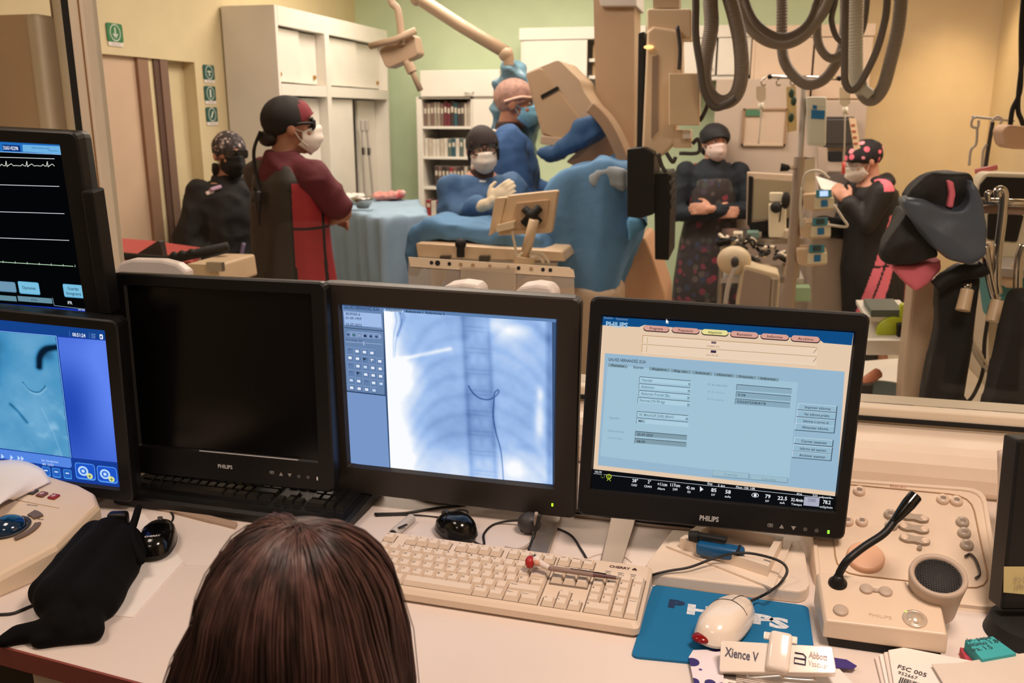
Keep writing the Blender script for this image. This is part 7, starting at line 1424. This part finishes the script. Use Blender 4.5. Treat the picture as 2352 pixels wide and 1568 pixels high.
def arm(sh, el, wr, g=0, r=(.052, .042, .040, .028)): return [('c', Vector(sh), Vector(el), r[0]+g, r[1]+g), ('c', Vector(el), Vector(wr), r[2]+g, r[3]+g)]
def cap(t, M, Rh, m, front=.052, back=-.05, r=(.090, .110, .100), up=.027, puff=0, c=HC_, tail=None, matf=None, mats=()):
    """cloth cap: upper part of an ellipsoid, hem slants from the forehead to the nape"""
    q = MB(M @ Matrix.Translation(c) @ Rh.to_4x4()); vs = []; nu, nv = 32, 14
    def f(i, j):
        a = 2*math.pi*i; b = math.pi*j; x = r[0]*math.sin(b)*math.sin(a); y = -.004+r[1]*math.sin(b)*math.cos(a); z = up+r[2]*math.cos(b)
        h = back+(front-back)*max(0, (y+r[1])/(2*r[1]))**.9 - .012*(abs(x)/r[0])
        if z < h: z = h; 
        w_ = 1+puff*.10*noise.noise(Vector((x*30, y*30, z*30)))+.02*math.sin(a*9)*min(1, (z-h)*15); return (x*w_, y*w_, z)
    q.grid(f, nu, nv, m)
    if matf:
        k = len(q.f); cen = [sum((M.inverted() @ q.v[i] for i in fc), Vector())/len(fc) for fc in q.f]
    o = q.build('cap', t); o.data.validate()
    if matf:
        for x in mats: o.data.materials.append(x)
        Li = (M @ Matrix.Translation(c) @ Rh.to_4x4()).inverted() @ wm(o)
        for p in o.data.polygons: p.material_index = matf(Li @ p.center)
    return o
def mask(t, M, Rh, m, c=HC_):
    f = lambda *v: c+Rh @ Vector(v)
    q = MB(M)
    def g(i, j):
        a = R(-72+144*i); e = abs(2*i-1); z1 = .004-.028*e**1.5; z0 = -.122+.045*e**1.8; z = z1+(z0-z1)*j
        bul = .018*math.sin(math.pi*min(1, j*1.05))*(1-e**2)+.026*(1-e)**3*(1-j)**.6+.004; y = .012+(.093+bul)*math.cos(a)-.018*max(0, j-.6)/.4+.004*math.sin(j*18)*(1-e)
        return f((.068+.006*math.sin(math.pi*j))*math.sin(a), y, z)
    q.grid(g, 24, 12, m); o = q.build('face_mask', t, solid=.003)
    q = MB(M)
    for s in (-1, 1):
        for z in (-.03, -.085): q.tube([f(s*.058, .07, z), f(s*.074, .03, z*.6), f(s*.086, .0, -.005)], .0022, m, seg=6)
    q.build('ear_loop', o); return o
def glasses(t, M, Rh, m, c=HC_, lens=None, w=.028, h=.021, thick=.0035, side=True):
    f = lambda *v: c+Rh @ Vector(v); q = MB(M)
    for s in (-1, 1):
        ring = [f(s*.034+a*1, .104-.010*abs(a+s*.034)/.06, b+.008) for a, b in rrect(w*2, h*2, .012, 4)]
        q.tube(ring+ring[:1], thick, m, seg=6, smooth=False); q.tube([f(s*.062, .098, .012), f(s*.080, .05, .012), f(s*.084, -.01, .006)], thick*1.1, m, seg=6)
    q.tube([f(-.008, .106, .010), f(0, .11, .013), f(.008, .106, .010)], thick, m, seg=6); g = q.build('glasses', t)
    q = MB(M)
    for s in (-1, 1): q.raw([f(s*.034+a, .1045, b+.008) for a, b in rrect(w*1.9, h*1.9, .011, 4)], [tuple(range(20))], lens or M_['lens'])
    q.build('lens', g); return g
def eyes(t, M, Rh, c=HC_, brow=True, bm=None):
    f = lambda *v: c+Rh @ Vector(v)
    for s in (-1, 1):
        q = MB(M); q.sph(f(s*.031, .078, .008), .0125, M_['eye'], 12); q.sph(f(s*.031, .0875, .008), .0055, M_['ink'], 10)
        q.tube([f(s*.018, .092, .014), f(s*.031, .0925, .0175), f(s*.046, .084, .013)], .0018, M_['hairm'], seg=5); q.build('eye', t)
        q = MB(M); q.tube([f(s*.014, .098, .030), f(s*.032, .0965, .036), f(s*.052, .082, .029)], .0035, M_['hairm'], seg=6); q.build('eyebrow', t)
def figure(label, px, pytop, D, a, lean=0, H=None):
    c = ond(px, pytop+50, D); top = ond(px, pytop, D).z; s = top/1.715 if H is None else H/1.715
    d = fdir(a); rz = math.atan2(-d.x, d.y); t = thing('person', label, 'person', (c.x, c.y, top-1.715*s if H is not None else 0), rz)
    M = Matrix.Translation(t.location) @ Matrix.Rotation(rz, 4, 'Z') @ Matrix.Scale(s, 4)
    if lean:   # bend at the hips: shift the figure back so that the head stays put
        M = M @ Matrix.Translation((0, -math.sin(R(lean))*.7, 0)) @ Matrix.Translation((0, 0, .9)) @ Matrix.Rotation(R(-lean), 4, 'X') @ Matrix.Translation((0, 0, -.9))
    return t, M
def legs(t, M, m, shoe=None, lean=0, g=.012, Mleg=None):
    Q = Mleg or M
    blob('trousers', [('c', (.085, 0, .92), (.09, .015, .48), .085+g, .058+g), ('c', (.09, .015, .48), (.09, -.01, .10), .055+g, .042+g), ('c', (-.085, 0, .92), (-.09, .015, .48), .085+g, .058+g), ('c', (-.09, .015, .48), (-.09, -.01, .10), .055+g, .042+g), ('e', (0, 0, .93), (.16, .115, .10))], m, t, voxel=.014, M=Q, amp=.006, fscale=9, fdir='v')
    for s in (-1, 1): blob('shoe', [('e', (s*.09, .05, .04), (.045, .12, .04)), ('e', (s*.09, -.03, .055), (.042, .06, .05))], shoe or M_['paper'], t, voxel=.012, M=Q)
def body(t, M, Rh, sk, arms, hands, Mleg=None):
    P = headprims(Rh)+[('l', TORSO)]
    for a in arms: P += arm(*a)
    for h in hands: P += handprims(*h)
    P += [('c', (.085, 0, .9), (.09, .01, .48), .08, .05), ('c', (.09, .01, .48), (.09, -.01, .1), .048, .036), ('c', (-.085, 0, .9), (-.09, .01, .48), .08, .05), ('c', (-.09, .01, .48), (-.09, -.01, .1), .048, .036)]
    return blob('body', P, sk, t, voxel=.0065, smooth=3, M=M)

def LP(M, px, py, Y): return M.inverted() @ P3(px, py, Y)
# ---- woman in black jacket with patterned cap (left)
t, M = figure('person in a black jacket, patterned grey cap, dark glasses and black mask, left of all', 522, 298, 4.45, 48)
Rh = E3(z=-8, x=-4); A1 = ((.185, 0, 1.385), (.27, -.06, 1.12), (.13, .06, .98)); A2 = ((-.185, 0, 1.385), (-.26, -.02, 1.12), (-.10, .12, 1.0))
body(t, M, Rh, M_['skin'], [A1, A2], [((.13, .06, .98), (-1, .5, -.1), (0, .3, 1), 1, .7), ((-.10, .12, 1.0), (1, .3, -.1), (0, .3, 1), -1, .7)])
jk = mat('black_jacket_fabric', (20, 19, 21), .8, bump=.2, bscale=30)
blob('jacket', [('l', grow([(.72, 0, 0, .175, .125)]+TORSO[:-1], .028)), *arm(*A1, g=.022), *arm(*A2, g=.022), ('e', (.16, 0, 1.37), (.07, .07, .055)), ('e', (-.16, 0, 1.37), (.07, .07, .055))], jk, t, voxel=.011, M=M, amp=.012, fscale=10, seed=21)
blob('hood_collar', [('l', [(1.38, 0, -.01, .125, .10), (1.42, 0, -.015, .105, .088), (1.465, 0, -.02, .085, .08)]), ('e', (0, -.09, 1.39), (.12, .05, .05))], jk, t, voxel=.010, M=M, amp=.008, fscale=14, seed=22)
q = MB(M); q.box((.14, .085, 1.405), (.07, .03, .02), mat('lilac_patch', (196, 160, 186), .7), rot=E3(x=25, y=12), bev=.006); q.box((.17, .075, 1.385), (.05, .014, .02), mat('pale_patch', (226, 206, 200), .7), rot=E3(x=20, y=14), bev=.004); q.build('shoulder_patch', t)
q = MB(M); q.tube([(.03, .15, 1.1), (.06, .155, 1.0), (.05, .16, .88)], .012, mat('lilac_reflection', (110, 96, 124), .5)); q.build('front_reflection', t)  # lilac reflection on the jacket front, put in as a coloured strip
cap(t, M, Rh, spotmat('patterned_grey_cap', (54, 48, 50), [(150, 134, 130), (96, 84, 84), (184, 168, 160), (70, 62, 66)], scale=55, thr=.45), front=.05, back=-.085, puff=.5)
q = MB(M); f = lambda *v: HC_+Rh @ Vector(v); q.tube([f(.075, -.02, -.06), f(.07, -.04, -.1), f(.05, -.06, -.12)], .02, M_['hairm']); q.build('hair', t)
mask(t, M, Rh, mat('black_face_mask_cloth', (16, 15, 15), .85)); glasses(t, M, Rh, M_['black'], w=.031, h=.021, thick=.005); eyes(t, M, Rh); legs(t, M, M_['mblack'], M_['dgrey'])

# ---- man seen from behind in a dark red apron
t, M = figure('person seen from behind in dark and red lead apron, black cap with ties, arms crossed', 652, 217, 3.7, 140)
Yh = t.location.y; el = LP(M, 786, 488, Yh-.02); wr = LP(M, 748, 508, Yh+.13)
Rh = E3(z=-26, x=0); A1 = ((.195, .0, 1.385), tuple(el), tuple(wr)); A2 = ((-.195, 0, 1.385), (-.26, .15, 1.17), (-.02, .25, 1.18))
body(t, M, Rh, M_['skin2'], [A1, A2], [(tuple(wr), (-1, .05, .1), (0, 1, .2), 1, .5), ((-.04, .262, 1.18), (1, -.05, -.1), (0, 1, .2), -1, .5)])
bur = mat('burgundy_shirt', (92, 26, 36), .8, bump=.15, bscale=40); redp = mat('red_apron_panel', (168, 44, 52), .7, bump=.1, bscale=40); olv = mat('dark_olive_apron', (50, 44, 36), .6, bump=.15, bscale=30); pip = mat('black_piping', (18, 14, 14), .6)
sl = [('c', Vector((.165, 0, 1.385)), Vector((.20, 0, 1.37)), .07, .072), ('c', Vector((.20, 0, 1.37)), Vector((.20, 0, 1.37)).lerp(el, .78), .070, .066), ('c', Vector((-.165, 0, 1.385)), Vector((-.20, 0, 1.37)), .07, .072), ('c', Vector((-.20, 0, 1.37)), Vector((-.255, .12, 1.21)), .074, .072)]
blob('shirt', sl+[('c', Vector((s_*.06, 0, 1.405)), Vector((s_*.185, 0, 1.385)), .060, .066) for s_ in (-1, 1)]+[('l', grow(TORSO[2:5], .016)), ('l', [(1.33, 0, -.01, .15, .11), (1.39, 0, -.015, .125, .105), (1.44, 0, -.02, .088, .088), (1.485, 0, -.02, .068, .070)])], bur, t, voxel=.010, M=M, amp=.008, fscale=9, seed=31, matf=lambda p, n: 1 if (p.x < -.07 and p.z < 1.44) else 0, mats=[olv])
def mf(p, n):
    if p.z > 1.33 and p.x > .06 and p.z > 1.36-.0: return 1 if p.y > -.06 else 0
    if p.x > .02:
        an = math.degrees(math.atan2(p.y+.0, p.x))
        if -32 < an < 60: return 2 if abs(an-8) < 2.5 or abs(p.z-1.17) < .006 else 1
        if -36 < an <= -32: return 2
    return 0
blob('lead_apron', [('l', [(.42, 0, 0, .235, .18), (.80, 0, 0, .225, .17), (1.05, 0, 0, .205, .155), (1.25, 0, 0, .205, .150), (1.36, 0, -.005, .19, .125), (1.425, 0, -.01, .12, .09)])], olv, t, voxel=.011, M=M, amp=.012, fscale=6, seed=32, fdir='v', matf=mf, mats=[redp, pip])
def cf(p): return 1 if (p.y > .035 and p.x > -.1 and p.z < .11) else 0
cap(t, M, Rh, mat('black_cap_cloth', (26, 22, 20), .8), front=.062, back=-.075, r=(.092, .114, .101), puff=.3, matf=cf, mats=[mat('dark_red_cap', (118, 28, 40), .8)])
q = MB(M); f = lambda *v: HC_+Rh @ Vector(v); q.sph(f(0, -.09, -.05), (.055, .03, .035), M_['hairm'], 16); q.build('hair', t)
for s in (-1, 1): q = MB(M); q.tube([f(s*.008, -.118, -.02), f(s*.014+.0, -.15, -.10), f(s*.02, -.15, -.2), (s*.022, -.162, 1.28)], .0055, M_['mblack'], seg=6); q.build('cap_tie', t)
q = MB(M); q.tube([(0, -.155, 1.32), (.01, -.165, 1.25), (.015, -.168, 1.18)], .016, M_['hairm'], rf=lambda x: 1.2-x); q.build('ponytail', t)
mask(t, M, Rh, M_['maskw']); glasses(t, M, Rh, M_['black'], w=.030, h=.019, thick=.006); eyes(t, M, Rh); legs(t, M, M_['mblack'], M_['dgrey'])

gown = mat('blue_surgical_gown', (72, 108, 150), .8, var=.12, vscale=7, bump=.3, bscale=22); gown2 = mat('bright_blue_surgical_gown', (54, 94, 148), .8, var=.12, vscale=7, bump=.3, bscale=22)
glove = mat('cream_latex_glove', (226, 208, 176), .4)
# ---- standing surgeon in profile
t, M = figure('person in blue gown, sheer cap and blue mask standing in profile beside the patient', 1172, 178, 4.95, 88)
Rh = E3(z=0, x=-6); A1 = ((.185, 0, 1.385), (.22, .06, 1.08), (.16, .30, 1.02)); A2 = ((-.185, 0, 1.385), (-.22, .10, 1.10), (-.14, .34, 1.06))
body(t, M, Rh, M_['skin2'], [A1, A2], [])
blob('surgical_glove', handprims((.16, .31, 1.015), (-.2, 1, -.1), (0, 0, 1), 1, .7)+handprims((-.14, .35, 1.055), (.2, 1, -.1), (0, 0, 1), -1, .7)+[('c', (.165, .27, 1.03), (.16, .33, 1.01), .034, .03), ('c', (-.145, .31, 1.07), (-.14, .36, 1.05), .034, .03)], glove, t, voxel=.006, smooth=3, M=M)
blob('gown', [('l', [(.35, 0, 0, .24, .20), (.8, 0, 0, .215, .175), (1.05, 0, 0, .195, .155), (1.25, 0, 0, .20, .15), (1.37, 0, -.005, .19, .125), (1.43, 0, -.01, .11, .095)]), *arm(*A1, g=.035), *arm(*A2, g=.035)], gown2, t, voxel=.012, M=M, amp=.018, fscale=7, seed=41)
blob('neck_collar', [('l', [(1.40, 0, -.01, .078, .078), (1.49, 0, -.012, .066, .066)])], mat('dark_brown_thyroid_collar', (58, 34, 30), .7), t, voxel=.008, M=M)
q = MB(M); q.tube([(.08*math.cos(a), -.01+.08*math.sin(a), 1.432-.012*math.sin(a)) for a in [2*math.pi*i/20 for i in range(21)]], .006, M_['paper'], smooth=False, seg=6); q.build('neckline_piping', t)
cap(t, M, Rh, mat('sheer_pinkish_cap', (178, 138, 124), .7, var=.3, vscale=40), front=.04, back=-.085, r=(.087, .107, .100), puff=.4)
q = MB(M); f = lambda *v: HC_+Rh @ Vector(v); q.tube([f(.05, .088, .035), f(.088, .03, .03), f(.09, -.05, -.0)], .007, mat('cap_band', (226, 190, 172), .7)); q.build('cap_band', t)
mask(t, M, Rh, M_['maskb']); eyes(t, M, Rh); legs(t, M, mat('teal_scrub_trousers', (50, 86, 110), .8))
# ---- assistant with glasses facing the window
t, M = figure('person in blue gown and cream gloves, black glasses and white mask, facing the window', 1106, 285, 4.45, 14)
Yh = t.location.y; el = LP(M, 1040, 498, Yh-.08); wr = LP(M, 1122, 468, Yh-.27)
Rh = E3(z=-4, x=-8, y=4); A1 = ((.175, 0, 1.365), tuple(el), tuple(wr)); A2 = ((-.175, 0, 1.365), (-.22, .08, 1.10), (-.08, .24, 1.02))
hd = (LP(M, 1166, 432, Yh-.27)-wr).normalized()
body(t, M, Rh, mat('rosy_skin', (214, 158, 136), .5), [A1, A2], [])
gp_ = [('c', el.lerp(wr, .55), wr, .040, .032)]+handprims(tuple(wr), tuple(hd), (.1, .8, .3), 1, .5, 1.05)+[('c', (-.11, .20, 1.03), (-.08, .24, 1.02), .036, .03)]+handprims((-.08, .24, 1.02), (.7, .4, -.1), (0, 0, 1), -1, .5)
blob('surgical_glove', gp_, glove, t, voxel=.006, smooth=3, M=M)
blob('gown', [('l', [(.35, 0, 0, .25, .20), (.8, 0, 0, .225, .18), (1.05, 0, 0, .205, .16), (1.25, 0, 0, .195, .15), (1.36, 0, -.005, .185, .125), (1.43, 0, -.01, .11, .095)]), *arm(A1[0], A1[1], tuple(el.lerp(wr, .72)), g=.030), *arm(*A2, g=.03)], gown, t, voxel=.012, M=M, amp=.02, fscale=7, seed=51)
blob('neck_collar', [('l', [(1.40, 0, -.0, .078, .078), (1.475, 0, -.0, .066, .066)])], mat('dark_brown_thyroid_collar', (58, 34, 30), .7), t, voxel=.008, M=M)
q = MB(M); q.tube([(.085*math.cos(a), -.005+.085*math.sin(a), 1.43-.02*math.sin(a)) for a in [2*math.pi*i/20 for i in range(21)]], .007, M_['paper'], smooth=False, seg=6); q.build('neckline_piping', t)
cap(t, M, Rh, mat('dark_brown_cap', (40, 28, 28), .8), front=.040, back=-.085, r=(.090, .110, .101), up=.026, puff=.5); 
q = MB(M); f = lambda *v: HC_+Rh @ Vector(v); [q.tube([f(s*.06, .065, .05), f(s*.08, .04, .0), f(s*.078, .03, -.06)], .009, M_['hairm'], seg=8) for s in (-1, 1)]; q.build('hair', t)
mask(t, M, Rh, M_['maskw']); glasses(t, M, Rh, M_['mblack'], lens=clear('clear_lens', (.97, .97, .97, 1), .1), w=.027, h=.021, thick=.0042); eyes(t, M, Rh); legs(t, M, mat('teal_scrub_trousers', (50, 86, 110), .8))
# ---- nurse with crossed arms
t, M = figure('person with arms crossed in a dark flowered lead apron, black bouffant cap and pale mask', 1640, 280, 5.5, -4)
Rh = E3(z=14, x=-4); A1 = ((.18, 0, 1.385), (.255, .05, 1.10), (.0, .20, 1.12)); A2 = ((-.18, 0, 1.385), (-.255, .05, 1.12), (.02, .225, 1.15))
body(t, M, Rh, M_['skin'], [A1, A2], [((.0, .20, 1.12), (-1, .1, .1), (0, 1, .2), 1, .4), ((.02, .24, 1.155), (1, -.0, .0), (0, 1, .2), -1, .6)])
jc = mat('dark_teal_sleeves', (22, 32, 42), .8, bump=.2, bscale=30)
blob('long_sleeved_top', [('l', grow(TORSO[1:], .012)), *arm(*A1[:2], (.03, .19, 1.12), g=.018), *arm(*A2[:2], (-.01, .215, 1.14), g=.018), ('l', [(1.40, 0, -.01, .085, .08), (1.475, 0, -.02, .07, .07)])], jc, t, voxel=.010, M=M, amp=.006, fscale=12, seed=61)
flo = spotmat('flowered_apron_fabric', (58, 50, 50), [(120, 58, 72), (58, 64, 84), (92, 82, 78), (70, 74, 70), (140, 56, 72), (74, 62, 78), (52, 46, 48), (56, 50, 50), (64, 56, 54), (50, 46, 50)], scale=24, thr=.5, rough=.75)
blob('lead_apron', [('l', [(.46, 0, 0, .235, .17), (.60, 0, 0, .23, .17), (.90, 0, 0, .20, .155), (1.05, 0, 0, .175, .135), (1.25, 0, .0, .165, .14), (1.34, 0, .01, .14, .12)]), ('c', (.12, .03, 1.34), (.11, -.03, 1.42), .03, .03), ('c', (-.12, .03, 1.34), (-.11, -.03, 1.42), .03, .03)], flo, t, voxel=.011, M=M, amp=.010, fscale=7, seed=62, fdir='v')
cap(t, M, Rh, mat('black_bouffant_cap', (24, 24, 30), .7, bump=.3, bscale=30), front=.05, back=-.075, r=(.098, .13, .098), up=.028, puff=1)
q = MB(M); f = lambda *v: HC_+Rh @ Vector(v); q.sph(f(0, -.09, -.06), (.06, .04, .05), M_['hairm'], 16); q.build('hair', t)
mask(t, M, Rh, mat('pinkish_mask_cloth', (222, 198, 190), .85)); eyes(t, M, Rh); legs(t, M, M_['mblack'], mat('pale_clog', (214, 208, 190), .5))
# ---- woman reading papers
t, M = figure('person reading papers, cap with pink dots, black lead apron with pink side panels', 1992, 314, 4.85, -88, lean=8)
M0 = Matrix.Translation(t.location) @ Matrix.Rotation(t.rotation_euler.z, 4, 'Z') @ Matrix.Scale(M.to_scale().x, 4) @ Matrix.Translation((0, -math.sin(R(8))*.7, 0))
Yh = t.location.y; el = LP(M, 1990, 512, Yh-.16); wr = LP(M, 1950, 464, Yh-.13); hd = (LP(M, 1922, 432, Yh-.10)-wr).normalized()
Rh = E3(z=0, x=-16); A1 = ((.18, 0, 1.385), (.23, .10, 1.12), (.10, .30, 1.20)); A2 = ((-.18, 0, 1.385), tuple(el), tuple(wr))
body(t, M, Rh, M_['skin'], [A1, A2], [((.10, .30, 1.20), (-.2, 1, .15), (.2, -.2, 1), 1, .6), (tuple(wr), tuple(hd), (-1, .2, .2), -1, .7)])
def mf6(p, n):
    an = math.degrees(math.atan2(-p.x, -p.y))  # 0 = back, 90 = left side
    if p.z > 1.40 and p.x < -.09 and abs(p.y+.02) < .035: return 1
    cc_ = 56+(1.24-p.z)*112; lo, hi = cc_-19, cc_+19
    if p.z < .75: lo -= (.75-p.z)*30; hi += (.75-p.z)*30
    if p.z < 1.24 and lo < an < hi and p.x < 0: return 0 if (abs(an-(lo+hi)/2) < 1.8 or abs(p.z-.93) < .006) else 1
    return 0
blob('lead_apron', [('l', [(.38, 0, -.02, .21, .21), (.62, 0, -.01, .21, .20), (.90, 0, 0, .20, .19), (1.05, 0, -.01, .19, .17), (1.25, 0, -.02, .19, .165), (1.37, 0, -.03, .18, .135), (1.425, 0, -.01, .115, .09)]), *arm(*A1[:2], (.115, .27, 1.19), g=.032), *arm(*A2[:2], tuple(el.lerp(wr, .88)), g=.030), ('e', (0, -.10, 1.43), (.11, .06, .05)), ('e', (0, -.04, 1.44), (.10, .08, .045))], M_['apron'], t, voxel=.0065, M=M, amp=.010, fscale=8, seed=71, fdir='v', matf=mf6, mats=[M_['pink']])
cap(t, M, Rh, spotmat('black_cap_with_pink_dots', (26, 20, 26), [(240, 120, 140), (236, 150, 160), (40, 60, 60), (238, 110, 130), (30, 24, 30)], scale=19, thr=.30), front=.046, back=-.08, r=(.094, .125, .098), up=.026, puff=.8)
mask(t, M, Rh, M_['maskw'])
q = MB(M); f = lambda *v: HC_+Rh @ Vector(v); q.grid(lambda i, j: f(.082*math.cos(R(20+140*i)), .02+.10*math.sin(R(20+140*i)), .045-.07*j), 14, 3, clear('visor_film', (.93, .93, .95, 1), .12, .1, .25, (200, 186, 180))); q.build('clear_visor', t)
eyes(t, M, Rh); legs(t, M, M_['mblack'], mat('pale_clog', (214, 208, 190), .5), Mleg=M0)
q = MB(); a = [P3(1874, 404, Yh+.06), P3(1938, 424, Yh+.02), P3(1944, 452, Yh-.12), P3(1886, 432, Yh-.08)]
q.raw(a+[p+Vector((0, 0, -.004)) for p in a], [(0, 1, 2, 3)[::-1], (4, 5, 6, 7), (0, 4, 5, 1)[::-1], (1, 5, 6, 2)[::-1], (2, 6, 7, 3)[::-1], (3, 7, 4, 0)[::-1]], M_['paper']); tag(q.build('paper_sheets'), 'white papers held by the person with the pink dotted cap', 'paper')
